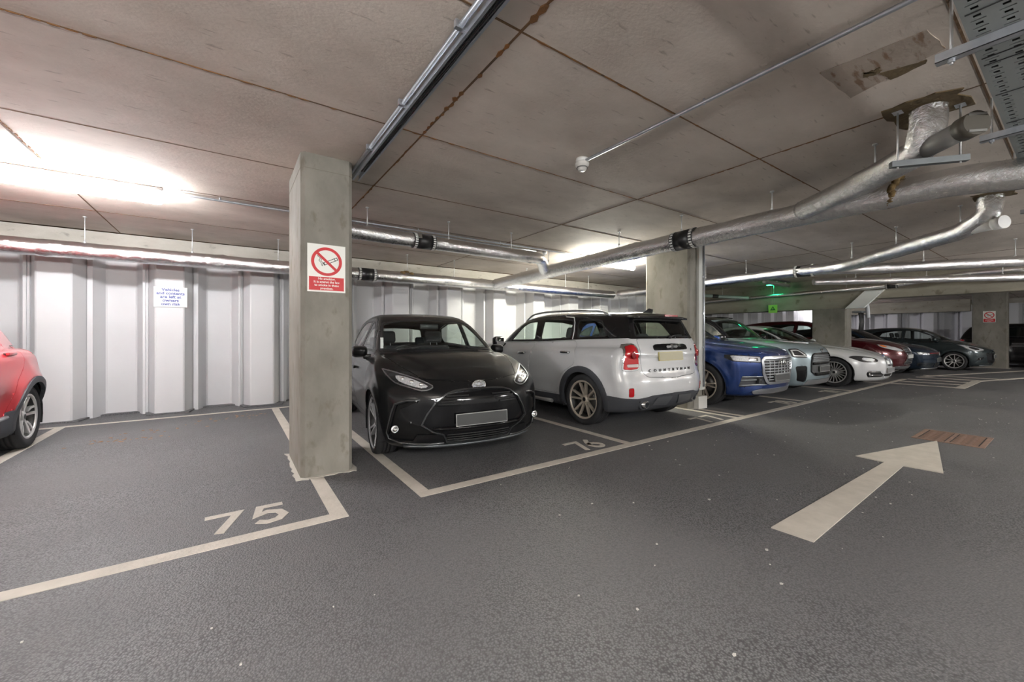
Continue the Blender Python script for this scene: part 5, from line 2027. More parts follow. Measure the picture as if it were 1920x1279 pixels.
def screens(c, fr, rr, gf, gr, fx, rx, border=0.02):
    """Windscreen and rear window. fr/rr = (z low, z high, half width low, half width high, middle rise)."""
    def poly(q):
        z0, z1, y0, y1, up = q
        return rounded([(-y0, z0), (0.0, z0 - 0.004), (y0, z0), (y1, z1 - 0.012), (0.55 * y1, z1 + up * 0.75), (0, z1 + up), (-0.55 * y1, z1 + up * 0.75), (-y1, z1 - 0.012)], 0.035, 2)
    if fr:
        c.window('windscreen', poly(fr), 'F', 0, gf, M_TRIM, border, lambda C, N: (N[:, 0] < -0.05) & (C[:, 0] > fx[0]) & (C[:, 0] < fx[1]))
    if rr:
        c.window('rear_window', poly(rr), 'F', 1, gr, M_TRIM, border, lambda C, N: (N[:, 0] > 0.05) & (C[:, 0] > rx))


def side_windows(c, polys, glass, border=0.02, r=0.04, trim=None):
    for s in (-1, 1):
        for p in polys:
            c.window('side_window', rounded(p, r, 2), 'S', s, glass, trim or M_TRIM, border, lambda C, N, s=s: (C[:, 1] * s > 0.3) & (C[:, 2] > 0.85))


def doors(c, polys, r=0.05):
    for s in (-1, 1):
        for nm, p in polys:
            c.panel(nm, rounded(p, r, 2), 'S', s, lim=lambda C, N, s=s: (C[:, 1] * s > 0.3))


def bonnet(c, x0, w0, x1, w1, nose=0.03, z=0.55):
    poly = rounded([(x0 + nose, -w0), (x0, -w0 * 0.5), (x0 - nose * 0.3, 0), (x0, w0 * 0.5), (x0 + nose, w0), ((x0 + x1) / 2, (w0 + w1) / 2 + 0.02), (x1, w1), (x1 - 0.04, 0), (x1, -w1), ((x0 + x1) / 2, -(w0 + w1) / 2 - 0.02)], 0.04, 2)
    return c.panel('bonnet', poly, 'T', lim=lambda C, N: (N[:, 2] > 0.2) & (C[:, 2] > z) & (C[:, 0] < x1 + 0.1), gap=0.003)


def lamp(c, nm, poly, m_rim, m_lens, side=0, border=0.012, inner=None, m_inner=None, both=True, lim=None, push=0.002, xl=None):
    """Lamp pair: rim, lens and an inner element, given for +y (front) as a (y, z) outline."""
    out = []
    if lim is None and xl is not None:
        lim = (lambda C, N: (N[:, 0] > 0.02) & (C[:, 0] > xl)) if side else (lambda C, N: (N[:, 0] < -0.02) & (C[:, 0] < xl))
    for sg in ((1, -1) if both else (1,)):
        pl = poly if sg > 0 else mirror_poly(poly)
        b = c.carve(pl, 'F', side, None, lim)
        lens = c.carve(offset_poly(pl, border), 'F', side, b, (lambda C, N: C[:, 0] > -99))
        inn = None
        if inner:
            ip = inner if sg > 0 else mirror_poly(inner)
            inn = c.carve(ip, 'F', side, lens, (lambda C, N: C[:, 0] > -99))
        o = c.part(nm, b, m_rim, 0.0015, 0.02, push)
        l = c.part('lens', lens, m_lens, 0.001, 0.012, push, o)
        if inn:
            c.part('lamp_element', inn, m_inner, 0.001, 0.012, push + 0.003, o)
        out.append(o)
    return out


def bars(c, zs, y0, y1, m, r=0.006, off=0.006, name='grille_bar', parent=None, n=15, front=True):
    for k, z in enumerate(zs):
        a, b = (y0[k], y1[k]) if isinstance(y0, (list, tuple)) else (y0, y1)
        sg = -1 if front else 1
        pts = [(surf(c, y, z, front) + sg * off, y, z) for y in np.linspace(a, b, n)]
        MB().tube(pts, r, 6).obj(name, m, parent or c.root)


def vbars(c, ys, z0, z1, m, r=0.005, off=0.004, name='grille_bar', parent=None):
    for y in ys:
        pts = [(surf(c, y, z) - off, y, z) for z in np.linspace(z0, z1, 7)]
        MB().tube(pts, r, 6).obj(name, m, parent or c.root)


def ring_badge(c, y, z, rings, m, front=True, r=0.004, off=0.012, name='badge', back=None):
    """rings: (dy, dz, ry, rz) ellipses."""
    x = surf(c, y, z, front) + (-off if front else off)
    first = None
    for (dy, dz, ry, rz) in rings:
        pts = [(x, y + dy + ry * math.cos(a), z + dz + rz * math.sin(a)) for a in np.linspace(0, 2 * PI, 25)]
        ob = MB().tube(pts, r, 6, False).obj(name if first is None else 'badge_ring', m, first or c.root)
        first = first or ob
    if back:
        sg = 1 if front else -1
        ry, rz = rings[0][2], rings[0][3]
        rg = [[(x + sg * d, y + ry * math.cos(a), z + rz * math.sin(a)) for a in np.linspace(0, 2 * PI, 25)[:-1]] for d in (0.014, 0.002)]
        MB().loft(rg if not front else rg, True, True, False).obj('badge_back', back, first)
    return first


def wheels(c, kind, m, w=0.215, rim=0.72, turn=0.0, inset=0.012):
    sp = c.c
    for i, x in enumerate(sp['axles']):
        for s in (-1, 1):
            wheel(c, x, s, sp['wr'], w, sp['W'] / 2 * float(c.F.wid(x)) - inset, kind, m, None, rim, turn if i == 0 else 0)


def underbody(c):
    sp = c.c
    MB().box(0.45, sp['L'] - 0.75, -sp['W'] / 2 + 0.3, sp['W'] / 2 - 0.3, 0.13, 0.30).obj('underbody', mat('underbody', (0.012, 0.012, 0.012), 0.9), c.root)


# ---------------------------------------------------------------- dark grey hatchback
P_GREY = mat('paint_dark_grey', (0.009, 0.0095, 0.0105), 0.3, 0.15, 0.6, 0.12)
c = start('hatchback', 'HATCH', HATCH, 'dark grey hatchback parked nose out beside the first column', P_GREY, 0.02)
cut_arches(c, HATCH['axles'], HATCH['wr'], HATCH['arch'])
screens(c, (1.02, 1.365, 0.705, 0.585, 0.045), (1.05, 1.315, 0.56, 0.47, 0.02), G_CLEAR, G_CLEAR, (0.85, 2.1), 3.45)
side_windows(c, [[(1.36, 1.015), (1.62, 1.20), (1.88, 1.345), (2.08, 1.385), (2.09, 1.02)], [(2.15, 1.02), (2.14, 1.39), (2.6, 1.385), (2.98, 1.31), (3.12, 1.16), (3.08, 1.06)]], G_TINT)
doors(c, [('front_door', [(1.14, 0.30), (1.14, 0.94), (1.30, 1.01), (1.66, 1.27), (1.95, 1.41), (2.12, 1.425), (2.13, 0.95), (2.10, 0.30)]),
          ('rear_door', [(2.12, 0.30), (2.135, 1.425), (2.62, 1.42), (3.02, 1.34), (3.17, 1.14), (3.10, 0.98), (2.98, 0.74), (2.86, 0.30)])])
bonnet(c, 0.15, 0.50, 1.03, 0.72, 0.10)
HL = [(0.425, 0.735), (0.455, 0.700), (0.53, 0.688), (0.64, 0.720), (0.725, 0.752), (0.77, 0.815), (0.785, 0.868), (0.74, 0.862), (0.66, 0.838), (0.52, 0.788)]
lamp(c, 'headlight', closed_curve(HL, 2), M_SATIN, M_LENSD, 0, 0.011, closed_curve([(0.47, 0.728), (0.53, 0.712), (0.62, 0.736), (0.69, 0.768), (0.70, 0.81), (0.63, 0.805), (0.54, 0.768)], 2), M_LENSW, xl=0.68)
for s in (-1, 1):
    for k, (y, z) in enumerate(((0.52, 0.742), (0.59, 0.762), (0.655, 0.785))):
        MB().ball((surf(c, s * y, z) - 0.004, s * y, z), 0.010, 0.024, 0.019, 8, 12).obj('projector', M_CHROME, c.root)
GR = [(0.0, 0.700), (0.13, 0.700), (0.245, 0.692), (0.33, 0.668), (0.43, 0.597), (0.505, 0.485), (0.548, 0.385), (0.45, 0.318), (0.355, 0.282), (0.32, 0.212), (0.16, 0.200), (0.0, 0.198)]
GR = GR + [(-y, z) for y, z in GR[-2:0:-1]]
rim = c.carve(GR, 'F')
pan = c.carve(offset_poly(GR, 0.014), 'F', 0, rim, lambda C, N: C[:, 0] > -99)
c.part('grille_surround', rim, mat('gunmetal_trim', (0.11, 0.115, 0.12), 0.25, 0.8, 0.5), 0.001, 0.02, 0.006)
g = c.part('grille', pan, M_GLOSSK, 0.0, 0.03, -0.016)
bars(c, [0.285, 0.262, 0.240, 0.218], [-0.32, -0.325, -0.318, -0.30], [0.32, 0.325, 0.318, 0.30], M_TRIM, 0.005, -0.012, 'grille_bar', g)
bars(c, [0.64, 0.615, 0.59, 0.565], [-0.33, -0.36, -0.38, -0.40], [-0.12, -0.14, -0.16, -0.2], M_TRIM, 0.006, -0.010, 'grille_bar', g)
bars(c, [0.64, 0.615, 0.59, 0.565], [0.12, 0.14, 0.16, 0.2], [0.33, 0.36, 0.38, 0.40], M_TRIM, 0.006, -0.010, 'grille_bar', g)
bars(c, [0.345], [-0.44], [0.44], M_GLOSSK, 0.018, -0.008, 'grille_crossbar', g)
VT = [(0.56, 0.602), (0.66, 0.586), (0.73, 0.562), (0.757, 0.45), (0.782, 0.285), (0.755, 0.245), (0.60, 0.236), (0.575, 0.296), (0.40, 0.296), (0.54, 0.370), (0.722, 0.428), (0.708, 0.53)]
for s in (1, -1):
    v = c.panel('bumper_vent', VT if s > 0 else mirror_poly(VT), 'F', 0, mat('vent_black', (0.006, 0.006, 0.006), 0.7, spec=0.2), 0.0, 0.03, False, push=-0.022)
    MB().lathe([(0.0, 0.012), (0.024, 0.008), (0.028, 0.0), (0.034, -0.004), (0.034, -0.02)], 22, frame_matrix((surf(c, s * 0.744, 0.345) - 0.004, s * 0.744, 0.345), (0, 0, 1), (0, 1, 0)) @ Matrix.Rotation(PI, 4, 'X')).obj('fog_lamp', M_CHROME, v)
    pts = [(surf(c, s * y, z) - 0.006, s * y, z) for y, z in ((0.34, 0.21), (0.45, 0.202), (0.58, 0.204), (0.70, 0.214), (0.775, 0.24), (0.797, 0.30), (0.785, 0.40), (0.768, 0.50), (0.745, 0.575), (0.66, 0.605), (0.55, 0.616))]
    MB().tube(resample([Vector(p) for p in pts], 0.03), 0.009, 8).obj('bumper_blade', MATS['gunmetal_trim'], c.root)
pts = [(surf(c, y, 0.178) - 0.01, y, 0.178) for y in np.linspace(-0.66, 0.66, 25)]
MB().tube(pts, 0.016, 8).obj('front_splitter', mat('splitter_grey', (0.10, 0.11, 0.12), 0.3, 0.6, 0.5), c.root)
ring_badge(c, -0.0, 0.722, [(0, 0, 0.068, 0.046), (0, 0, 0.022, 0.044), (0, 0.014, 0.048, 0.017)], M_CHROME, True, 0.0055, 0.02, 'badge', M_SATIN)
plate(c, 0.0, 0.425, True, tilt=0.05, off=0.014)
mirror_pair(c, 1.42, 0.765, 1.01, P_GREY, 0.175, 0.13)
handles(c, [(1.98, 0.80), (2.95, 0.86)], 0)
wheels(c, 'five_wide', mat('alloy_machined', (0.62, 0.62, 0.64), 0.25, 0.6), 0.205, 0.83)
wipers(c, 1.06, -0.62, -0.02)
interior(c, 1.10, 0.98, 0.76, 3.05, 1, hr=0.60)
bm_obj('rear_view_mirror', rbox(1.62, 1.65, -0.12, 0.12, 1.27, 1.34, 0.012), M_TRIM, c.root)
MB().box(1.20, 1.21, 0.66, 0.69, 1.05, 1.17).obj('permit_sticker', M_DISPLAY, c.root)
TLY = closed_curve([(0.50, 0.86), (0.66, 0.84), (0.76, 0.86), (0.78, 0.98), (0.70, 1.0), (0.52, 0.96)], 2)
lamp(c, 'tail_light', TLY, M_TRIM, M_LENSR, 1, 0.01, xl=3.5)
c.panel('tailgate', rounded([(-0.60, 0.62), (0.60, 0.62), (0.62, 0.85), (0.50, 1.0), (0.48, 1.34), (-0.48, 1.34), (-0.50, 1.0), (-0.62, 0.85)], 0.05, 2), 'F', 1, lim=lambda C, N: (N[:, 0] > 0.02) & (C[:, 0] > 3.3))
underbody(c)
c.done()

# ---------------------------------------------------------------- white crossover seen from the rear
P_WHITE = paint_mat('paint_white', (0.60, 0.61, 0.62), 0.0, 0.25)
P_BLACK = paint_mat('paint_black_roof', (0.008, 0.008, 0.009), 0.2, 0.15)
c = start('crossover', 'CROSS', CROSS, 'white crossover with black roof parked tail out beside the second column', P_WHITE, 0.02)
cut_arches(c, CROSS['axles'], CROSS['wr'], CROSS['arch'], 0.075)
W = CROSS['W'] / 2
# dark window band and roof
band_p = [(1.40, 1.082), (2.4, 1.098), (3.3, 1.138), (4.30, 1.165), (4.20, 1.32), (4.10, 1.462), (3.6, 1.475), (2.6, 1.49), (2.0, 1.47), (1.70, 1.345)]
wins = [[(1.66, 1.105), (1.90, 1.345), (2.06, 1.425), (2.28, 1.437), (2.34, 1.115)], [(2.46, 1.120), (2.43, 1.440), (2.95, 1.432), (3.10, 1.420), (3.14, 1.145)], [(3.24, 1.155), (3.19, 1.42), (3.62, 1.405), (3.78, 1.178)]]
for s in (-1, 1):
    lim = lambda C, N, s=s: (C[:, 1] * s > 0.45) & (C[:, 2] > 0.98) & (N[:, 1] * s > 0.30)
    b = c.carve(rounded(band_p, 0.05, 2), 'S', s, None, lim)
    for p in wins:
        c.window('side_window', rounded(p, 0.05, 2), 'S', s, G_TINT, M_TRIM, 0.016, lambda C, N: C[:, 0] > -99, None, b)
    c.part('window_band', b, P_BLACK, 0.001, 0.02)
    mb = MB()
    mb.tube([(x, s * (surf_side(c, x, z) + 0.003), z) for x, z in ((3.17, 1.14), (3.165, 1.25), (3.13, 1.38), (3.08, 1.45), (2.9, 1.468))], 0.009, 6)
    mb.obj('door_frame_line', P_WHITE, c.root)
rb = c.carve(rounded([(-0.70, 1.152), (0.70, 1.152), (0.585, 1.44), (-0.585, 1.44)], 0.03, 2), 'F', 1, None, lambda C, N: (N[:, 0] > 0.2) & (C[:, 0] > 3.85))
c.window('rear_window', rounded([(-0.60, 1.172), (0.60, 1.172), (0.53, 1.405), (-0.53, 1.405)], 0.045, 3), 'F', 1, G_TINT, M_TRIM, 0.014, lambda C, N: C[:, 0] > -99, None, rb)
c.part('rear_pillars', rb, P_BLACK, 0.001, 0.02)
screens(c, (1.10, 1.42, 0.74, 0.61, 0.04), None, G_CLEAR, None, (0.95, 2.2), 0)
c.panel('roof', rounded([(1.86, -0.66), (1.80, 0), (1.86, 0.66), (2.6, 0.70), (4.2, 0.66), (4.25, 0), (4.2, -0.66), (2.6, -0.70)], 0.06, 2), 'T', m=P_BLACK, lim=lambda C, N: (N[:, 2] > 0.12) & (C[:, 2] > 1.40), gap=0.001)
doors(c, [('front_door', [(1.42, 0.36), (1.36, 0.7), (1.40, 1.07), (2.36, 1.085), (2.30, 0.72), (2.31, 0.36)]),
          ('rear_door', [(2.33, 0.36), (2.32, 0.72), (2.38, 1.085), (3.24, 1.122), (3.345, 0.95), (3.36, 0.80), (3.10, 0.66), (2.95, 0.36)])], 0.03)
bonnet(c, 0.14, 0.60, 1.13, 0.74, 0.05, 0.8)
TL = [(-0.825, 0.80), (-0.80, 0.757), (-0.65, 0.762), (-0.608, 0.80), (-0.605, 0.90), (-0.62, 1.03), (-0.66, 1.085), (-0.72, 1.09), (-0.765, 1.04), (-0.80, 0.93)]
TLp = closed_curve([(-y, z) for y, z in TL], 2)
lamp(c, 'tail_light', TLp, M_CHROME, M_LENSR, 1, 0.016, rounded([(0.625, 0.80), (0.765, 0.80), (0.77, 0.835), (0.622, 0.84)], 0.01, 2), mat('reverse_lens', (0.62, 0.55, 0.53), 0.15, 0.2, 1.0), xl=4.0)
for s in (-1, 1):
    y, z = s * 0.695, 0.95
    MB().ball((surf(c, y, z, False) + 0.002, y, z), 0.006, 0.042, 0.05, 8, 14).obj('lamp_bulb', M_LENSRD, c.root)
gp = rounded([(-0.36, 1.006), (0.36, 1.006), (0.355, 1.06), (0.30, 1.078), (-0.30, 1.078), (-0.355, 1.06)], 0.02, 2)
tg = c.carve(rounded([(-0.598, 1.15), (0.598, 1.15), (0.585, 0.76), (0.52, 0.675), (0, 0.648), (-0.52, 0.675), (-0.585, 0.76)], 0.04, 2), 'F', 1, None, lambda C, N: (N[:, 0] > 0.05) & (C[:, 0] > 3.9))
gb = c.carve(gp, 'F', 1, tg, lambda C, N: C[:, 0] > -99)
c.lining.append(tg.copy())
tgo = c.part('tailgate', tg, P_WHITE, 0.003, 0.03)
c.part('tailgate_handle', gb, M_GLOSSK, 0.001, 0.02, 0.012, tgo)
bx = surf(c, 0, 1.05, False)
wing = MB()
for s in (-1, 1):
    wing.prism([(s * 0.02, -0.012), (s * 0.10, -0.018), (s * 0.125, -0.002), (s * 0.11, 0.016), (s * 0.02, 0.014)], 0, 0.008, frame_matrix((bx + 0.016, 0, 1.047), (0, 1, 0), (0, 0, 1)))
wing.obj('badge', M_CHROME, tgo)
MB().lathe([(0.0, 0.014), (0.03, 0.012), (0.034, 0.0)], 24, frame_matrix((bx + 0.014, 0, 1.047), (0, 1, 0), (0, 0, 1))).obj('badge_disc', M_CHROME, tgo)
MB().lathe([(0.0, 0.0155), (0.022, 0.0145)], 20, frame_matrix((bx + 0.014, 0, 1.047), (0, 1, 0), (0, 0, 1))).obj('badge_centre', M_TRIM, tgo)
plate(c, -0.04, 0.925, False, 0.52, 0.112, M_PLATEY, M_PLATEYB, tilt=-0.10, off=0.010)
for k, ch in enumerate('COUNTRYMAN'):
    y = -0.46 + 0.092 * k
    t = text_mesh('badge_letter', ch, 0.046, M_TRIM, c.root, 0.003, bold=0.0012, sx=1.35)
    t.matrix_basis = frame_matrix((surf(c, y, 0.75, False) + 0.004, y, 0.75), (0, 1, 0), (0, 0, 1))
t = text_mesh('badge_letter', 'S', 0.042, M_TRIM, c.root, 0.003, bold=0.001, sx=1.2)
t.matrix_basis = frame_matrix((surf(c, 0.47, 1.0, False) + 0.004, 0.47, 1.0), (0, 1, 0), (0, 0, 1))
# lower bumper cladding and diffuser
cl = [(-0.95, 0.10), (0.95, 0.10), (0.95, 0.455), (0.84, 0.425), (0.66, 0.412), (0.54, 0.425), (0.44, 0.445), (0.0, 0.45), (-0.44, 0.445), (-0.54, 0.425), (-0.66, 0.412), (-0.84, 0.425), (-0.95, 0.455)]
cb = c.carve(cl, 'F', 1, None, lambda C, N: (C[:, 0] > 3.85))
dfs = []
for s in (-1, 1):
    dp = [(s * 0.06, 0.425), (s * 0.37, 0.42), (s * 0.41, 0.325), (s * 0.12, 0.30)]
    if s < 0:
        dp = dp[::-1]
    dfs.append(c.carve(rounded(dp, 0.02, 2), 'F', 1, cb, lambda C, N: C[:, 0] > -99))
cbo = c.part('bumper_cladding', cb, M_CLAD, 0.001, 0.03, 0.006)
for d_ in dfs:
    c.part('diffuser_panel', d_, mat('diffuser_grey', (0.10, 0.105, 0.115), 0.4, 0.3), 0.001, 0.02, 0.018, cbo)
for s in (-1, 1):
    x = surf(c, s * 0.54, 0.335, False) - (0.03 if s > 0 else 0)
    MB().lathe([(0.036, 0.05), (0.044, 0.05), (0.044, -0.14), (0.036, -0.14)], 26, frame_matrix((x, s * 0.54, 0.335), (0, 1, 0), (0, 0, 1)), True).obj('exhaust_tip', M_CHROME, c.root)
    MB().lathe([(0.0, 0.0), (0.037, 0.0)], 20, frame_matrix((x - 0.02, s * 0.54, 0.335), (0, 1, 0), (0, 0, 1))).obj('exhaust_bore', M_BLACKPL, c.root)
    MB().lathe([(0.055, 0.008), (0.070, 0.008), (0.070, -0.05), (0.055, -0.05)], 26, frame_matrix((x, s * 0.54, 0.335), (0, 1, 0), (0, 0, 1)), True).obj('exhaust_surround', M_CLAD, c.root)
    for y in (0.2, 0.62):
        MB().ball((surf(c, s * y, 0.375, False) + 0.006, s * y, 0.375), 0.012, 0.012, 0.012, 6, 10).obj('parking_sensor', M_TRIM, c.root)
    rp = rounded([(s * 0.715, 0.44), (s * 0.775, 0.44), (s * 0.78, 0.545), (s * 0.72, 0.55)][::s], 0.015, 2)
    c.panel('reflector', rp, 'F', 1, M_LENSR, 0.001, 0.015, False, lambda C, N: (N[:, 0] > 0.1) & (C[:, 0] > 4.12), push=0.004)
for s in (-1, 1):
    lim = lambda C, N, s=s: (C[:, 1] * s > W - 0.28)
    c.panel('sill_cladding', [(1.25, 0.10), (3.15, 0.10), (3.10, 0.345), (1.25, 0.325)], 'S', s, M_CLAD, 0.0, 0.02, False, lim, push=0.010)
    pts = [(x, s * (W - 0.045), 0.235) for x in np.linspace(1.35, 2.85, 9)]
    MB().tube(pts, 0.028, 8).obj('side_sill_bar', mat('sill_silver', (0.50, 0.50, 0.49), 0.35, 0.7), c.root)
    rail = []
    for x in np.linspace(1.86, 3.72, 25):
        t = (x - 1.86) / 1.86
        rail.append((x, s * (0.585 + 0.02 * math.sin(PI * t)), surf_top(c, x, s * 0.585) + 0.055 * min(1, math.sin(PI * t) * 3.2) + 0.004))
    MB().tube(rail, 0.015, 8).obj('roof_rail', M_SATIN, c.root)
sp = rbox(4.0, 4.20, -0.58, 0.58, 1.425, 1.462, 0.016)
for v in sp.verts:
    v.co.x -= 0.10 * (abs(v.co.y) / 0.58) ** 3
    v.co.z -= 0.02 * (abs(v.co.y) / 0.58) ** 2
bmesh.ops.subdivide_edges(sp, edges=[e for e in sp.edges if abs(e.verts[0].co.y - e.verts[1].co.y) > 0.5], cuts=10)
for v in sp.verts:
    v.co.z += 0.012 * (1 - (abs(v.co.y) / 0.58) ** 2)
    v.co.x += 0.03 * (1 - (abs(v.co.y) / 0.58) ** 2)
bm_obj('roof_spoiler', sp, P_BLACK, c.root)
MB().box(4.225, 4.236, -0.14, 0.14, 1.438, 1.462).obj('brake_light', M_LENSRD, c.root)
fin = MB()
fin.prism([(3.78, 1.50), (3.93, 1.49), (3.94, 1.55), (3.90, 1.565)], -0.018, 0.018, Matrix(((1, 0, 0, 0), (0, 0, 1, 0), (0, 1, 0, 0), (0, 0, 0, 1))))
fin.obj('aerial_fin', P_BLACK, c.root)
wp = [(4.175, 0.05, 1.17), (4.17, 0.18, 1.195), (4.165, 0.33, 1.195)]
MB().tube(wp, 0.011, 6).obj('wiper', M_TRIM, c.root)
MB().ball((4.175, 0.05, 1.172), 0.03, 0.03, 0.025, 6, 10).obj('wiper_motor', M_TRIM, c.root)
mirror_pair(c, 1.50, 0.82, 1.09, P_BLACK, 0.2, 0.17, 0.15, P_BLACK)
handles(c, [(2.12, 0.915), (3.15, 0.958)], 0, M_CHROME, 0.17)
wheels(c, 'ten', M_ALLOYW, 0.225, 0.75)
interior(c, 1.30, 1.06, 0.80, 3.35, 1, hr=0.66, m=M_SEATG)
lamp(c, 'headlight', closed_curve([(0.52, 0.72), (0.66, 0.70), (0.78, 0.74), (0.80, 0.84), (0.72, 0.90), (0.56, 0.88), (0.50, 0.80)], 2), M_CHROME, M_LENSW, 0, 0.014, xl=0.7)
underbody(c)
c.done()

# ---------------------------------------------------------------- blue sport utility car
P_BLUE = paint_mat('paint_blue', (0.012, 0.045, 0.20), 0.5, 0.25)
c = start('suv', 'SUV', SUV, 'metallic blue family car with a big silver framed grille, nose out', P_BLUE, 0.026)
cut_arches(c, SUV['axles'], SUV['wr'], SUV['arch'])
screens(c, (1.125, 1.50, 0.77, 0.63, 0.05), (1.14, 1.46, 0.62, 0.52, 0.03), G_CLEAR, G_DARK, (1.0, 2.5), 3.9)
side_windows(c, [[(1.66, 1.115), (1.95, 1.34), (2.2, 1.475), (2.5, 1.515), (2.52, 1.12)], [(2.60, 1.12), (2.58, 1.52), (3.2, 1.515), (3.52, 1.44), (3.56, 1.14)], [(3.63, 1.15), (3.6, 1.42), (3.86, 1.34), (4.08, 1.20)]], G_TINT)
doors(c, [('front_door', [(1.42, 0.38), (1.40, 0.9), (1.56, 1.10), (2.54, 1.115), (2.56, 0.38)]), ('rear_door', [(2.58, 0.38), (2.56, 1.115), (3.58, 1.13), (3.52, 0.92), (3.32, 0.72), (3.2, 0.38)])])
bonnet(c, 0.12, 0.62, 1.18, 0.76, 0.08, 0.7)
lamp(c, 'headlight', rounded([(0.555, 0.755), (0.92, 0.778), (0.928, 0.885), (0.545, 0.853)], 0.025, 2), M_TRIM, M_LENSW, 0, 0.010, rounded([(0.60, 0.785), (0.74, 0.79), (0.74, 0.835), (0.60, 0.832)], 0.012, 2), M_LENSD, xl=0.47)
GA = rounded([(-0.48, 0.855), (0.48, 0.855), (0.555, 0.80), (0.535, 0.60), (0.44, 0.43), (0.38, 0.40), (-0.38, 0.40), (-0.44, 0.43), (-0.535, 0.60), (-0.555, 0.80)], 0.03, 2)
b = c.carve(GA, 'F')
pn = c.carve(offset_poly(GA, 0.042), 'F', 0, b, lambda C, N: C[:, 0] > -99)
c.part('grille_surround', b, M_SATIN, 0.001, 0.03, 0.012)
g = c.part('grille', pn, M_BLACKPL, 0.0, 0.02, -0.02)
bars(c, [0.79, 0.745, 0.70, 0.655, 0.61, 0.565, 0.52, 0.475], [-0.49, -0.495, -0.49, -0.48, -0.465, -0.445, -0.42, -0.39], [0.49, 0.495, 0.49, 0.48, 0.465, 0.445, 0.42, 0.39], M_SATIN, 0.009, -0.004, 'grille_bar', g)
vbars(c, [-0.36, -0.24, -0.12, 0.0, 0.12, 0.24, 0.36], 0.46, 0.80, M_SATIN, 0.006, -0.008, 'grille_bar', g)
ring_badge(c, 0.0, 0.752, [(dy, 0, 0.043, 0.043) for dy in (-0.096, -0.032, 0.032, 0.096)], M_CHROME, True, 0.0075, 0.016)
plate(c, 0.0, 0.505, True, off=0.010)
VA = [(0.44, 0.535), (0.83, 0.548), (0.855, 0.37), (0.40, 0.40)]
for s in (1, -1):
    v = c.panel('bumper_vent', rounded(VA if s > 0 else mirror_poly(VA), 0.02, 2), 'F', 0, M_CLAD, 0, 0.03, False, push=-0.015)
    for z, ya, yb in ((0.535, 0.45, 0.83), (0.48, 0.52, 0.84), (0.40, 0.41, 0.85)):
        bars(c, [z], [s * ya], [s * yb], M_SATIN, 0.008, 0.002, 'vent_bar', v, 9)
    MB().box(-0.005, 0.02, s * 0.52 - 0.07, s * 0.52 + 0.07, 0.425, 0.51).obj('vent_opening', M_BLACKPL, v).location = (surf(c, s * 0.52, 0.47) + 0.002, 0, 0)
sk = [(-0.62, 0.255), (0.62, 0.255), (0.66, 0.30), (0.52, 0.335), (-0.52, 0.335), (-0.66, 0.30)]
c.panel('skid_plate', rounded(sk, 0.02, 2), 'F', 0, M_SATIN, 0.001, 0.03, False, push=0.012)
mirror_pair(c, 1.62, 0.88, 1.12, P_BLUE)
handles(c, [(2.36, 0.95), (3.36, 0.96)], 0)
wheels(c, 'five_wide', M_ALLOYW, 0.235, 0.71)
wipers(c, 1.30, -0.66, -0.02)
interior(c, 1.48, 1.10, 0.82, 3.6, 1, hr=0.66)
underbody(c)
c.done()

# ---------------------------------------------------------------- pale grey-blue crossover
P_SAGE = paint_mat('paint_sage', (0.27, 0.34, 0.37), 0.35, 0.28)
c = start('crossover', 'CROSS2', CROSS2, 'pale grey-blue crossover with black roof and octagonal grille, nose out', P_SAGE, 0.028)
cut_arches(c, CROSS2['axles'], CROSS2['wr'], CROSS2['arch'], 0.06, M_TRIM)
screens(c, (1.135, 1.50, 0.77, 0.65, 0.05), None, G_TINT, None, (1.0, 2.4), 0)
band2 = [(1.22, 1.125), (2.4, 1.135), (3.4, 1.145), (4.25, 1.16), (4.18, 1.35), (4.1, 1.56), (3.4, 1.58), (2.6, 1.58), (2.05, 1.555), (1.75, 1.44)]
wins2 = [[(1.60, 1.155), (1.86, 1.38), (2.1, 1.50), (2.42, 1.525), (2.45, 1.155)], [(2.54, 1.155), (2.52, 1.53), (3.2, 1.525), (3.4, 1.48), (3.42, 1.165)], [(3.5, 1.175), (3.48, 1.47), (3.9, 1.42), (4.0, 1.2)]]
for s in (-1, 1):
    b = c.carve(rounded(band2, 0.04, 2), 'S', s, None, lambda C, N, s=s: (C[:, 1] * s > 0.4) & (C[:, 2] > 1.05) & (N[:, 1] * s > 0.12))
    for p in wins2:
        c.window('side_window', rounded(p, 0.04, 2), 'S', s, G_TINT, M_TRIM, 0.016, lambda C, N: C[:, 0] > -99, None, b)
    c.part('window_band', b, P_BLACK, 0.001, 0.02)
c.panel('roof', rounded([(1.98, -0.66), (1.92, 0), (1.98, 0.66), (2.6, 0.70), (4.2, 0.66), (4.2, -0.66), (2.6, -0.70)], 0.06, 2), 'T', m=P_BLACK, lim=lambda C, N: (N[:, 2] > 0.12) & (C[:, 2] > 1.48), gap=0.001)
doors(c, [('front_door', [(1.42, 0.38), (1.40, 0.9), (1.5, 1.12), (2.48, 1.14), (2.48, 0.38)]), ('rear_door', [(2.50, 0.38), (2.50, 1.14), (3.44, 1.15), (3.36, 0.92), (3.16, 0.72), (3.05, 0.38)])])
bonnet(c, 0.11, 0.58, 1.18, 0.76, 0.05, 0.8)
HM = rounded([(0.57, 0.755), (0.835, 0.765), (0.845, 0.93), (0.70, 0.938), (0.575, 0.815)], 0.04, 3)
lamp(c, 'headlight', HM, M_BLACKPL, mat('drl_ring', (0.75, 0.76, 0.76), 0.15, 0.4, 1.0), 0, 0.022, offset_poly(HM, 0.045), M_LENSD, xl=0.42)
GM = [(0.37, 0.845), (0.46, 0.80), (0.505, 0.66), (0.525, 0.48), (0.40, 0.40), (-0.40, 0.40), (-0.525, 0.48), (-0.505, 0.66), (-0.46, 0.80), (-0.37, 0.845)]
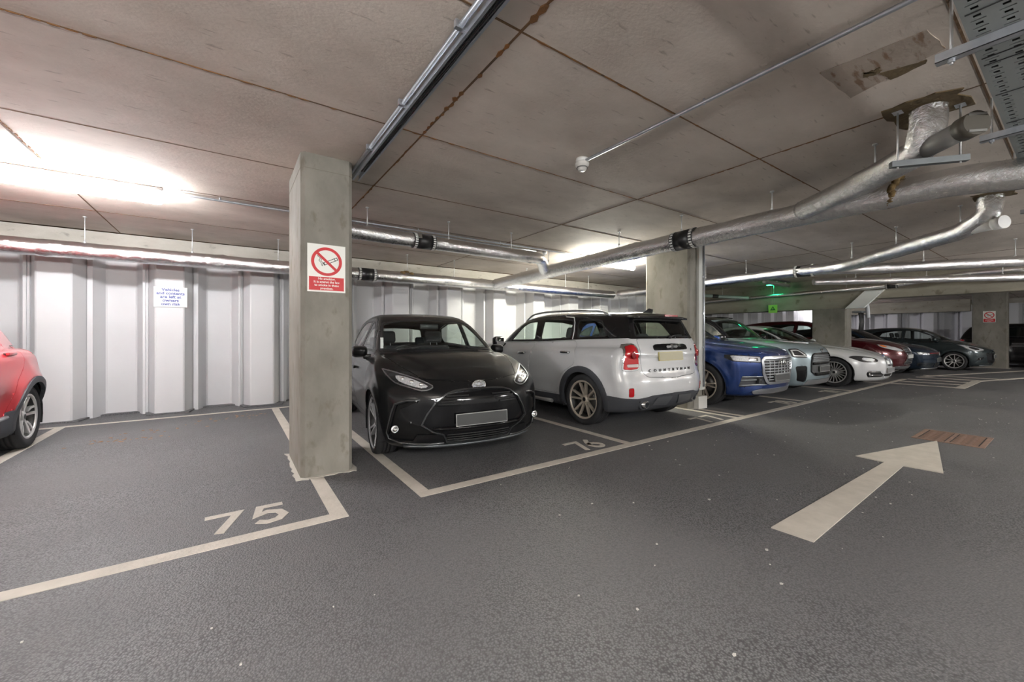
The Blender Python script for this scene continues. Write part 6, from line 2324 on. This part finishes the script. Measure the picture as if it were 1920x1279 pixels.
GM = rounded(GM, 0.03, 2)
b = c.carve(GM, 'F')
pn = c.carve(offset_poly(GM, 0.022), 'F', 0, b, lambda C, N: C[:, 0] > -99)
c.part('grille_surround', b, M_GLOSSK, 0.001, 0.03, 0.012)
g = c.part('grille', pn, mat('grille_mesh', (0.10, 0.105, 0.11), 0.3, 0.5, bump=(70, 1.0, 0.02)), 0, 0.02, -0.01)
bars(c, [0.79, 0.755, 0.72, 0.69], [-0.42, -0.43, -0.44, -0.45], [0.42, 0.43, 0.44, 0.45], M_SATIN, 0.006, 0.0, 'grille_bar', g)
bars(c, [0.64, 0.44], [-0.46, -0.40], [0.46, 0.40], M_GLOSSK, 0.022, 0.0, 'grille_crossbar', g)
plate(c, 0.0, 0.53, True, off=0.008)
ring_badge(c, 0.0, 0.885, [(0, 0, 0.032, 0.032)], M_CHROME, True, 0.006, 0.012, 'badge', M_TRIM)
for s in (1, -1):
    VM = rounded([(0.60, 0.60), (0.80, 0.59), (0.765, 0.31), (0.60, 0.28)], 0.03, 2)
    c.panel('bumper_vent', VM if s > 0 else mirror_poly(VM), 'F', 0, M_GLOSSK, 0.001, 0.03, False, push=-0.012)
c.panel('front_splitter', rounded([(-0.62, 0.235), (0.62, 0.235), (0.56, 0.33), (-0.56, 0.33)], 0.02, 2), 'F', 0, M_SATIN, 0.001, 0.03, False, push=0.012)
mirror_pair(c, 1.55, 0.86, 1.14, P_BLACK)
wheels(c, 'five_wide', M_ALLOYK, 0.225, 0.72)
interior(c, 1.45, 1.12, 0.80, 3.5, 1, hr=0.66)
underbody(c)
for s in (-1, 1):
    MB().tube([(x, s * 0.60, surf_top(c, x, s * 0.6) + 0.04) for x in np.linspace(2.1, 3.8, 12)], 0.014, 8).obj('roof_rail', P_BLACK, c.root)
c.done()

# ---------------------------------------------------------------- white saloon
c = start('saloon', 'SALOON', SALOON, 'white saloon with twin kidney grille parked nose out by the third column', P_WHITE, 0.028)
cut_arches(c, SALOON['axles'], SALOON['wr'], SALOON['arch'])
screens(c, (1.02, 1.355, 0.75, 0.60, 0.05), (1.12, 1.33, 0.62, 0.52, 0.03), G_TINT, G_DARK, (1.2, 2.7), 3.6)
side_windows(c, [[(1.92, 1.02), (2.15, 1.18), (2.42, 1.315), (2.72, 1.365), (2.78, 1.03)], [(2.86, 1.03), (2.82, 1.37), (3.2, 1.365), (3.55, 1.27), (3.72, 1.08)]], G_TINT, 0.018, 0.04, M_SATIN)
doors(c, [('front_door', [(1.55, 0.28), (1.53, 0.8), (1.75, 0.99), (2.80, 1.01), (2.80, 0.28)]), ('rear_door', [(2.82, 0.28), (2.82, 1.01), (3.75, 1.05), (3.62, 0.80), (3.45, 0.62), (3.35, 0.28)])])
bonnet(c, 0.12, 0.52, 1.38, 0.76, 0.10, 0.55)
HB = closed_curve([(0.47, 0.655), (0.49, 0.598), (0.62, 0.585), (0.76, 0.592), (0.86, 0.66), (0.882, 0.70), (0.80, 0.725), (0.70, 0.722), (0.56, 0.695)], 2)
lamp(c, 'headlight', HB, M_TRIM, M_LENSD, 0, 0.010, closed_curve([(0.53, 0.655), (0.56, 0.62), (0.68, 0.615), (0.75, 0.65), (0.70, 0.69), (0.60, 0.68)], 2), M_LENSW, xl=0.56)
for s in (1, -1):
    KP = rounded([(0.02, 0.672), (0.20, 0.668), (0.245, 0.63), (0.225, 0.52), (0.19, 0.50), (0.03, 0.495), (0.012, 0.53), (0.012, 0.64)], 0.03, 2)
    KP = KP if s > 0 else mirror_poly(KP)
    b = c.carve(KP, 'F')
    pn = c.carve(offset_poly(KP, 0.013), 'F', 0, b, lambda C, N: C[:, 0] > -99)
    g = c.part('grille_surround', b, M_CHROME, 0.001, 0.02, 0.012)
    c.part('grille', pn, M_BLACKPL, 0, 0.02, -0.01, g)
    vbars(c, [s * y for y in (0.05, 0.08, 0.11, 0.14, 0.17, 0.20)], 0.52, 0.655, M_SATIN, 0.004, -0.004, 'grille_bar', g)
    FG = rounded([(0.44, 0.39), (0.70, 0.39), (0.715, 0.32), (0.665, 0.245), (0.34, 0.25), (0.32, 0.31), (0.42, 0.34)], 0.025, 2)
    v = c.panel('bumper_vent', FG if s > 0 else mirror_poly(FG), 'F', 0, M_TRIM, 0.001, 0.03, False, push=-0.012)
    bars(c, [0.375, 0.30], [s * 0.44, s * 0.34], [s * 0.70, s * 0.66], M_CHROME, 0.007, 0.0, 'vent_bar', v, 9)
    x = surf(c, s * 0.655, 0.315)
    MB().lathe([(0.0, 0.008), (0.035, 0.004), (0.04, -0.01)], 20, frame_matrix((x - 0.004, s * 0.655, 0.315), (0, 1, 0), (0, 0, 1)) @ Matrix.Rotation(PI, 4, 'Y')).obj('fog_lamp', M_CHROME, v)
c.panel('lower_grille', rounded([(-0.30, 0.26), (0.30, 0.26), (0.32, 0.325), (-0.32, 0.325)], 0.02, 2), 'F', 0, M_TRIM, 0, 0.03, False, push=-0.012)
plate(c, 0.0, 0.40, True, m=mat('plate_blank_grey', (0.20, 0.20, 0.205), 0.5), off=0.005)
ring_badge(c, 0.0, 0.715, [(0, 0, 0.04, 0.036)], M_CHROME, True, 0.005, 0.012, 'badge', mat('badge_blue', (0.05, 0.15, 0.5), 0.3))
mirror_pair(c, 1.80, 0.80, 1.02, P_WHITE)
handles(c, [(2.62, 0.82), (3.55, 0.85)], 0)
wheels(c, 'multi', M_ALLOY, 0.225, 0.72)
interior(c, 1.62, 0.98, 0.78, 3.6, 1, hr=0.6, m=M_SEATG)
underbody(c)
c.done()

# ---------------------------------------------------------------- far cars
P_RED2 = paint_mat('paint_maroon', (0.085, 0.003, 0.008), 0.3, 0.22)
c = start('suv', 'SUV2', SUV2, 'maroon car with chrome framed grille just beyond the third column', P_RED2, 0.034)
cut_arches(c, SUV2['axles'], SUV2['wr'], SUV2['arch'])
screens(c, (1.125, 1.53, 0.77, 0.63, 0.05), (1.14, 1.46, 0.62, 0.52, 0.03), G_DARK, G_DARK, (1.0, 2.6), 3.9)
side_windows(c, [[(1.66, 1.115), (1.95, 1.34), (2.2, 1.485), (2.5, 1.535), (2.52, 1.12)], [(2.60, 1.12), (2.58, 1.54), (3.2, 1.535), (3.52, 1.46), (3.56, 1.14)], [(3.63, 1.15), (3.6, 1.44), (3.86, 1.36), (4.08, 1.20)]], G_TINT)
bonnet(c, 0.14, 0.60, 1.15, 0.76, 0.12, 0.7)
HX = closed_curve([(0.36, 0.76), (0.52, 0.745), (0.70, 0.79), (0.84, 0.855), (0.82, 0.925), (0.77, 0.94), (0.60, 0.90), (0.45, 0.82)], 2)
lamp(c, 'headlight', HX, M_TRIM, M_LENSW, 0, 0.010, closed_curve([(0.72, 0.86), (0.79, 0.87), (0.80, 0.915), (0.73, 0.905)], 2), M_LENSO, xl=0.6)
GX = [(0.36, 0.86), (0.36, 0.74), (0.24, 0.64), (0.40, 0.44), (0.40, 0.38), (-0.40, 0.38), (-0.40, 0.44), (-0.24, 0.64), (-0.36, 0.74), (-0.36, 0.86)]
b = c.carve(GX, 'F')
pn = c.carve(offset_poly(GX, 0.03), 'F', 0, b, lambda C, N: C[:, 0] > -99)
c.part('grille_surround', b, M_CHROME, 0.001, 0.03, 0.014)
g = c.part('grille', pn, M_BLACKPL, 0, 0.02, -0.01)
bars(c, [0.80, 0.74, 0.68, 0.50, 0.45], [-0.33, -0.33, -0.26, -0.30, -0.34], [0.33, 0.33, 0.26, 0.30, 0.34], M_SATIN, 0.01, 0.0, 'grille_bar', g, 9)
plate(c, 0.0, 0.60, True, m=mat('plate_blank_pale', (0.5, 0.52, 0.5), 0.5), off=0.008)
c.panel('skid_plate', rounded([(-0.65, 0.26), (0.65, 0.26), (0.62, 0.335), (-0.62, 0.335)], 0.02, 2), 'F', 0, M_SATIN, 0.001, 0.03, False, push=0.012)
mirror_pair(c, 1.62, 0.88, 1.12, P_RED2)
wheels(c, 'five_wide', M_ALLOY, 0.235, 0.68)
interior(c, 1.48, 1.10, 0.82, 3.6, 1, hr=0.66)
underbody(c)
c.done()

P_NAVY = paint_mat('paint_navy', (0.018, 0.032, 0.055), 0.4, 0.22)
c = start('hatchback', 'GOLF', GOLF, 'navy hatchback with a red line across the grille', P_NAVY, 0.034)
cut_arches(c, GOLF['axles'], GOLF['wr'], GOLF['arch'])
screens(c, (1.0, 1.34, 0.72, 0.58, 0.04), (1.05, 1.30, 0.58, 0.5, 0.02), G_DARK, G_DARK, (0.9, 2.3), 3.6)
side_windows(c, [[(1.55, 1.0), (1.82, 1.20), (2.1, 1.32), (2.34, 1.345), (2.36, 1.0)], [(2.44, 1.0), (2.42, 1.35), (3.0, 1.335), (3.4, 1.25), (3.5, 1.05)]], G_DARK)
bonnet(c, 0.15, 0.52, 1.05, 0.72, 0.10, 0.5)
lamp(c, 'headlight', rounded([(0.56, 0.585), (0.83, 0.60), (0.845, 0.69), (0.56, 0.66)], 0.02, 2), M_TRIM, M_LENSW, 0, 0.012, rounded([(0.62, 0.605), (0.74, 0.61), (0.74, 0.655), (0.62, 0.65)], 0.01, 2), M_LENSD, xl=0.42)
g = c.panel('grille', rounded([(-0.55, 0.585), (0.55, 0.585), (0.55, 0.655), (-0.55, 0.655)], 0.015, 2), 'F', 0, M_BLACKPL, 0, 0.02, False, push=-0.008)
bars(c, [0.648], -0.55, 0.55, mat('red_line', (0.55, 0.01, 0.02), 0.3), 0.007, 0.004, 'red_strip', g)
bars(c, [0.60, 0.625], -0.54, 0.54, M_TRIM, 0.007, 0.0, 'grille_bar', g)
ring_badge(c, 0.0, 0.625, [(0, 0, 0.055, 0.055), (0, 0, 0.03, 0.04)], M_CHROME, True, 0.008, 0.012)
plate(c, 0.0, 0.445, True, off=0.005)
for s in (1, -1):
    q = rounded([(0.36, 0.345), (0.82, 0.365), (0.80, 0.255), (0.36, 0.24)], 0.03, 2)
    v = c.panel('bumper_vent', q if s > 0 else mirror_poly(q), 'F', 0, M_TRIM, 0, 0.03, False, push=-0.015)
    bars(c, [0.33, 0.30, 0.27], [s * 0.40] * 3, [s * 0.79] * 3, P_NAVY, 0.008, 0.0, 'vent_bar', v, 9)
c.panel('lower_grille', rounded([(-0.34, 0.24), (0.34, 0.24), (0.34, 0.36), (-0.34, 0.36)], 0.02, 2), 'F', 0, M_TRIM, 0, 0.03, False, push=-0.015)
pts = [(surf(c, y, 0.185) - 0.01, y, 0.185) for y in np.linspace(-0.72, 0.72, 21)]
MB().tube(pts, 0.014, 6).obj('front_splitter', M_SATIN, c.root)
mirror_pair(c, 1.5, 0.80, 1.0, P_NAVY)
wheels(c, 'vee', M_ALLOY, 0.22, 0.74)
underbody(c)
c.done(lining=False)

P_SLATE = paint_mat('paint_slate', (0.040, 0.055, 0.060), 0.4, 0.25)
c = start('hatchback', 'FIESTA', FIESTA, 'slate grey hatchback with swept headlights in front of the far column', P_SLATE, 0.034)
cut_arches(c, FIESTA['axles'], FIESTA['wr'], FIESTA['arch'])
screens(c, (1.02, 1.345, 0.70, 0.57, 0.045), (1.06, 1.30, 0.56, 0.47, 0.02), G_CLEAR, G_CLEAR, (0.8, 2.1), 3.4)
side_windows(c, [[(1.05, 1.03), (1.26, 1.03), (1.30, 1.16)], [(1.34, 1.03), (1.37, 1.18), (1.70, 1.33), (2.05, 1.375), (2.08, 1.04)], [(2.15, 1.045), (2.13, 1.375), (2.6, 1.36), (2.98, 1.27), (3.08, 1.12)]], G_CLEAR, 0.014, 0.03)
doors(c, [('front_door', [(1.12, 0.30), (1.12, 0.96), (2.10, 1.02), (2.08, 0.30)]), ('rear_door', [(2.10, 0.30), (2.12, 1.02), (3.12, 1.08), (2.98, 0.76), (2.82, 0.30)])])
bonnet(c, 0.16, 0.50, 0.98, 0.72, 0.12)
HF = closed_curve([(0.54, 0.71), (0.66, 0.672), (0.78, 0.668), (0.835, 0.72), (0.83, 0.80), (0.815, 0.875), (0.74, 0.86), (0.65, 0.80)], 2)
lamp(c, 'headlight', HF, M_SATIN, M_LENSW, 0, 0.010, closed_curve([(0.65, 0.72), (0.74, 0.70), (0.79, 0.75), (0.76, 0.80), (0.69, 0.78)], 2), M_LENSD, xl=0.78)
gq = rounded([(-0.56, 0.60), (0.56, 0.60), (0.50, 0.30), (0.42, 0.26), (-0.42, 0.26), (-0.50, 0.30)], 0.04, 2)
g = c.panel('grille', gq, 'F', 0, M_BLACKPL, 0, 0.03, False, push=-0.015)
bars(c, [0.36, 0.33, 0.30], -0.45, 0.45, M_TRIM, 0.008, -0.008, 'grille_bar', g)
bars(c, [0.595], -0.5, 0.5, P_SLATE, 0.012, 0.002, 'grille_crossbar', g)
plate(c, 0.0, 0.485, True, m=mat('plate_blank_mid', (0.14, 0.145, 0.14), 0.5), off=0.004)
ring_badge(c, 0.0, 0.69, [(0, 0, 0.06, 0.028)], M_CHROME, True, 0.006, 0.012, 'badge', mat('badge_navy', (0.01, 0.03, 0.15), 0.3))
for s in (1, -1):
    q = rounded([(0.62, 0.47), (0.74, 0.44), (0.76, 0.36), (0.66, 0.38)], 0.02, 2)
    v = c.panel('bumper_vent', q if s > 0 else mirror_poly(q), 'F', 0, M_TRIM, 0, 0.03, False, push=-0.015)
    MB().ball((surf(c, s * 0.70, 0.41) + 0.004, s * 0.70, 0.41), 0.02, 0.03, 0.03, 6, 12).obj('fog_lamp', M_CHROME, v)
pts = [(surf(c, y, 0.19) - 0.008, y, 0.19) for y in np.linspace(-0.66, 0.66, 21)]
MB().tube(pts, 0.014, 6).obj('front_splitter', M_SATIN, c.root)
mirror_pair(c, 1.25, 0.80, 1.04, P_SLATE)
handles(c, [(1.95, 0.84), (2.92, 0.90)], 0)
wheels(c, 'vee', M_ALLOY, 0.205, 0.74)
interior(c, 1.02, 0.99, 0.76, 3.0, 1, hr=0.62)
underbody(c)
c.done()

P_BLK = paint_mat('paint_black', (0.006, 0.006, 0.007), 0.2, 0.2)
c = start('suv', 'DARK', DARK, 'black car behind the far column at the right edge of the photo', P_BLK, 0.045)
cut_arches(c, DARK['axles'], DARK['wr'], DARK['arch'])
screens(c, (1.125, 1.47, 0.77, 0.63, 0.05), (1.14, 1.44, 0.62, 0.52, 0.03), G_DARK, G_DARK, (1.0, 2.5), 3.9)
side_windows(c, [[(1.66, 1.115), (1.95, 1.34), (2.2, 1.455), (2.5, 1.495), (2.52, 1.12)], [(2.60, 1.12), (2.58, 1.5), (3.2, 1.495), (3.52, 1.42), (3.56, 1.14)]], G_DARK)
lamp(c, 'tail_light', closed_curve([(0.52, 0.90), (0.82, 0.92), (0.84, 1.02), (0.55, 1.02)], 2), M_TRIM, M_LENSR, 1, 0.012, xl=4.2)
mirror_pair(c, 1.62, 0.88, 1.12, P_BLK)
wheels(c, 'five_wide', M_ALLOY, 0.235, 0.68)
underbody(c)
c.done(lining=False)

# ---------------------------------------------------------------- red crossover at the left edge
P_RED = paint_mat('paint_red', (0.52, 0.035, 0.045), 0.25, 0.28)
c = start('crossover', 'RED', RED, 'red crossover at the left edge of the photo, rear wheel showing', P_RED, 0.022)
cut_arches(c, RED['axles'], RED['wr'], RED['arch'], 0.06)
W = RED['W'] / 2
screens(c, (1.10, 1.43, 0.74, 0.60, 0.045), (1.13, 1.38, 0.58, 0.48, 0.03), G_CLEAR, G_DARK, (0.95, 2.2), 3.4)
side_windows(c, [[(1.62, 1.10), (1.90, 1.33), (2.15, 1.44), (2.36, 1.455), (2.38, 1.105)], [(2.45, 1.11), (2.43, 1.455), (2.9, 1.43), (3.18, 1.35), (3.26, 1.24), (3.20, 1.14)]], G_TINT, 0.02, 0.05)
doors(c, [('front_door', [(1.40, 0.36), (1.38, 0.8), (1.44, 1.08), (2.40, 1.095), (2.42, 0.36)]), ('rear_door', [(2.44, 0.36), (2.42, 1.095), (2.43, 1.48), (2.92, 1.455), (3.24, 1.37), (3.36, 1.20), (3.40, 1.05), (3.30, 0.88), (3.10, 0.74), (2.98, 0.50), (2.94, 0.36)])], 0.05)
bonnet(c, 0.14, 0.58, 1.12, 0.74, 0.06, 0.8)
TR = closed_curve([(0.50, 0.98), (0.62, 0.93), (0.80, 0.96), (0.855, 1.0), (0.83, 1.05), (0.72, 1.085), (0.56, 1.06)], 2)
lamp(c, 'tail_light', TR, M_TRIM, M_LENSR, 1, 0.008, xl=3.66)
for s in (-1, 1):
    lim = lambda C, N, s=s: (C[:, 1] * s > W - 0.28)
    c.panel('sill_cladding', rounded([(1.30, 0.10), (3.10, 0.10), (3.06, 0.46), (2.6, 0.40), (1.9, 0.36), (1.30, 0.36)], 0.03, 2), 'S', s, M_CLAD, 0.0, 0.02, False, lim, push=0.010)
    MB().tube([(x, s * (W - 0.012), 0.41 + 0.0 * x) for x in np.linspace(2.1, 2.9, 9)], 0.02, 8).obj('sill_trim', M_SATIN, c.root)
c.panel('bumper_cladding', [(-0.95, 0.10), (0.95, 0.10), (0.95, 0.42), (0.6, 0.40), (-0.6, 0.40), (-0.95, 0.42)], 'F', 1, M_CLAD, 0.0, 0.03, False, lambda C, N: C[:, 0] > 3.84, push=0.008)
c.panel('tailgate', rounded([(-0.60, 0.60), (0.60, 0.60), (0.64, 0.90), (0.50, 1.08), (0.48, 1.42), (-0.48, 1.42), (-0.50, 1.08), (-0.64, 0.90)], 0.05, 2), 'F', 1, lim=lambda C, N: (N[:, 0] > 0.02) & (C[:, 0] > 3.2))
mirror_pair(c, 1.5, 0.82, 1.09, P_RED)
handles(c, [(2.22, 0.97), (3.14, 1.01)], 0, P_RED, 0.19)
wheels(c, 'swirl', M_ALLOY, 0.215, 0.70)
lamp(c, 'headlight', closed_curve([(0.50, 0.74), (0.66, 0.72), (0.80, 0.78), (0.82, 0.86), (0.70, 0.86), (0.54, 0.82)], 2), M_CHROME, M_LENSW, 0, 0.012)
c.panel('grille', rounded([(-0.42, 0.66), (0.42, 0.66), (0.46, 0.74), (-0.46, 0.74)], 0.02, 2), 'F', 0, M_TRIM, 0, 0.03, False, push=-0.01)
plate(c, 0.0, 0.50, True, off=0.012)
plate(c, 0.0, 0.80, False, m=M_PLATEY, mb_=M_PLATEYB, off=0.012)
interior(c, 1.30, 1.06, 0.78, 3.2, 1, hr=0.64)
underbody(c)
c.done()
